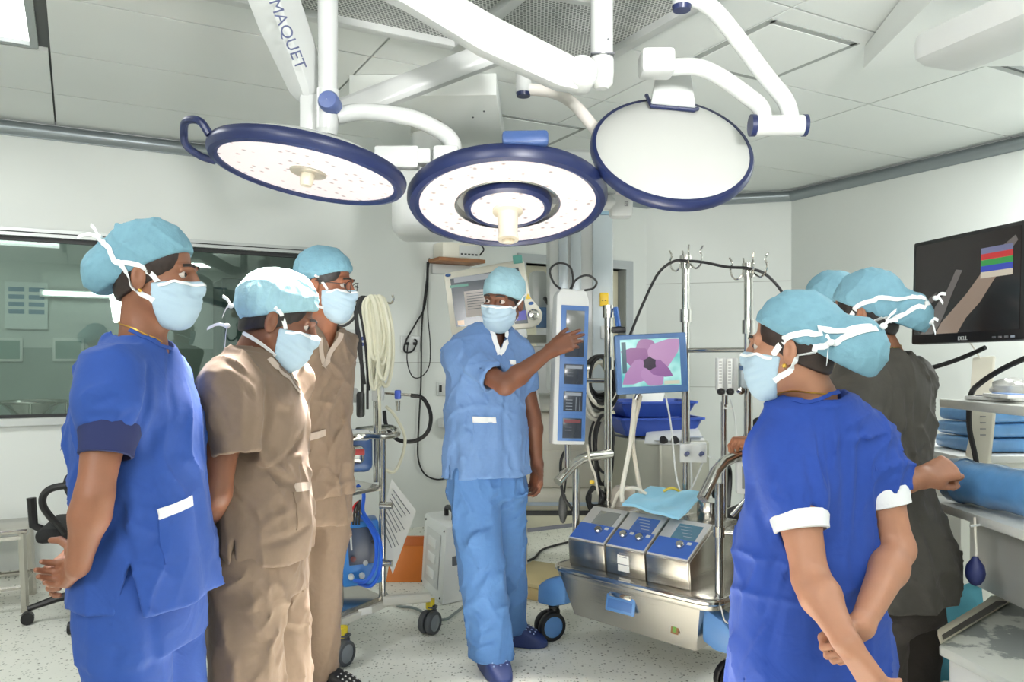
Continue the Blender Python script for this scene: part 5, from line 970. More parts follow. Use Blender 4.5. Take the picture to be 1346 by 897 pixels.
def patch(name, P00, P10, P11, P01, fn, off, m, parent, nu=14, nv=8, th=.002):
    """cloth patch laid on a surface: bilinear quad snapped to it"""
    u, v = np.meshgrid(np.linspace(0, 1, nu), np.linspace(0, 1, nv), indexing='ij'); u, v = u.ravel()[:, None], v.ravel()[:, None]
    X = (1-u)*(1-v)*A(P00)+u*(1-v)*A(P10)+u*v*A(P11)+(1-u)*v*A(P01); c_ = snap(fn, X.mean(0, keepdims=True), off, 8); dn = grad(fn, c_, .02)[0]; X = X-dn*((X-c_)@dn)[:, None]+dn*.07
    for _ in range(60): X = X-dn*(np.clip(fn(X)-off, -.02, .02)*.6)[:, None]
    G3 = X.reshape(nu, nv, 3)
    for _ in range(2): G3[1:-1] = (G3[:-2]+2*G3[1:-1]+G3[2:])/4; G3[:, 1:-1] = (G3[:, :-2]+2*G3[:, 1:-1]+G3[:, 2:])/4
    X = G3.reshape(-1, 3); g = np.tile(dn, (len(X), 1)); N = nu*nv; V_ = np.concatenate([X-g*.004, X+g*(th+.0012)]); mb = MB(); fs = []
    for i in range(nu-1):
        for j in range(nv-1): a = i*nv+j; fs += [(N+a, N+a+nv, N+a+nv+1, N+a+1), (a, a+1, a+nv+1, a+nv)]
    rim = [i*nv for i in range(nu)]+[(nu-1)*nv+j for j in range(1, nv)]+[i*nv+nv-1 for i in range(nu-2, -1, -1)]+[j for j in range(nv-2, 0, -1)]
    for k in range(len(rim)): a, b = rim[k], rim[(k+1) % len(rim)]; fs.append((a, b, N+b, N+a))
    mb.add(V_.tolist(), fs); return mb.build(name, m, parent, True)
def wrinkle(X, amp, seed, fz=1.0, sc=1.0):
    """soft swells plus sparse sharp folds"""
    rs = np.random.RandomState(seed); d = np.zeros(len(X), np.float32)
    for i in range(4):
        k = rs.normal(size=3); k[2] *= .45*fz; k = k/np.linalg.norm(k)*rs.uniform(14, 34)*sc; w_ = rs.normal(size=3)*9
        d += (np.sin(X@A(k)+1.6*np.sin(X@A(w_)+rs.uniform(0, 6))+rs.uniform(0, 6))*.45*rs.uniform(.4, 1)).astype(np.float32)
    for i in range(7):
        k = rs.normal(size=3); k[2] *= .55*fz; k = k/np.linalg.norm(k)*rs.uniform(18, 46)*sc; w_ = rs.normal(size=3)*11*sc; v_ = rs.normal(size=3)*13
        m_ = np.clip(np.sin(X@A(v_)+rs.uniform(0, 6))*1.6-.35, 0, 1); s = 1-np.abs(np.sin(X@A(k)+1.4*np.sin(X@A(w_)+rs.uniform(0, 6))+rs.uniform(0, 6))); d -= (s*s*s*m_*1.5).astype(np.float32)
    return d*amp/2
def creases(X, L):
    d = np.zeros(len(X), np.float32)
    for a, b, w_, dep in L: d += dep*np.exp(-(np.maximum(cone(X, a, b, 0, 0), 0)/w_)**2)
    return d
# ---- head
class Head:
    def __init__(s, O, f, up=(0, 0, 1), sc=1.0, cap=None, plane=(.024, .55), bun=None, seed=1, ear=True):
        s.O = A(tuple(O)); s.f = nrm(f); u = A(up); s.r = nrm(np.cross(s.f, u)); s.u = np.cross(s.r, s.f); s.M = np.stack([s.r, s.f, s.u], 1); s.sc = sc; s.plane = plane; s.bun = bun; s.seed = seed
    def loc(s, X): return (X-s.O)@s.M/s.sc
    def w(s, p): return Vector((s.O+s.M@A(p)*s.sc).tolist())
    def face(s, q):
        d = ell(q, (0, -.012, .048), (.076, .096, .088)); d = smin(d, ell(q, (0, .03, -.035), (.062, .066, .082)), .03); d = smin(d, cone(q, (-.018, .068, -.098), (.018, .068, -.098), .018, .018), .025)
        for x in (-1, 1):
            d = smin(d, cone(q, (x*.058, .0, -.045), (x*.03, .055, -.095), .016, .016), .025); d = smin(d, ell(q, (x*.04, .066, -.02), (.022, .02, .02)), .02)
            d = smin(d, cone(q, (x*.014, .093, .03), (x*.045, .078, .028), .009, .008), .014)
            d = smax(d, -ell(q, (x*.031, .096, .012), (.0175, .014, .0125)), .008)
            d = smin(d, cone(q, (x*.018, .0845, .0175), (x*.044, .0765, .0165), .0042, .0038), .004)
            e_ = ell(q, (x*.079, -.008, -.004), (.009, .0185, .031), M=np.array([[1, -x*.35, 0], [x*.35, 1, 0], [0, 0, 1]], np.float32)); e_ = smax(e_, -ell(q, (x*.088, -.002, .002), (.008, .0095, .018)), .004); d = smin(d, e_, .006)
        d = smin(d, cone(q, (0, .092, .022), (0, .112, -.022), .007, .0115), .010); d = smin(d, cone(q, (-.012, .10, -.028), (.012, .10, -.028), .0075, .0075), .008); return d
    def skin(s, X, nb): q = s.loc(X); d = s.face(q)*s.sc; return smin(d, cone(X, s.w((0, -.022, -.05)), nb, .052*s.sc, .056*s.sc), .03)
    def dcap(s, X):
        q = s.loc(X); d = ell(q, (0, -.012, .05), (.086, .107, .1))
        if s.bun is not None: d = smin(d, ell(q, s.bun[0], s.bun[1]), .03)
        az = np.arctan2(q[:, 0], q[:, 1]-0); pl = s.plane[0]+s.plane[1]*q[:, 1]-q[:, 2]; near = np.exp(-np.clip(-pl, 0, 1)/.035)
        d = d+wrinkle(q, .005, s.seed, 2.0, 1.6)+.0012*np.sin(az*34+3*np.sin(az*5))*near-.0+.003*near; return smax(d, pl, .005)*s.sc
    def dmask(s, X):
        q = s.loc(X); d = smin(s.face(q)-.0045, ell(q, (0, .049, -.055), (.058, .067, .064)), .02); z = q[:, 2]; y = q[:, 1]
        d = d+.0014*np.sin((z+.35*(y-.1))*2*math.pi/.021)*np.exp(-((z+.05)/.03)**2)
        d = smax(d, z-(-.004+.12*(y-.1)-.0), .004); d = smax(d, -.122+.25*(y-.1)-z, .006); return smax(d, (.020-.12*(z+.05))-y, .004)*s.sc
    def dall(s, X): return np.minimum(np.minimum(s.face(s.loc(X))*s.sc, s.dcap(X)), s.dmask(X))
    def dhair(s, X, drop):
        q = s.loc(X); d = np.minimum(ell(q, (0, -.012, .048), (.0785, .099, .09)), smin(ell(q, (0, -.02, -.03), (.066, .075, .06)), ell(q, (0, -.012, .04), (.0785, .099, .085)), .03))
        lim = s.plane[0]-drop+s.plane[1]*q[:, 1]*.9-q[:, 2]; d = smax(d+wrinkle(q, .0015, 5, .3, 4), lim, .008); d = smax(d, q[:, 1]-.072, .01); return d*s.sc
# ---- hand
def rot(v, a, ang): a = nrm(a); v = A(v); return v*math.cos(ang)+np.cross(a, v)*math.sin(ang)+a*(a@v)*(1-math.cos(ang))
def hand(W, d, n, right, curls, sc=1.0, thumb=(.55, .75, .35), tc=(20, 25), spread=.05):
    """returns list of cones; d wrist to knuckles, n where the palm faces; curls: 4 x (deg, deg, deg)"""
    W = A(tuple(W)); d = nrm(d); n = A(n); n = nrm(n-d*(n@d)); t = np.cross(d, n) if right else np.cross(n, d); palm, fing = [], []; offs = (.029, .0095, -.0095, -.027); Ls = (.070, .078, .073, .057); kd = (.088, .092, .088, .08)
    for i in range(4):
        K = W+(d*kd[i]+t*offs[i])*sc; palm.append((W+(t*offs[i]*.55)*sc, K, .0165*sc, .0125*sc)); p = K; v = nrm(d+t*spread*(1.5-i)); a = 0; ax = np.cross(v, n)
        for j, fr_ in enumerate((.45, .30, .25)):
            a += math.radians(curls[i][j]); w_ = nrm(v*math.cos(a)+n*math.sin(a)); b = p+w_*Ls[i]*fr_*sc; r0 = (.0098, .0086, .0078)[j]*(.88 if i == 3 else 1); r1 = (.0086, .0078, .0068)[j]*(.88 if i == 3 else 1); fing.append((p, b, r0*sc, r1*sc, i)); p = b
    B = W+(d*.022+t*.022+n*.006)*sc; v = nrm(d*thumb[0]+t*thumb[1]+n*thumb[2]); p = B; palm.append((W+d*.005*sc, B+v*.018*sc, .017*sc, .015*sc))
    ax = np.cross(v, d*.8+n*.6-t*.5); ang = 0
    for j, L in enumerate((.042, .033, .026)):
        if j: v = rot(v, ax, math.radians(tc[j-1]))
        b = p+v*L*sc; fing.append((p, b, (.0135, .0108, .0095)[j]*sc, (.0108, .0095, .0078)[j]*sc, 4)); p = b
    return palm, fing
def dhand(X, H_):
    palm, fing = H_; d = None
    for a, b, ra, rb in palm: c = cone(X, a, b, ra, rb); d = c if d is None else smin(d, c, .014)
    g = {}
    for a, b, ra, rb, i in fing: c = cone(X, a, b, ra, rb); g[i] = c if i not in g else smin(g[i], c, .003)
    for i, c in g.items(): d = smin(d, c, .006 if i < 4 else .010)
    return d
def arm_fn(S, E_, W, H_, k=1.0):
    S, E_, W = A(tuple(S)), A(tuple(E_)), A(tuple(W)); M1 = E_+(W-E_)*.28
    def fn(X):
        d = smin(cone(X, S, S+(E_-S)*.5, .050*k, .048*k), cone(X, S+(E_-S)*.5, E_, .047*k, .038*k), .02); f_ = smin(cone(X, E_, M1, .039*k, .042*k), cone(X, M1, W, .042*k, .0255*k), .02); d = smin(d, f_, .02); return smin(d, dhand(X, H_), .016) if H_ else d
    return fn
def bbox(pts, m): p = np.array([tuple(x) for x in pts]); return p.min(0)-m, p.max(0)+m
m_cap = mat('cap_nonwoven', (112, 156, 173), .8, noise=(30, .06), bump=(60, .35)); m_cap2 = mat('cap_pale', (146, 184, 196), .8, noise=(30, .06), bump=(60, .35)); m_mask = mat('mask_paper', (170, 194, 210), .75, bump=(50, .15)); m_tie = mat('tie_white', (240, 242, 242), .7)
mat('hair_black', (26, 20, 18), .5, noise=(60, .3)); m_eye = mat('eye_white', (196, 186, 178), .25); m_iris = mat('iris_dark', (28, 18, 14), .15); m_gold = mat('gold', (212, 170, 80), .3, 1)
def skin_mat(name, rgb): return mat(name, rgb, .52, noise=(18, .05, 4), bump=(120, .06), sss=.06)
def cloth_mat(name, rgb):
    m = mat(name, rgb, .8, noise=(55, .035), bump=(10, .55), sheen=.03)
    for n in m.node_tree.nodes:
        if n.type == 'TEX_NOISE' and abs(n.inputs['Scale'].default_value-10) < .1: n.inputs['Distortion'].default_value = 1.2; n.inputs['Detail'].default_value = 3; n.inputs['Roughness'].default_value = .45
    return m
def make_head(e, body_pieces, hd, nb, hres=.0034, cap=m_cap, hair=None, drop=.03, glasses=False):
    lo = hd.O-.17*hd.sc; hi = hd.O+.17*hd.sc; lo2 = np.minimum(lo, A(tuple(nb))-.08); body_pieces.append(mesh_sdf(lambda X: hd.skin(X, nb), lo2, hi, hres))
    c = np_obj('surgical_cap', [mesh_sdf(hd.dcap, hd.O-.30*hd.sc, hd.O+.30*hd.sc, .0042)], cap, e)
    mk = np_obj('face_mask', [mesh_sdf(hd.dmask, lo, hi, .0032)], m_mask, e)
    h_ = np_obj('hair', [mesh_sdf(lambda X: hd.dhair(X, drop), lo, hi, .0042)], hair or mat('hair_black', (26, 20, 18), .5, noise=(60, .3)), e)
    for x in (-1, 1):
        ey = MB().ball(hd.w((x*.031, .0752, .0105)), .0122*hd.sc, sub=3).build('eye', m_eye, e, True); ic = hd.w((x*.031+EYE[0], .0752+.0088, .0105+EYE[1])); MB().ball(ic, .0064*hd.sc, sub=2).build('iris', m_iris, ey, True)
        ribbon('eyebrow', [hd.w(p) for p in ((x*.014, .1, .031), (x*.030, .1, .037), (x*.048, .085, .031))], lambda X: hd.face(hd.loc(X))*hd.sc, .0075, .001, mat('hair_black'), h_, 5)
    for x in (-1, 1):
        if x in STRAP_SIDES:
            for pth in STRAPS: ribbon('tie_strap', [hd.w((x*a, b, c_)) for a, b, c_ in pth], hd.dall, .011, .0012, m_tie, mk)
    ribbon('mask_binding', [hd.w(p) for p in ((-.07, .035, -.02), (-.05, .09, -.012), (0, .122, -.012), (.05, .09, -.012), (.07, .035, -.02))], hd.dmask, .007, .0008, m_tie, mk)
    return c, mk, h_
STRAPS = [((.066, .03, -.01), (.083, .005, .030), (.085, -.05, .045), (.06, -.10, .06), (.0, -.125, .065)), ((.064, .024, -.085), (.082, -.025, -.04), (.07, -.07, -.03), (.04, -.1, -.025), (.0, -.11, -.02))]
STRAP_SIDES = (-1, 1); EYE = (0, 0)
def bow(e, c, up, size=.05, dirs=((-1, .3), (-.6, -.9), (.4, -1)), axis=(1, 0, 0)):
    ax = Vector(axis).normalized(); c = Vector(c)
    for i, (a, b) in enumerate(dirs):
        pts = [c, c+ax*a*size*.5+Vector((0, 0, b*size*.4+.008)), c+ax*a*size+Vector((0, -.004, b*size))]; q = spline(pts, 4); mb = MB(); vs = []; fs = []
        for p in q: vs += [p+Vector((.001, -.001, .0045)), p+Vector((-.001, -.001, -.0045)), p+Vector((-.001, .001, -.0045)), p+Vector((.001, .001, .0045))]
        for k in range(len(q)-1): fs += [(k*4+j, k*4+(j+1) % 4, k*4+4+(j+1) % 4, k*4+4+j) for j in range(4)]
        n4 = len(vs); fs += [(3, 2, 1, 0), (n4-4, n4-3, n4-2, n4-1)]; mb.add(vs, fs).build('tie_end', m_tie, e, True)
    MB().ball(c, (.009, .008, .008)).build('tie_knot', m_tie, e, True)
def fit(fn0, cr, n=4):
    """lay each crease on the surface as a short polyline"""
    out = []
    for a, b, w_, dep in cr:
        a, b = A(a), A(b); p = snap(fn0, np.stack([a+(b-a)*k/n for k in range(n+1)]), 0, 6); out.append((p, w_, dep))
    return out
def crease_field(X, L):
    d = np.zeros(len(X), np.float32)
    for p, w_, dep in L:
        m = np.abs(X-p.mean(0)).max(1) < (np.abs(p-p.mean(0)).max()+3*w_)
        if not m.any(): continue
        Y_ = X[m]; q = None; N = len(p)-1
        for k in range(N): c = cone(Y_, p[k], p[k+1], 0, 0); q = c if q is None else np.minimum(q, c)
        e_ = np.clip(np.linalg.norm(Y_-p[N//2], axis=1)/(np.linalg.norm(p[-1]-p[0])*.5+1e-6), 0, 2); d[m] += dep*2.0*np.exp(-(np.maximum(q, 0)/w_)**2)*np.clip(1.45-e_, 0, 1)
    return d
def tunic_fn(T, f, sh, sleeves, nb, hem, seed, amp=.004, vneck=None, cr=(), neck_r=.062, ztop=None, hemfold=.006, nf=9, slits=(), sleeve_k=.05):
    """sh: shoulder points; sleeves: list of [(a, b, ra, rb), ...]; carve the neck, the sleeve ends and the hem"""
    nb = A(tuple(nb)); zz, cols = T; f2 = nrm((f[0], f[1], 0))
    FC = []
    def fn(X, carve=True):
        d = zloft(X, T, f, ztop=ztop, cap=.06); z = X[:, 2]
        for s in sh: d = smin(d, cone(X, nb-A(0, 0, .045), s, .058, .060), .06)
        for sl in sleeves:
            for a, b, ra, rb in sl[:-1]: d = smin(d, cone(X, a, b, ra, rb), sleeve_k)
            a, b, ra, rb = sl[-1]; ax = nrm(A(tuple(b))-A(tuple(a))); c = smax(cone(X, a, b, ra, rb), (X-A(tuple(b)))@ax, .004); d = smin(d, c, sleeve_k*.6)
        cx, cy = np.interp(z, zz, cols[0]), np.interp(z, zz, cols[1]); az = np.arctan2((X[:, 0]-cx)*f2[0]+(X[:, 1]-cy)*f2[1], (X[:, 0]-cx)*f2[1]-(X[:, 1]-cy)*f2[0]); low = np.clip((hem+.36-z)/.36, 0, 1)
        d = d+wrinkle(X, amp, seed)+hemfold*low*np.sin(az*nf+1.3*np.sin(z*11+seed)+seed).astype(np.float32)
        if len(FC): d = d+crease_field(X, FC)
        d = smax(d, hem+.004*np.sin(az*3+seed)-z, .005)
        if carve:
            d = smax(d, -cone(X, nb-A(0, 0, .03), nb+A(0, 0, .16), neck_r, neck_r+.012), .006)
            if vneck is not None:
                c, depth, half = A(tuple(vneck[0])), vneck[1], vneck[2]; fr = nrm(vneck[3]) if len(vneck) > 3 else f2; lat = nrm(np.cross(fr, A(0, 0, 1))); q = X-c; lu, lv = np.abs(q@lat), q@fr; w_ = half*np.clip((q[:, 2]+depth)/depth, -.2, 1.4); d = smax(d, np.minimum(np.minimum(w_-lu, lv+.03), q[:, 2]+depth), .006)
            for sl in sleeves: a, b, ra, rb = sl[-1]; a, b = A(tuple(a)), A(tuple(b)); ax = nrm(b-a); d = smax(d, -cone(X, b-ax*.035, b+ax*.05, rb-.013, rb-.011), .003)
            for (c, hgt, wd) in slits:
                c = A(tuple(c)); out = nrm((c[0]-np.interp(c[2], zz, cols[0]), c[1]-np.interp(c[2], zz, cols[1]), 0)); lat = np.cross(out, A(0, 0, 1)); q = X-c; w_ = wd*np.clip((hgt-q[:, 2])/hgt, 0, 1); d = smax(d, -np.maximum(np.maximum(np.abs(q@lat)-w_-.0, -(q@out)-.06), q[:, 2]-hgt), .003)
        return d.astype(np.float32)
    FC.extend(fit(lambda X: fn(X, False), cr) if len(cr) else [])
    return fn
def trousers_fn(T, f, legs, seed, amp=.004, bot=None, top=None, cr=()):
    """T pelvis table, legs: list of tables"""
    FC = []
    def fn(X):
        d = zloft(X, T, f, ztop=top, zbot=T[0][0], cap=.03)
        for L in legs: d = smin(d, zloft(X, L, f, p=2.1, ztop=L[0][-1], cap=.05), .035)
        z = X[:, 2]; d = d+wrinkle(X, amp, seed, .8)
        if len(FC): d = d+crease_field(X, FC)
        if bot is not None: d = smax(d, bot-z, .005)
        return d.astype(np.float32)
    FC.extend(fit(fn, cr) if len(cr) else [])
    return fn
def leg_table(hip, knee, ank, r=(.105, .085, .075)):
    pts = [(hip[2], hip[0], hip[1], r[0]), ((hip[2]+knee[2])/2, (hip[0]+knee[0])/2, (hip[1]+knee[1])/2, (r[0]+r[1])/2), (knee[2], knee[0], knee[1], r[1]), ((ank[2]+knee[2])/2, (ank[0]+knee[0])/2, (ank[1]+knee[1])/2, (r[2]+r[1])/2), (ank[2], ank[0], ank[1], r[2])]
    z, x, y, rr = zip(*pts); return table(z, x, y, rr, rr, rr)
def clog(e, ank, d, m, sc=1.0, dots=True, sole=None):
    """closed-toe clog; ank = point on the floor under the ankle"""
    d = nrm((d[0], d[1], 0)); s_ = np.cross(A(0, 0, 1), d); a = A(ank[0], ank[1], 0); L = lambda y, x, z: a+(d*y+s_*x)*sc+A(0, 0, z*sc)
    def fn(X):
        q = X-a; y, x, z = q@d/sc, q@s_/sc, q[:, 2]/sc; w_ = .043+.010*np.clip(y/.12, 0, 1); top_ = np.where(y < .05, .075+.0*y, .095-.0*y-.06*np.clip((y-.05)/.13, 0, 1)**1.3)
        f_ = ((np.abs(x)/w_)**2.6+(np.abs(y-.055)/.135)**2.6)**(1/2.6); r_ = (f_-1)*.045; dd = smax(r_, z-top_, .02); dd = smax(dd, -z, .006); op = ell(np.stack([x, y, z], 1), (0, -.02, .10), (.036, .075, .075)); return (smax(dd, -op, .004)*sc).astype(np.float32)
    c = np_obj('clog', [mesh_sdf(fn, a-.25, a+.25+A(0, 0, 0), .0055)], m, e); 
    if dots:
        for i in range(4):
            for j in range(3): p = snap(fn, A([tuple(L(.09+.022*i, -.028+.028*j, .10))]), .0)[0]; MB().ball(Vector(p.tolist()), (.005, .005, .004), sub=1).build('vent_hole', mat('vent_pale', (150, 170, 210), .5) if dots == 2 else mat('vent_white', (200, 200, 200), .5), c, True)
    return c
def person(name, label, loc): return thing(name, label, 'person', loc)
def arm_pieces(pieces, S, E_, W, H_, k=1.0, hres=.0026):
    fn = arm_fn(S, E_, W, H_, k); lo, hi = bbox([S, E_, W], .07); pieces.append(mesh_sdf(fn, lo, hi, .0062))
    if H_: 
        lo, hi = bbox([c[0] for c in H_[1]]+[c[1] for c in H_[1]]+[W], .03); pieces.append(mesh_sdf(fn, lo, hi, hres))
    return fn
def core(pieces, nb, pel, sh): 
    fn = lambda X: np.minimum(cone(X, nb, pel, .06, .08), np.minimum(cone(X, A(tuple(nb))-A(0, 0, .06), sh[0], .035, .035), cone(X, A(tuple(nb))-A(0, 0, .06), sh[1], .035, .035))); lo, hi = bbox([nb, pel]+list(sh), .1); pieces.append(mesh_sdf(fn, lo, hi, .02))
def cuff(name, a, b, r0, r1, m, parent): 
    a, b = Vector(a), Vector(b); ax = (b-a).normalized(); M = frame(a, ax.orthogonal(), ax); L = (b-a).length
    return MB().lathe([(r0-.006, 0), (r0, .002), (r0+.002, L*.3), (r1+.001, L*.7), (r1, L-.002), (r1-.006, L), (r1-.007, L*.5)], M, 28, False).build(name, m, parent, True)
NG = lambda b: math.radians(b)
RELAX = [(18, 22, 12), (22, 26, 14), (26, 30, 16), (30, 34, 18)]; FIST = [(70, 85, 45)]*4
# ---------------- woman in royal blue at the left ----------------
m_royal = cloth_mat('scrub_royal_blue', (27, 67, 142)); m_navyc = mat('cuff_navy', (26, 36, 82), .85)
def woman_left():
    f = (1, .05); e = person('person', 'woman in royal blue scrubs with navy cuffs, hands behind back, at far left', (-.92, 2.0, 0)); sk = skin_mat('skin_w1', (134, 88, 64)); bp = []
    hd = Head(P(203, 367, 2.0), (1, .06, -.03), sc=1.0, bun=((0, -.105, .012), (.074, .066, .066)), seed=3); nb = A(-.925, 2.0, 1.36)
    SR, ER, WR = P(150, 497, 1.845), P(124, 652, 1.765), P(103, 742, 1.775); SL, EL, WL = Vector((-.95, 2.16, 1.26)), Vector((-1.0, 2.2, 1.0)), Vector((-1.135, 2.06, .80))
    HR_ = hand(WR, (-.62, .60, -.40), (-.6, -.5, .2), True, [(35, 45, 25), (40, 45, 25), (45, 50, 30), (50, 50, 30)], .92, (.5, .8, .3)); HL_ = hand(WL, (-.15, -.85, -.35), (.85, -.1, .2), False, [(25, 35, 20), (30, 40, 20), (35, 40, 20), (40, 40, 20)], .9)
    make_head(e, bp, hd, nb, hair=mat('hair_dark_brown', (40, 26, 20), .5, noise=(60, .3)), drop=.045)
    arm_pieces(bp, SR, ER, WR, HR_, .98); arm_pieces(bp, SL, EL, WL, HL_, .95); core(bp, nb, (-.92, 2, .75), (SR, SL)); body = np_obj('body', bp, sk, e)
    z = [.70, .758, .843, .977, 1.072, 1.186, 1.262, 1.33, 1.38]; cxp = [188, 189, 190, 187, 184, 182, 181, 180, 180]; X0 = [(p-673)/525 for p in cxp]
    T = table(z, X0, [2.0]*9, [.205, .20, .19, .175, .17, .176, .16, .11, .06], [.170, .168, .160, .15, .147, .14, .112, .08, .05], [.155, .153, .15, .146, .146, .136, .112, .08, .05])
    CU = P(146, 562, 1.815); CU2 = P(139, 600, 1.79); slv = [[(SR, P(150, 535, 1.83), .068, .078), (P(150, 535, 1.83), CU, .080, .064)], [(SL, SL+(EL-SL)*.3, .07, .075), (SL+(EL-SL)*.3, SL+(EL-SL)*.5, .075, .06)]]
    q = lambda a, b, Y: tuple(P(a, b, Y)); cr = [(q(200, 480, 1.87), q(180, 560, 1.80), .010, .010), (q(195, 520, 1.82), q(172, 610, 1.8), .010, .010), (q(185, 545, 1.76), q(160, 560, 1.74), .008, .005), (q(125, 530, 1.76), q(160, 520, 1.75), .009, .006), (q(120, 545, 1.76), q(150, 550, 1.74), .007, .005), (q(150, 690, 1.8), q(172, 745, 1.8), .010, .006), (q(170, 620, 1.8), q(176, 700, 1.8), .012, -.006), (q(215, 610, 1.82), q(250, 560, 1.84), .012, .004), (q(210, 730, 1.8), q(240, 690, 1.82), .014, .005), (q(130, 720, 1.83), q(160, 660, 1.8), .012, .006), (q(218, 470, 1.97), q(235, 560, 1.88), .010, .005)]
    fn = tunic_fn(T, f, [SR, SL], slv, nb, .73, 3, .011, vneck=((-.86, 1.98, 1.41), .085, .045), cr=cr, neck_r=.070, ztop=1.40, slits=[((-.862, 1.79, .73), .125, .030)], hemfold=.005)
    tu = np_obj('tunic', [mesh_sdf(fn, (-1.2, 1.68, .70), (-.66, 2.34, 1.44), .0056)], m_royal, e)
    cuff('sleeve_cuff', P(146, 558, 1.815), CU2, .064, .058, m_navyc, tu); cuff('sleeve_cuff', SL+(EL-SL)*.48, SL+(EL-SL)*.62, .058, .056, m_navyc, tu)
    fo = lambda X: fn(X, False)
    patch('pocket_trim', P(219, 669, 1.84), P(270, 650, 1.92), P(272, 663, 1.92), P(219, 683, 1.84), fo, .001, mat('trim_white', (226, 228, 228), .8), tu); pk = patch('pocket', P(219, 682, 1.84), P(272, 662, 1.92), P(277, 722, 1.93), P(226, 742, 1.84), fo, .0006, m_royal, tu, 14, 10, .0022)
    ribbon('neck_binding', [P(168, 431, 1.93), P(190, 441, 1.92), P(207, 456, 1.95), P(215, 463, 1.99)], fo, .010, .001, m_royal, tu)
    L1, L2 = leg_table((-.925, 1.915, .80), (-.92, 1.915, .45), (-.93, 1.915, .06), (.10, .098, .09)), leg_table((-.925, 2.085, .80), (-.90, 2.085, .45), (-.92, 2.085, .06), (.10, .098, .09))
    TP = table([.62, .75, .95], [-.925]*3, [2.0]*3, [.175, .175, .15], [.145, .142, .13], [.14, .142, .13]); fp = trousers_fn(TP, f, [L1, L2], 8, .004, bot=.05, top=.95, cr=[(q(210, 800, 1.8), q(218, 897, 1.8), .012, .006), (q(135, 897, 1.78), q(150, 860, 1.78), .012, .005)])
    np_obj('trousers', [mesh_sdf(fp, (-1.15, 1.74, .04), (-.72, 2.28, .97), .0075)], m_royal, e)
    for y in (1.90, 2.10): clog(e, (-.93, y), (1, 0), mat('clog_black', (24, 24, 26), .5), 1, False)
    mk = [o for o in e.children if o.name.startswith('face_mask')][0]
    for pth in (((.066, .035, -.012), (.082, .0, .022), (.088, -.05, .03), (.085, -.07, .035)), ((.06, .03, -.06), (.079, -.02, -.03), (.09, -.05, .015), (.08, -.09, .07), (.04, -.125, .095))): ribbon('tie_strap', [hd.w(p) for p in pth], hd.dall, .012, .0015, m_tie, mk)
    bow(mk, hd.w((.03, -.125, .095)), 1, .05, ((-1, .0), (-.35, .6)))
    ribbon('necklace', [hd.w((.0, -.08, -.11)), hd.w((.055, -.03, -.125)), hd.w((.06, .03, -.15)), hd.w((.03, .06, -.17))], lambda X: hd.skin(X, nb), .0025, .001, m_gold, body, 8, .002)
    MB().ball(hd.w((.088, -.0, -.036)), .005).build('earring', m_gold, body, True)
STRAP_SIDES = ()
woman_left()
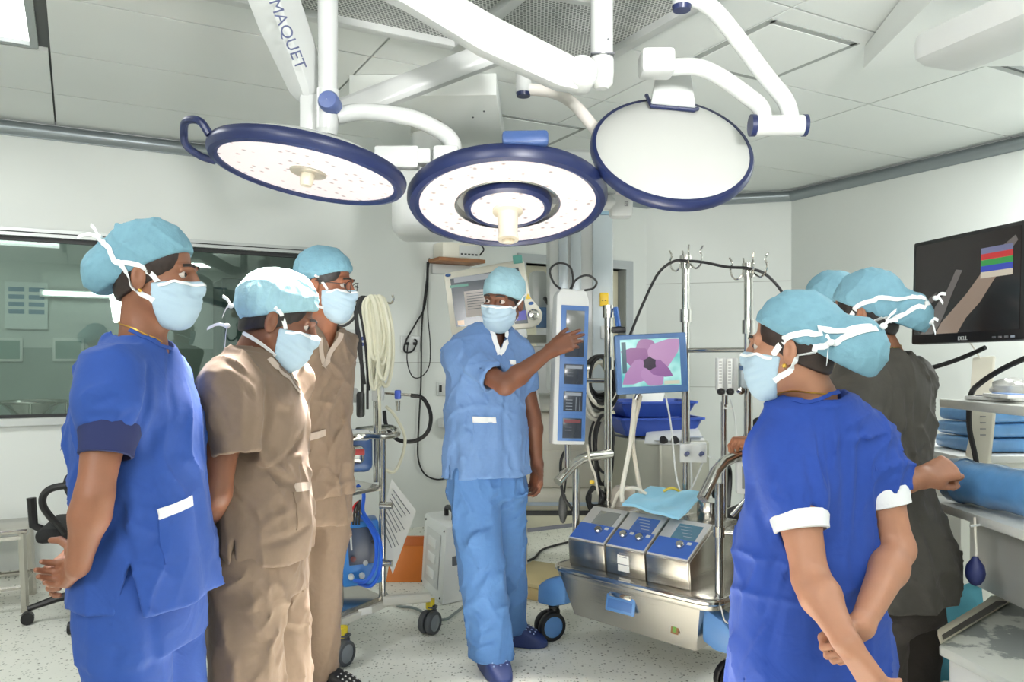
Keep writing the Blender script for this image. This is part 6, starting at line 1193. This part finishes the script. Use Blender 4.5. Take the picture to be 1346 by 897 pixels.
# ---------------- the two men in tan ----------------
m_tan = cloth_mat('scrub_tan', (110, 93, 78)); m_tan_trim = mat('tan_trim', (172, 158, 146), .8)
def man_tan_near():
    global STRAP_SIDES
    f = (.97, .2); e = person('person', 'man in tan scrubs with head bowed, white lit cap, beside the woman at far left', (-.75, 2.35, 0)); sk = skin_mat('skin_t1', (112, 70, 48)); bp = []
    hd = Head(P(364, 424, 2.35), (.93, .2, -.30), (.25, .05, 1), sc=1.06, seed=11, plane=(.02, .46), bun=((0, -.055, .045), (.078, .066, .075))); nb = A(-.765, 2.35, 1.315)
    SR, ER, WR = P(303, 505, 2.18), P(284, 648, 2.12), P(268, 700, 2.30); SL, EL, WL = Vector((-.70, 2.53, 1.25)), Vector((-.78, 2.56, .96)), Vector((-.92, 2.42, .84))
    make_head(e, bp, hd, nb, cap=m_cap2, drop=.04)
    arm_pieces(bp, SR, ER, WR, hand(WR, (-.5, .75, -.4), (.6, .5, .1), True, RELAX, 1)); arm_pieces(bp, SL, EL, WL, hand(WL, (-.3, -.8, -.3), (.8, -.2, 0), False, RELAX, 1)); core(bp, nb, (-.75, 2.35, .75), (SR, SL)); body = np_obj('body', bp, sk, e)
    z = [.70, .77, .86, .96, 1.06, 1.165, 1.25, 1.31, 1.36]; cx = [-.745, -.742, -.738, -.742, -.75, -.752, -.757, -.765, -.77]
    T = table(z, cx, [2.35]*9, [.20, .20, .198, .19, .188, .195, .178, .12, .06], [.142, .146, .150, .142, .135, .135, .112, .085, .05], [.138, .138, .136, .134, .134, .135, .122, .085, .05])
    C1 = P(313, 598, 2.13); slv = [[(SR, P(308, 550, 2.15), .070, .066), (P(308, 550, 2.15), C1, .066, .064)], [(SL, SL+(EL-SL)*.35, .068, .066), (SL+(EL-SL)*.35, SL+(EL-SL)*.62, .066, .064)]]
    q = lambda a, b, Y: tuple(P(a, b, Y)); cr = [(q(352, 500, 2.2), q(335, 590, 2.15), .011, .011), (q(395, 575, 2.3), q(345, 610, 2.2), .014, .009), (q(390, 600, 2.3), q(340, 600, 2.2), .010, -.006), (q(375, 640, 2.24), q(320, 605, 2.16), .011, .010), (q(365, 630, 2.24), q(318, 612, 2.17), .010, -.007), (q(340, 690, 2.16), q(300, 640, 2.16), .010, .008), (q(360, 660, 2.2), q(372, 700, 2.2), .010, .006), (q(395, 690, 2.28), q(345, 715, 2.18), .012, .006), (q(385, 660, 2.25), q(345, 690, 2.17), .012, -.005), (q(300, 480, 2.15), q(340, 500, 2.13), .010, .006), (q(285, 520, 2.1), q(300, 570, 2.08), .010, .006), (q(320, 500, 2.08), q(318, 580, 2.06), .010, -.004), (q(275, 700, 2.25), q(300, 660, 2.18), .012, .007)]
    fn = tunic_fn(T, f, [SR, SL], slv, nb, .745, 21, .013, vneck=((-.70, 2.35, 1.37), .14, .055), cr=cr, neck_r=.066, ztop=1.39, slits=[((-.75, 2.155, .745), .13, .006)], hemfold=.005)
    tu = np_obj('tunic', [mesh_sdf(fn, (-.98, 2.02, .71), (-.52, 2.68, 1.42), .0058)], m_tan, e); fo = lambda X: fn(X, False)
    patch('pocket_trim', P(364, 638, 2.24), P(394, 635, 2.3), P(394, 646, 2.3), P(364, 650, 2.24), fo, .002, m_tan_trim, tu); patch('pocket', P(364, 648, 2.24), P(395, 646, 2.3), P(400, 690, 2.3), P(368, 698, 2.24), fo, .0008, m_tan, tu, 12, 10, .002)
    for s in (0, 1): ribbon('neck_trim', [P(348, 478, 2.27) if s == 0 else P(368, 472, 2.42), P(362, 492, 2.27) if s == 0 else P(374, 492, 2.37), P(377, 520, 2.32)], fo, .018, .0012, m_tan_trim, tu)
    sb = C1; L1, L2 = leg_table((-.75, 2.25, .80), (-.745, 2.24, .45), (-.745, 2.24, .05), (.105, .10, .09)), leg_table((-.745, 2.45, .80), (-.72, 2.46, .45), (-.72, 2.46, .05), (.105, .10, .09))
    TP = table([.64, .76, .95], [-.745]*3, [2.35]*3, [.17, .175, .15], [.13, .125, .12], [.13, .125, .12]); np_obj('trousers', [mesh_sdf(trousers_fn(TP, f, [L1, L2], 31, .012, bot=.04, top=.95), (-.95, 2.08, .03), (-.53, 2.62, .97), .0075)], m_tan, e)
    for x, y in ((-.745, 2.24), (-.72, 2.46)): clog(e, (x, y), f, mat('clog_black'), 1, False)
    mk = [o for o in e.children if o.name.startswith('face_mask')][0]
    for pth in (((.066, .035, -.012), (.082, .01, .024), (.088, -.01, .035)), ((.064, .03, -.088), (.07, -.02, -.075), (.066, -.07, -.062), (.03, -.115, -.055))): ribbon('tie_strap', [hd.w(p) for p in pth], lambda X: np.minimum(hd.dall(X), hd.skin(X, nb)), .011, .0015, m_tie, mk)
    bow(mk, hd.w((.03, -.118, -.05)), 1, .055, ((-1, -.15), (-.1, -1.2)))
    bow(mk, hd.w((.03, -.125, .005)), 1, .045, ((-.5, .6), (-.5, -.7)))
man_tan_near()
def man_tan_far():
    f = nrm((.85, -.52, 0)); e = person('person', 'taller man in tan scrubs with glasses and blue cap, next to the hose stand', (-.735, 3.05, 0)); sk = skin_mat('skin_t2', (136, 84, 58)); bp = []
    hd = Head(P(427, 378, 3.05), (.98, -.16, -.08), sc=1.06, seed=23, plane=(.03, .38)); nb = A(-.73, 3.05, 1.43)
    r = A(f[1], -f[0], 0); c = A(-.775, 3.05, 0); SR, SL = c+r*.19+A(0, 0, 1.37), c-r*.15+A(0, 0, 1.36); ER, EL = SR+A(-.10, -.06, -.30), SL+A(-.13, .04, -.28); WR, WL = c-A(f)*.21+A(0, 0, .92)+r*.05, c-A(f)*.21+A(0, 0, .90)-r*.05
    make_head(e, bp, hd, nb, hres=.004, drop=.03)
    arm_pieces(bp, SR, ER, WR, hand(WR, -r+A(0, 0, -.5), f, True, RELAX)); arm_pieces(bp, SL, EL, WL, hand(WL, r+A(0, 0, -.5), f, False, RELAX)); core(bp, nb, c+A(0, 0, .8), (SR, SL)); body = np_obj('body', bp, sk, e)
    z = [.76, .84, .95, 1.08, 1.2, 1.3, 1.38, 1.44, 1.48]; n9 = [c[0]]*9; T = table(z, n9, [c[1]]*9, [.19, .188, .182, .176, .186, .195, .18, .12, .06], [.135, .135, .135, .132, .135, .135, .115, .085, .05], [.13, .13, .125, .12, .125, .13, .115, .085, .05])
    slv = [[(S_, S_+(E_-S_)*.4, .068, .066), (S_+(E_-S_)*.4, S_+(E_-S_)*.72, .066, .066)] for S_, E_ in ((SR, ER), (SL, EL))]; q = lambda a, b, Y: tuple(P(a, b, Y))
    cr = [(q(412, 470, 2.88), q(398, 560, 2.88), .014, .012), (q(440, 500, 2.9), q(445, 640, 2.9), .012, .004), (q(425, 590, 2.88), q(410, 650, 2.88), .012, .004), (q(455, 520, 2.93), q(458, 630, 2.93), .010, .004)]
    fn = tunic_fn(T, f, [SR, SL], slv, nb, .80, 41, .011, vneck=(tuple(c+A(f)*.06+A(0, 0, 1.47)), .14, .05), cr=cr, neck_r=.066, ztop=1.5, slits=[(tuple(c+r*.2+A(0, 0, .80)), .12, .006)])
    tu = np_obj('tunic', [mesh_sdf(fn, (-1.08, 2.68, .77), (-.40, 3.42, 1.52), .0068)], m_tan, e); fo = lambda X: fn(X, False)
    patch('pocket_trim', P(408, 572, 2.87), P(443, 566, 2.9), P(443, 575, 2.9), P(408, 581, 2.87), fo, .002, m_tan_trim, tu); patch('pocket', P(408, 580, 2.87), P(443, 574, 2.9), P(447, 614, 2.9), P(411, 622, 2.87), fo, .0008, m_tan, tu, 10, 8, .002)
    for s in (0, 1): ribbon('neck_trim', [P(418, 445, 2.95) if s == 0 else P(436, 445, 3.05), P(424, 462, 2.93) if s == 0 else P(437, 462, 2.97), P(433, 482, 2.92)], fo, .02, .0012, m_tan_trim, tu)
    hp = lambda s, y=0: c+r*s*.10
    LR = leg_table(tuple(hp(1)+A(0, 0, .86)), tuple(hp(1)+A(-.03, 0, .48)), tuple(hp(1)+A(-.05, 0, .06)), (.10, .085, .078)); LL = leg_table(tuple(hp(-1)+A(0, 0, .86)), tuple(hp(-1)+A(-.03, 0, .48)), tuple(hp(-1)+A(-.05, 0, .06)), (.10, .085, .078))
    TP = table([.70, .82, 1.0], [c[0]]*3, [c[1]]*3, [.175, .17, .15], [.128, .125, .11], [.12, .118, .11]); np_obj('trousers', [mesh_sdf(trousers_fn(TP, f, [LR, LL], 51, .012, bot=.05, top=1.0), (-1.0, 2.75, .04), (-.45, 3.35, 1.02), .0085)], m_tan, e)
    for p in (hp(1), hp(-1)): clog(e, (p[0]-.03, p[1]), (.95, -.2), mat('clog_black'), 1.05, True)
    mk = [o for o in e.children if o.name.startswith('face_mask')][0]; d2 = lambda X: np.minimum(hd.dall(X), hd.skin(X, nb))
    for x in (1, -1):
        for pth in (((.066, .04, -.012), (.08, .015, .018), (.088, -.005, .035)), ((.066, .03, -.075), (.07, -.02, -.07), (.066, -.06, -.06), (.03, -.105, -.05))): ribbon('tie_strap', [hd.w((x*a, b, c_)) for a, b, c_ in pth], d2, .010, .0015, m_tie, mk)
    g = thing('spectacles', 'thin dark framed glasses worn by the taller man in tan', 'glasses', hd.w((0, .1, .01)))
    for x in (-1, 1):
        o = MB().tube([hd.w((x*.033+.024*math.cos(k*.5236), .112-.012*abs(math.cos(k*.5236)), .006+.02*math.sin(k*.5236))) for k in range(12)], .0016, 6, closed=True).build('rim', black, g, True); MB().tube([hd.w((x*.056, .105, .012)), hd.w((x*.078, .05, .014)), hd.w((x*.082, -.01, .018))], .0016, 6).build('temple', black, g, True)
    MB().tube([hd.w((-.01, .118, .012)), hd.w((.01, .118, .012))], .0016, 6).build('bridge', black, g, True)
man_tan_far()
# ---------------- man in light blue, pointing at the display column ----------------
m_sky = cloth_mat('scrub_light_blue', (91, 123, 170)); m_sky2 = cloth_mat('scrub_light_blue_trousers', (64, 104, 155)); m_trim = mat('trim_white', (226, 228, 228), .8)
def man_center():
    global EYE
    f = nrm((.55, -.83, 0)); e = person('person', 'man in light blue scrubs pointing at the display column, looking to the left', (-.11, 3.5, 0)); sk = skin_mat('skin_m4', (104, 64, 44)); bp = []
    EYE = (.0035, 0); hd = Head(P(661, 398, 3.46), (-.40, -.90, -.12), (.10, 0, 1), sc=1.02, seed=33, plane=(.012, .32)); nb = A(-.085, 3.50, 1.44)
    r = A(f[1], -f[0], 0); c = A(-.117, 3.5, 0); SR, SL = c+r*.125+A(.0, 0, 1.33), c-r*.165+A(0, 0, 1.345); ER, WR = P(664, 507, 3.25), P(724, 461, 3.36); EL, WL = P(699, 545, 3.64), P(706, 610, 3.60)
    make_head(e, bp, hd, nb, hres=.0036, cap=m_cap2, drop=.025); EYE = (0, 0)
    HRm = hand(WR, (.88, .22, .40), (.25, .95, -.15), True, [(4, 8, 5), (8, 14, 8), (14, 24, 14), (20, 30, 16)], 1.02, (.85, .45, .1), (6, 8), .015); HLm = hand(WL, (-.05, -.05, -1), (-.75, -.6, 0), False, [(22, 30, 18), (28, 36, 20), (34, 40, 22), (38, 44, 24)], 1.02)
    arm_pieces(bp, SR, ER, WR, HRm, 1.0); arm_pieces(bp, SL, EL, WL, HLm, 1.0); core(bp, nb, c+A(0, 0, .8), (SR, SL)); body = np_obj('body', bp, sk, e)
    z = [.78, .86, .97, 1.10, 1.22, 1.32, 1.40, 1.45, 1.49]; cx = [-.117]*7+[-.10, -.09]; T = table(z, cx, [3.5]*9, [.195, .193, .188, .18, .178, .17, .145, .11, .06], [.155, .155, .148, .14, .14, .135, .115, .085, .05], [.14, .138, .134, .13, .13, .13, .115, .085, .05])
    M1, M2 = SR+(A(tuple(ER))-SR)*.4, SR+(A(tuple(ER))-SR)*.74; slv = [[(SR, M1, .062, .063), (M1, M2, .063, .064)], [(SL, SL+(A(tuple(EL))-SL)*.4, .068, .064), (SL+(A(tuple(EL))-SL)*.4, SL+(A(tuple(EL))-SL)*.6, .064, .062)]]
    q = lambda a, b, Y: tuple(P(a, b, Y)); cr = [(q(600, 490, 3.3), q(630, 520, 3.28), .013, .010), (q(655, 520, 3.3), q(640, 625, 3.3), .016, .007), (q(635, 560, 3.3), q(615, 625, 3.3), .014, .006), (q(672, 530, 3.34), q(680, 620, 3.36), .014, .006), (q(610, 470, 3.26), q(640, 490, 3.2), .012, .005), (q(640, 450, 3.33), q(650, 475, 3.28), .012, .006), (q(595, 540, 3.35), q(600, 620, 3.35), .014, .005)]
    fn = tunic_fn(T, f, [SR, SL], slv, nb, .812, 61, .009, vneck=(tuple(c+A(.35, -.94, 0)*.05+A(.035, 0, 1.48)), .135, .062, (.35, -.94, 0)), cr=cr, neck_r=.068, ztop=1.5, slits=[(tuple(c+r*.2+A(f)*.02+A(0, 0, .812)), .13, .006)], hemfold=.007)
    tu = np_obj('tunic', [mesh_sdf(fn, (-.46, 3.12, .78), (.22, 3.86, 1.53), .0066)], m_sky, e); fo = lambda X: fn(X, False)
    patch('pocket_trim', P(624, 548, 3.32), P(657, 549, 3.33), P(657, 557, 3.33), P(624, 556, 3.32), fo, .002, m_trim, tu); patch('pocket', P(624, 556, 3.32), P(657, 556, 3.33), P(657, 592, 3.33), P(623, 591, 3.32), fo, .0008, m_sky, tu, 10, 8, .002); patch('chest_label', P(682, 473, 3.38), P(691, 474, 3.4), P(691, 480, 3.4), P(682, 479, 3.38), fo, .001, m_trim, tu, 6, 4)
    for s in (0, 1): ribbon('neck_trim', [P(644, 430, 3.42) if s == 0 else P(663, 432, 3.44), P(652, 447, 3.38) if s == 0 else P(671, 450, 3.38), P(665, 463, 3.36)], fo, .022, .0015, m_trim, tu)
    hipR, hipL = (-.175, 3.44, .85), (-.045, 3.55, .85); LR = leg_table(hipR, (-.135, 3.40, .47), (-.085, 3.36, .07), (.105, .10, .088)); LL = leg_table(hipL, (-.03, 3.60, .47), (-.02, 3.68, .07), (.102, .09, .078))
    TP = table([.72, .84, 1.0], [-.117]*3, [3.5]*3, [.165, .17, .15], [.13, .13, .115], [.125, .12, .11]); crp = [(q(640, 660, 3.35), q(668, 655, 3.36), .010, .008), (q(650, 650, 3.34), q(670, 640, 3.35), .008, -.005), (q(620, 700, 3.32), q(655, 690, 3.3), .012, .006), (q(625, 770, 3.3), q(650, 740, 3.3), .012, .007), (q(625, 835, 3.28), q(655, 820, 3.28), .009, .007), (q(625, 850, 3.28), q(650, 840, 3.28), .008, .006), (q(618, 800, 3.3), q(640, 815, 3.28), .010, .006)]
    np_obj('trousers', [mesh_sdf(trousers_fn(TP, f, [LR, LL], 71, .012, bot=.06, top=1.0, cr=crp), (-.42, 3.16, .05), (.16, 3.85, 1.02), .0072)], m_sky2, e)
    nv = mat('clog_navy', (36, 52, 104), .5); clog(e, (-.10, 3.40), (.38, -.92), nv, 1.05, 2); clog(e, (-.03, 3.71), (.97, -.25), nv, 1.05, 2)
    mk = [o for o in e.children if o.name.startswith('face_mask')][0]; d2 = lambda X: np.minimum(hd.dall(X), hd.skin(X, nb))
    for x in (1, -1):
        for pth in (((.068, .035, -.02), (.078, .012, .0), (.086, -.01, .022), (.088, -.03, .04)), ((.064, .028, -.088), (.072, -.02, -.07), (.064, -.07, -.06))): ribbon('tie_strap', [hd.w((x*a, b, c_)) for a, b, c_ in pth], d2, .009, .0015, m_tie, mk)
man_center()
# ---------------- woman in royal blue with white cuffs, right foreground ----------------
m_royal2 = cloth_mat('scrub_royal_blue_bright', (25, 64, 150)); m_whitec = mat('cuff_white', (226, 228, 230), .85, bump=(150, .2))
def woman_right():
    f = nrm((-.35, .94, 0)); e = person('person', 'woman in royal blue dress with white sleeve cuffs, hands clasped behind her, right foreground', (.74, 1.98, 0)); sk = skin_mat('skin_w5', (168, 120, 94)); bp = []
    hd = Head((.690, 1.966, 1.335), (-.86, .48, .02), sc=1.0, seed=43, plane=(.03, .52), bun=((0, -.135, .005), (.086, .085, .08))); nb = A(.742, 1.975, 1.225)
    SL, SR = Vector((.656, 1.905, 1.09)), Vector((.888, 2.0, 1.11)); EL, WL = P(1066, 762, 1.80), P(1113, 845, 1.655); ER, WR = P(1180, 722, 1.95), P(1133, 822, 1.74)
    make_head(e, bp, hd, nb, drop=.05, hair=mat('hair_dark_brown'))
    Cw = A(tuple(P(1113, 852, 1.66)))
    HL_ = hand(WL, (.55, -.15, -.85), (.75, .45, .35), False, [(12, 18, 10), (16, 20, 12), (20, 24, 12), (24, 28, 14)], .95)
    HR_ = hand(WR, (-.80, .06, -.60), (.05, -1, -.12), True, [(62, 78, 30), (66, 80, 30), (66, 80, 30), (64, 78, 30)], .95, (.25, .35, .95), (10, 20), .02)
    arm_pieces(bp, SL, EL, WL, HL_, 1.02, .0024); arm_pieces(bp, SR, ER, WR, HR_, 1.02, .0024); core(bp, nb, (.74, 1.98, .7), (SR, SL)); body = np_obj('body', bp, sk, e)
    z = [.25, .45, .60, .77, .90, 1.0, 1.08, 1.15, 1.20, 1.25]; cx = [.742, .742, .74, .738, .742, .748, .75, .748, .745, .742]
    T = table(z, cx, [1.985]*10, [.225, .215, .205, .19, .176, .17, .164, .145, .11, .055], [.165, .16, .15, .14, .13, .125, .12, .105, .08, .05], [.165, .16, .15, .135, .12, .115, .115, .105, .085, .05])
    CL0, CL1, CR0, CR1 = SL.lerp(EL, .50), SL.lerp(EL, .63), SR.lerp(ER, .46), SR.lerp(ER, .62)
    slv = [[(SL, SL.lerp(EL, .3), .056, .070), (SL.lerp(EL, .3), CL0, .070, .062)], [(SR, SR.lerp(ER, .25), .056, .068), (SR.lerp(ER, .25), CR0, .068, .062)]]
    q = lambda a, b, Y: tuple(P(a, b, Y)); cr = [(q(1062, 600, 1.83), q(1072, 680, 1.80), .010, .012), (q(1068, 640, 1.84), q(1078, 690, 1.83), .008, -.006), (q(1080, 540, 1.85), q(1082, 640, 1.84), .011, .007), (q(1092, 540, 1.86), q(1098, 680, 1.84), .011, .006), (q(1108, 550, 1.88), q(1118, 700, 1.86), .012, .007), (q(1130, 570, 1.9), q(1132, 720, 1.88), .012, .006), (q(1050, 535, 1.85), q(1030, 600, 1.82), .012, .006), (q(1020, 730, 1.84), q(985, 840, 1.84), .012, .009), (q(1030, 760, 1.82), q(1000, 870, 1.82), .012, .006), (q(1020, 660, 1.76), q(1024, 640, 1.76), .006, .006), (q(1040, 664, 1.73), q(1040, 645, 1.73), .006, .006), (q(1058, 664, 1.74), q(1056, 645, 1.74), .006, .006), (q(1090, 720, 1.83), q(1075, 860, 1.82), .014, .007), (q(1130, 730, 1.86), q(1135, 850, 1.85), .014, .007)]
    fn = tunic_fn(T, f, [SR, SL], slv, nb, .28, 83, .012, cr=cr, neck_r=.075, ztop=1.265, hemfold=.010, nf=11, slits=[(tuple(P(985, 1100, 1.9))[:2]+(.28,), .28, .01)])
    tu = np_obj('dress', [mesh_sdf(fn, (.42, 1.66, .26), (1.05, 2.30, 1.30), .0056)], m_royal2, e); fo = lambda X: fn(X, False)
    cuff('sleeve_cuff', SL.lerp(EL, .48), CL1, .065, .062, m_whitec, tu); cuff('sleeve_cuff', SR.lerp(ER, .44), CR1, .064, .061, m_whitec, tu)
    ribbon('neck_binding', [P(1043, 530, 1.92), P(1060, 527, 1.89), P(1082, 521, 1.89), P(1102, 516, 1.92)], fo, .010, .001, m_royal2, tu)
    mk = [o for o in e.children if o.name.startswith('face_mask')][0]
    for pth in (((-.066, .035, -.012), (-.085, .0, .03), (-.092, -.06, .045), (-.086, -.12, .055), (-.05, -.185, .06)), ((-.064, .03, -.07), (-.082, -.03, -.035), (-.092, -.08, .005), (-.085, -.13, .035), (-.045, -.195, .055))): ribbon('tie_strap', [hd.w(p) for p in pth], hd.dall, .015, .0015, m_tie, mk)
    bow(mk, hd.w((-.03, -.205, .06)), 1, .045, ((.7, .3), (.6, .8))); bow(mk, hd.w((-.096, -.10, .02)), 1, .05, ((-.2, -1), (-.25, .3)))
    ribbon('necklace', [hd.w((-.05, .03, -.125)), hd.w((-.068, -.02, -.118)), hd.w((-.045, -.07, -.105)), hd.w((.01, -.09, -.1))], lambda X: hd.skin(X, nb), .0025, .001, m_gold, body, 8, .002); MB().ball(hd.w((-.09, .002, -.036)), .006).build('earring', m_gold, body, True)
    for s in (1, -1):
        L = leg_table((.74+.10*s, 1.98, .5), (.74+.1*s, 1.98, .42), (.74+.1*s, 1.98, .06), (.09, .09, .085)); np_obj('trouser_leg', [mesh_sdf(lambda X: zloft(X, L, f, 2.1, .5, .05, .05), (.50, 1.8, .04), (1.0, 2.2, .55), .012)], m_royal2, e); clog(e, (.74+.1*s, 1.98), f, mat('clog_black'), 1, False)
woman_right()
# ---------------- person in grey behind her ----------------
m_greyc = cloth_mat('scrub_charcoal', (66, 63, 57)); m_greyt = cloth_mat('scrub_charcoal_trousers', (56, 50, 45))
def person_grey():
    f = nrm((-.6, .8, 0)); e = person('person', 'person in dark grey scrubs with one hand behind the back, below the wall monitor', (1.17, 2.5, 0)); sk = skin_mat('skin_g6', (148, 100, 74)); bp = []
    hd = Head(P(1137, 417, 2.5), (-.80, .60, -.05), sc=1.0, seed=53, plane=(.02, .5), bun=((0, -.115, -.005), (.078, .078, .072))); nb = A(1.165, 2.5, 1.325); r = A(f[1], -f[0], 0)
    SL, SR = A(1.165, 2.5, 1.25)-r*.165, A(1.165, 2.5, 1.25)+r*.165; EL, WL = P(1128, 656, 2.24), P(1212, 628, 2.27); ER, WR = SR+A(-.05, .12, -.28), SR+A(-.22, .25, -.38)
    make_head(e, bp, hd, nb, drop=.05)
    HL_ = hand(WL, (.90, .08, .32), (.25, .75, -.45), False, [(45, 70, 40), (55, 80, 40), (60, 80, 40), (60, 80, 40)], 1.0, (.85, .45, .5), (15, 15))
    arm_pieces(bp, SL, EL, WL, HL_, 1.05); arm_pieces(bp, SR, ER, WR, hand(WR, (-.8, .4, -.2), (0, 0, -1), True, RELAX)); core(bp, nb, (1.17, 2.5, .7), (SR, SL)); body = np_obj('body', bp, sk, e)
    z = [.54, .62, .70, .80, .92, 1.04, 1.15, 1.24, 1.30, 1.35]; cx = [1.19, 1.19, 1.185, 1.178, 1.165, 1.165, 1.168, 1.168, 1.166, 1.165]
    T = table(z, cx, [2.5]*10, [.205, .21, .21, .19, .16, .166, .178, .165, .115, .055], [.16, .16, .155, .14, .12, .122, .125, .11, .085, .05], [.17, .175, .175, .155, .125, .122, .122, .112, .085, .05])
    E1 = A(tuple(EL)); slv = [[(SL, SL+(E1-SL)*.4, .066, .066), (SL+(E1-SL)*.4, SL+(E1-SL)*.75, .066, .064)], [(SR, SR+(ER-SR)*.4, .066, .066), (SR+(ER-SR)*.4, SR+(ER-SR)*.75, .066, .064)]]
    q = lambda a, b, Y: tuple(P(a, b, Y)); cr = [(q(1190, 480, 2.36), q(1200, 600, 2.36), .014, .007), (q(1205, 520, 2.38), q(1210, 620, 2.38), .012, .006), (q(1180, 560, 2.36), q(1205, 615, 2.37), .010, .007), (q(1215, 590, 2.4), q(1190, 625, 2.36), .010, .008), (q(1200, 670, 2.36), q(1225, 740, 2.36), .016, .006)]
    fn = tunic_fn(T, f, [SR, SL], slv, nb, .575, 93, .011, cr=cr, neck_r=.068, ztop=1.365, hemfold=.008)
    tu = np_obj('tunic', [mesh_sdf(fn, (.86, 2.12, .55), (1.50, 2.84, 1.40), .006)], m_greyc, e)
    L1, L2 = leg_table((1.19-.08, 2.44, .66), (1.10, 2.44, .4), (1.10, 2.44, .06), (.10, .095, .09)), leg_table((1.19+.07, 2.55, .66), (1.26, 2.55, .4), (1.26, 2.55, .06), (.10, .095, .09)); TP = table([.5, .62, .8], [1.185]*3, [2.5]*3, [.17, .175, .15], [.13, .13, .12], [.135, .14, .12])
    np_obj('trousers', [mesh_sdf(trousers_fn(TP, f, [L1, L2], 97, .006, bot=.05, top=.8), (.95, 2.28, .04), (1.42, 2.72, .82), .0075)], m_greyt, e)
    for x, y in ((1.10, 2.44), (1.26, 2.55)): clog(e, (x, y), f, mat('clog_black'), 1, False)
    mk = [o for o in e.children if o.name.startswith('face_mask')][0]
    for pth in (((-.066, .035, -.012), (-.085, .0, .03), (-.088, -.06, .045), (-.075, -.12, .05), (-.02, -.19, .045)), ((-.064, .03, -.07), (-.08, -.03, -.04), (-.088, -.07, -.03), (-.07, -.12, -.005), (-.015, -.192, .03))): ribbon('tie_strap', [hd.w(p) for p in pth], hd.dall, .014, .0015, m_tie, mk)
    bow(mk, hd.w((0, -.2, .04)), 1, .04, ((.7, .3), (.5, -.4))); bow(mk, hd.w((-.01, -.185, -.03)), 1, .04, ((.5, .1), (.3, -.9)))
    ribbon('necklace', [hd.w((-.06, -.01, -.115)), hd.w((-.045, -.065, -.105)), hd.w((.0, -.09, -.1)), hd.w((.05, -.06, -.105))], lambda X: hd.skin(X, nb), .0025, .001, m_gold, body, 8, .002)
person_grey()
# ---------------- person hidden behind the two, with a hand on the trolley handle ----------------
def person_hidden():
    f = nrm((-.95, .1, 0)); e = person('person', 'mostly hidden person behind the woman in blue, one hand gripping the trolley handle', (1.22, 3.05, 0)); sk = skin_mat('skin_h7', (150, 96, 66)); bp = []
    hd = Head(P(1092, 408, 3.05), (-.98, .15, -.05), sc=1.0, seed=63); nb = A(1.225, 3.05, 1.40); r = A(f[1], -f[0], 0); SL, SR = A(1.225, 3.05, 1.33)-r*.18, A(1.225, 3.05, 1.33)+r*.18
    EL, WL = A(1.16, 2.98, 1.03), P(993, 579, 3.27); ER, WR = SR+A(.03, .05, -.3), SR+A(-.1, .02, -.5)
    make_head(e, bp, hd, nb, hres=.005)
    HL_ = hand(WL, (-.80, -.42, .02), (-.10, .0, -1), False, [(48, 52, 25), (50, 55, 25), (52, 58, 28), (55, 58, 28)], 1.0, (.45, .25, .85), (10, 20))
    arm_pieces(bp, SL, EL, WL, HL_); arm_pieces(bp, SR, ER, WR, hand(WR, (0, 0, -1), (-.2, -1, 0), True, RELAX)); core(bp, nb, (1.225, 3.05, .8), (SR, SL)); np_obj('body', bp, sk, e)
    z = [.76, .9, 1.08, 1.2, 1.3, 1.36, 1.41, 1.45]; T = table(z, [1.225]*8, [3.05]*8, [.195, .19, .18, .19, .195, .17, .115, .055], [.14, .14, .13, .135, .13, .11, .08, .05], [.14, .135, .13, .13, .13, .11, .08, .05]); E1 = A(tuple(EL))
    slv = [[(SL, SL+(E1-SL)*.4, .066, .066), (SL+(E1-SL)*.4, SL+(E1-SL)*.72, .066, .064)], [(SR, SR+(ER-SR)*.4, .066, .066), (SR+(ER-SR)*.4, SR+(ER-SR)*.72, .066, .064)]]
    fn = tunic_fn(T, f, [SR, SL], slv, nb, .8, 103, .005, neck_r=.066, ztop=1.47); np_obj('tunic', [mesh_sdf(fn, (.9, 2.65, .77), (1.5, 3.45, 1.5), .009)], m_tan, e)
    L1, L2 = [leg_table((1.225, 3.05+s, .84), (1.225, 3.05+s, .45), (1.225, 3.05+s, .06), (.105, .092, .085)) for s in (-.1, .1)]; TP = table([.70, .82, 1.0], [1.225]*3, [3.05]*3, [.175, .17, .15], [.13, .125, .11], [.125, .12, .11]); np_obj('trousers', [mesh_sdf(trousers_fn(TP, f, [L1, L2], 107, .005, bot=.05, top=1.0), (1.02, 2.78, .04), (1.44, 3.32, 1.02), .011)], m_tan, e)
    for s in (-.1, .1): clog(e, (1.225, 3.05+s), f, mat('clog_black'), 1, False)
person_hidden()
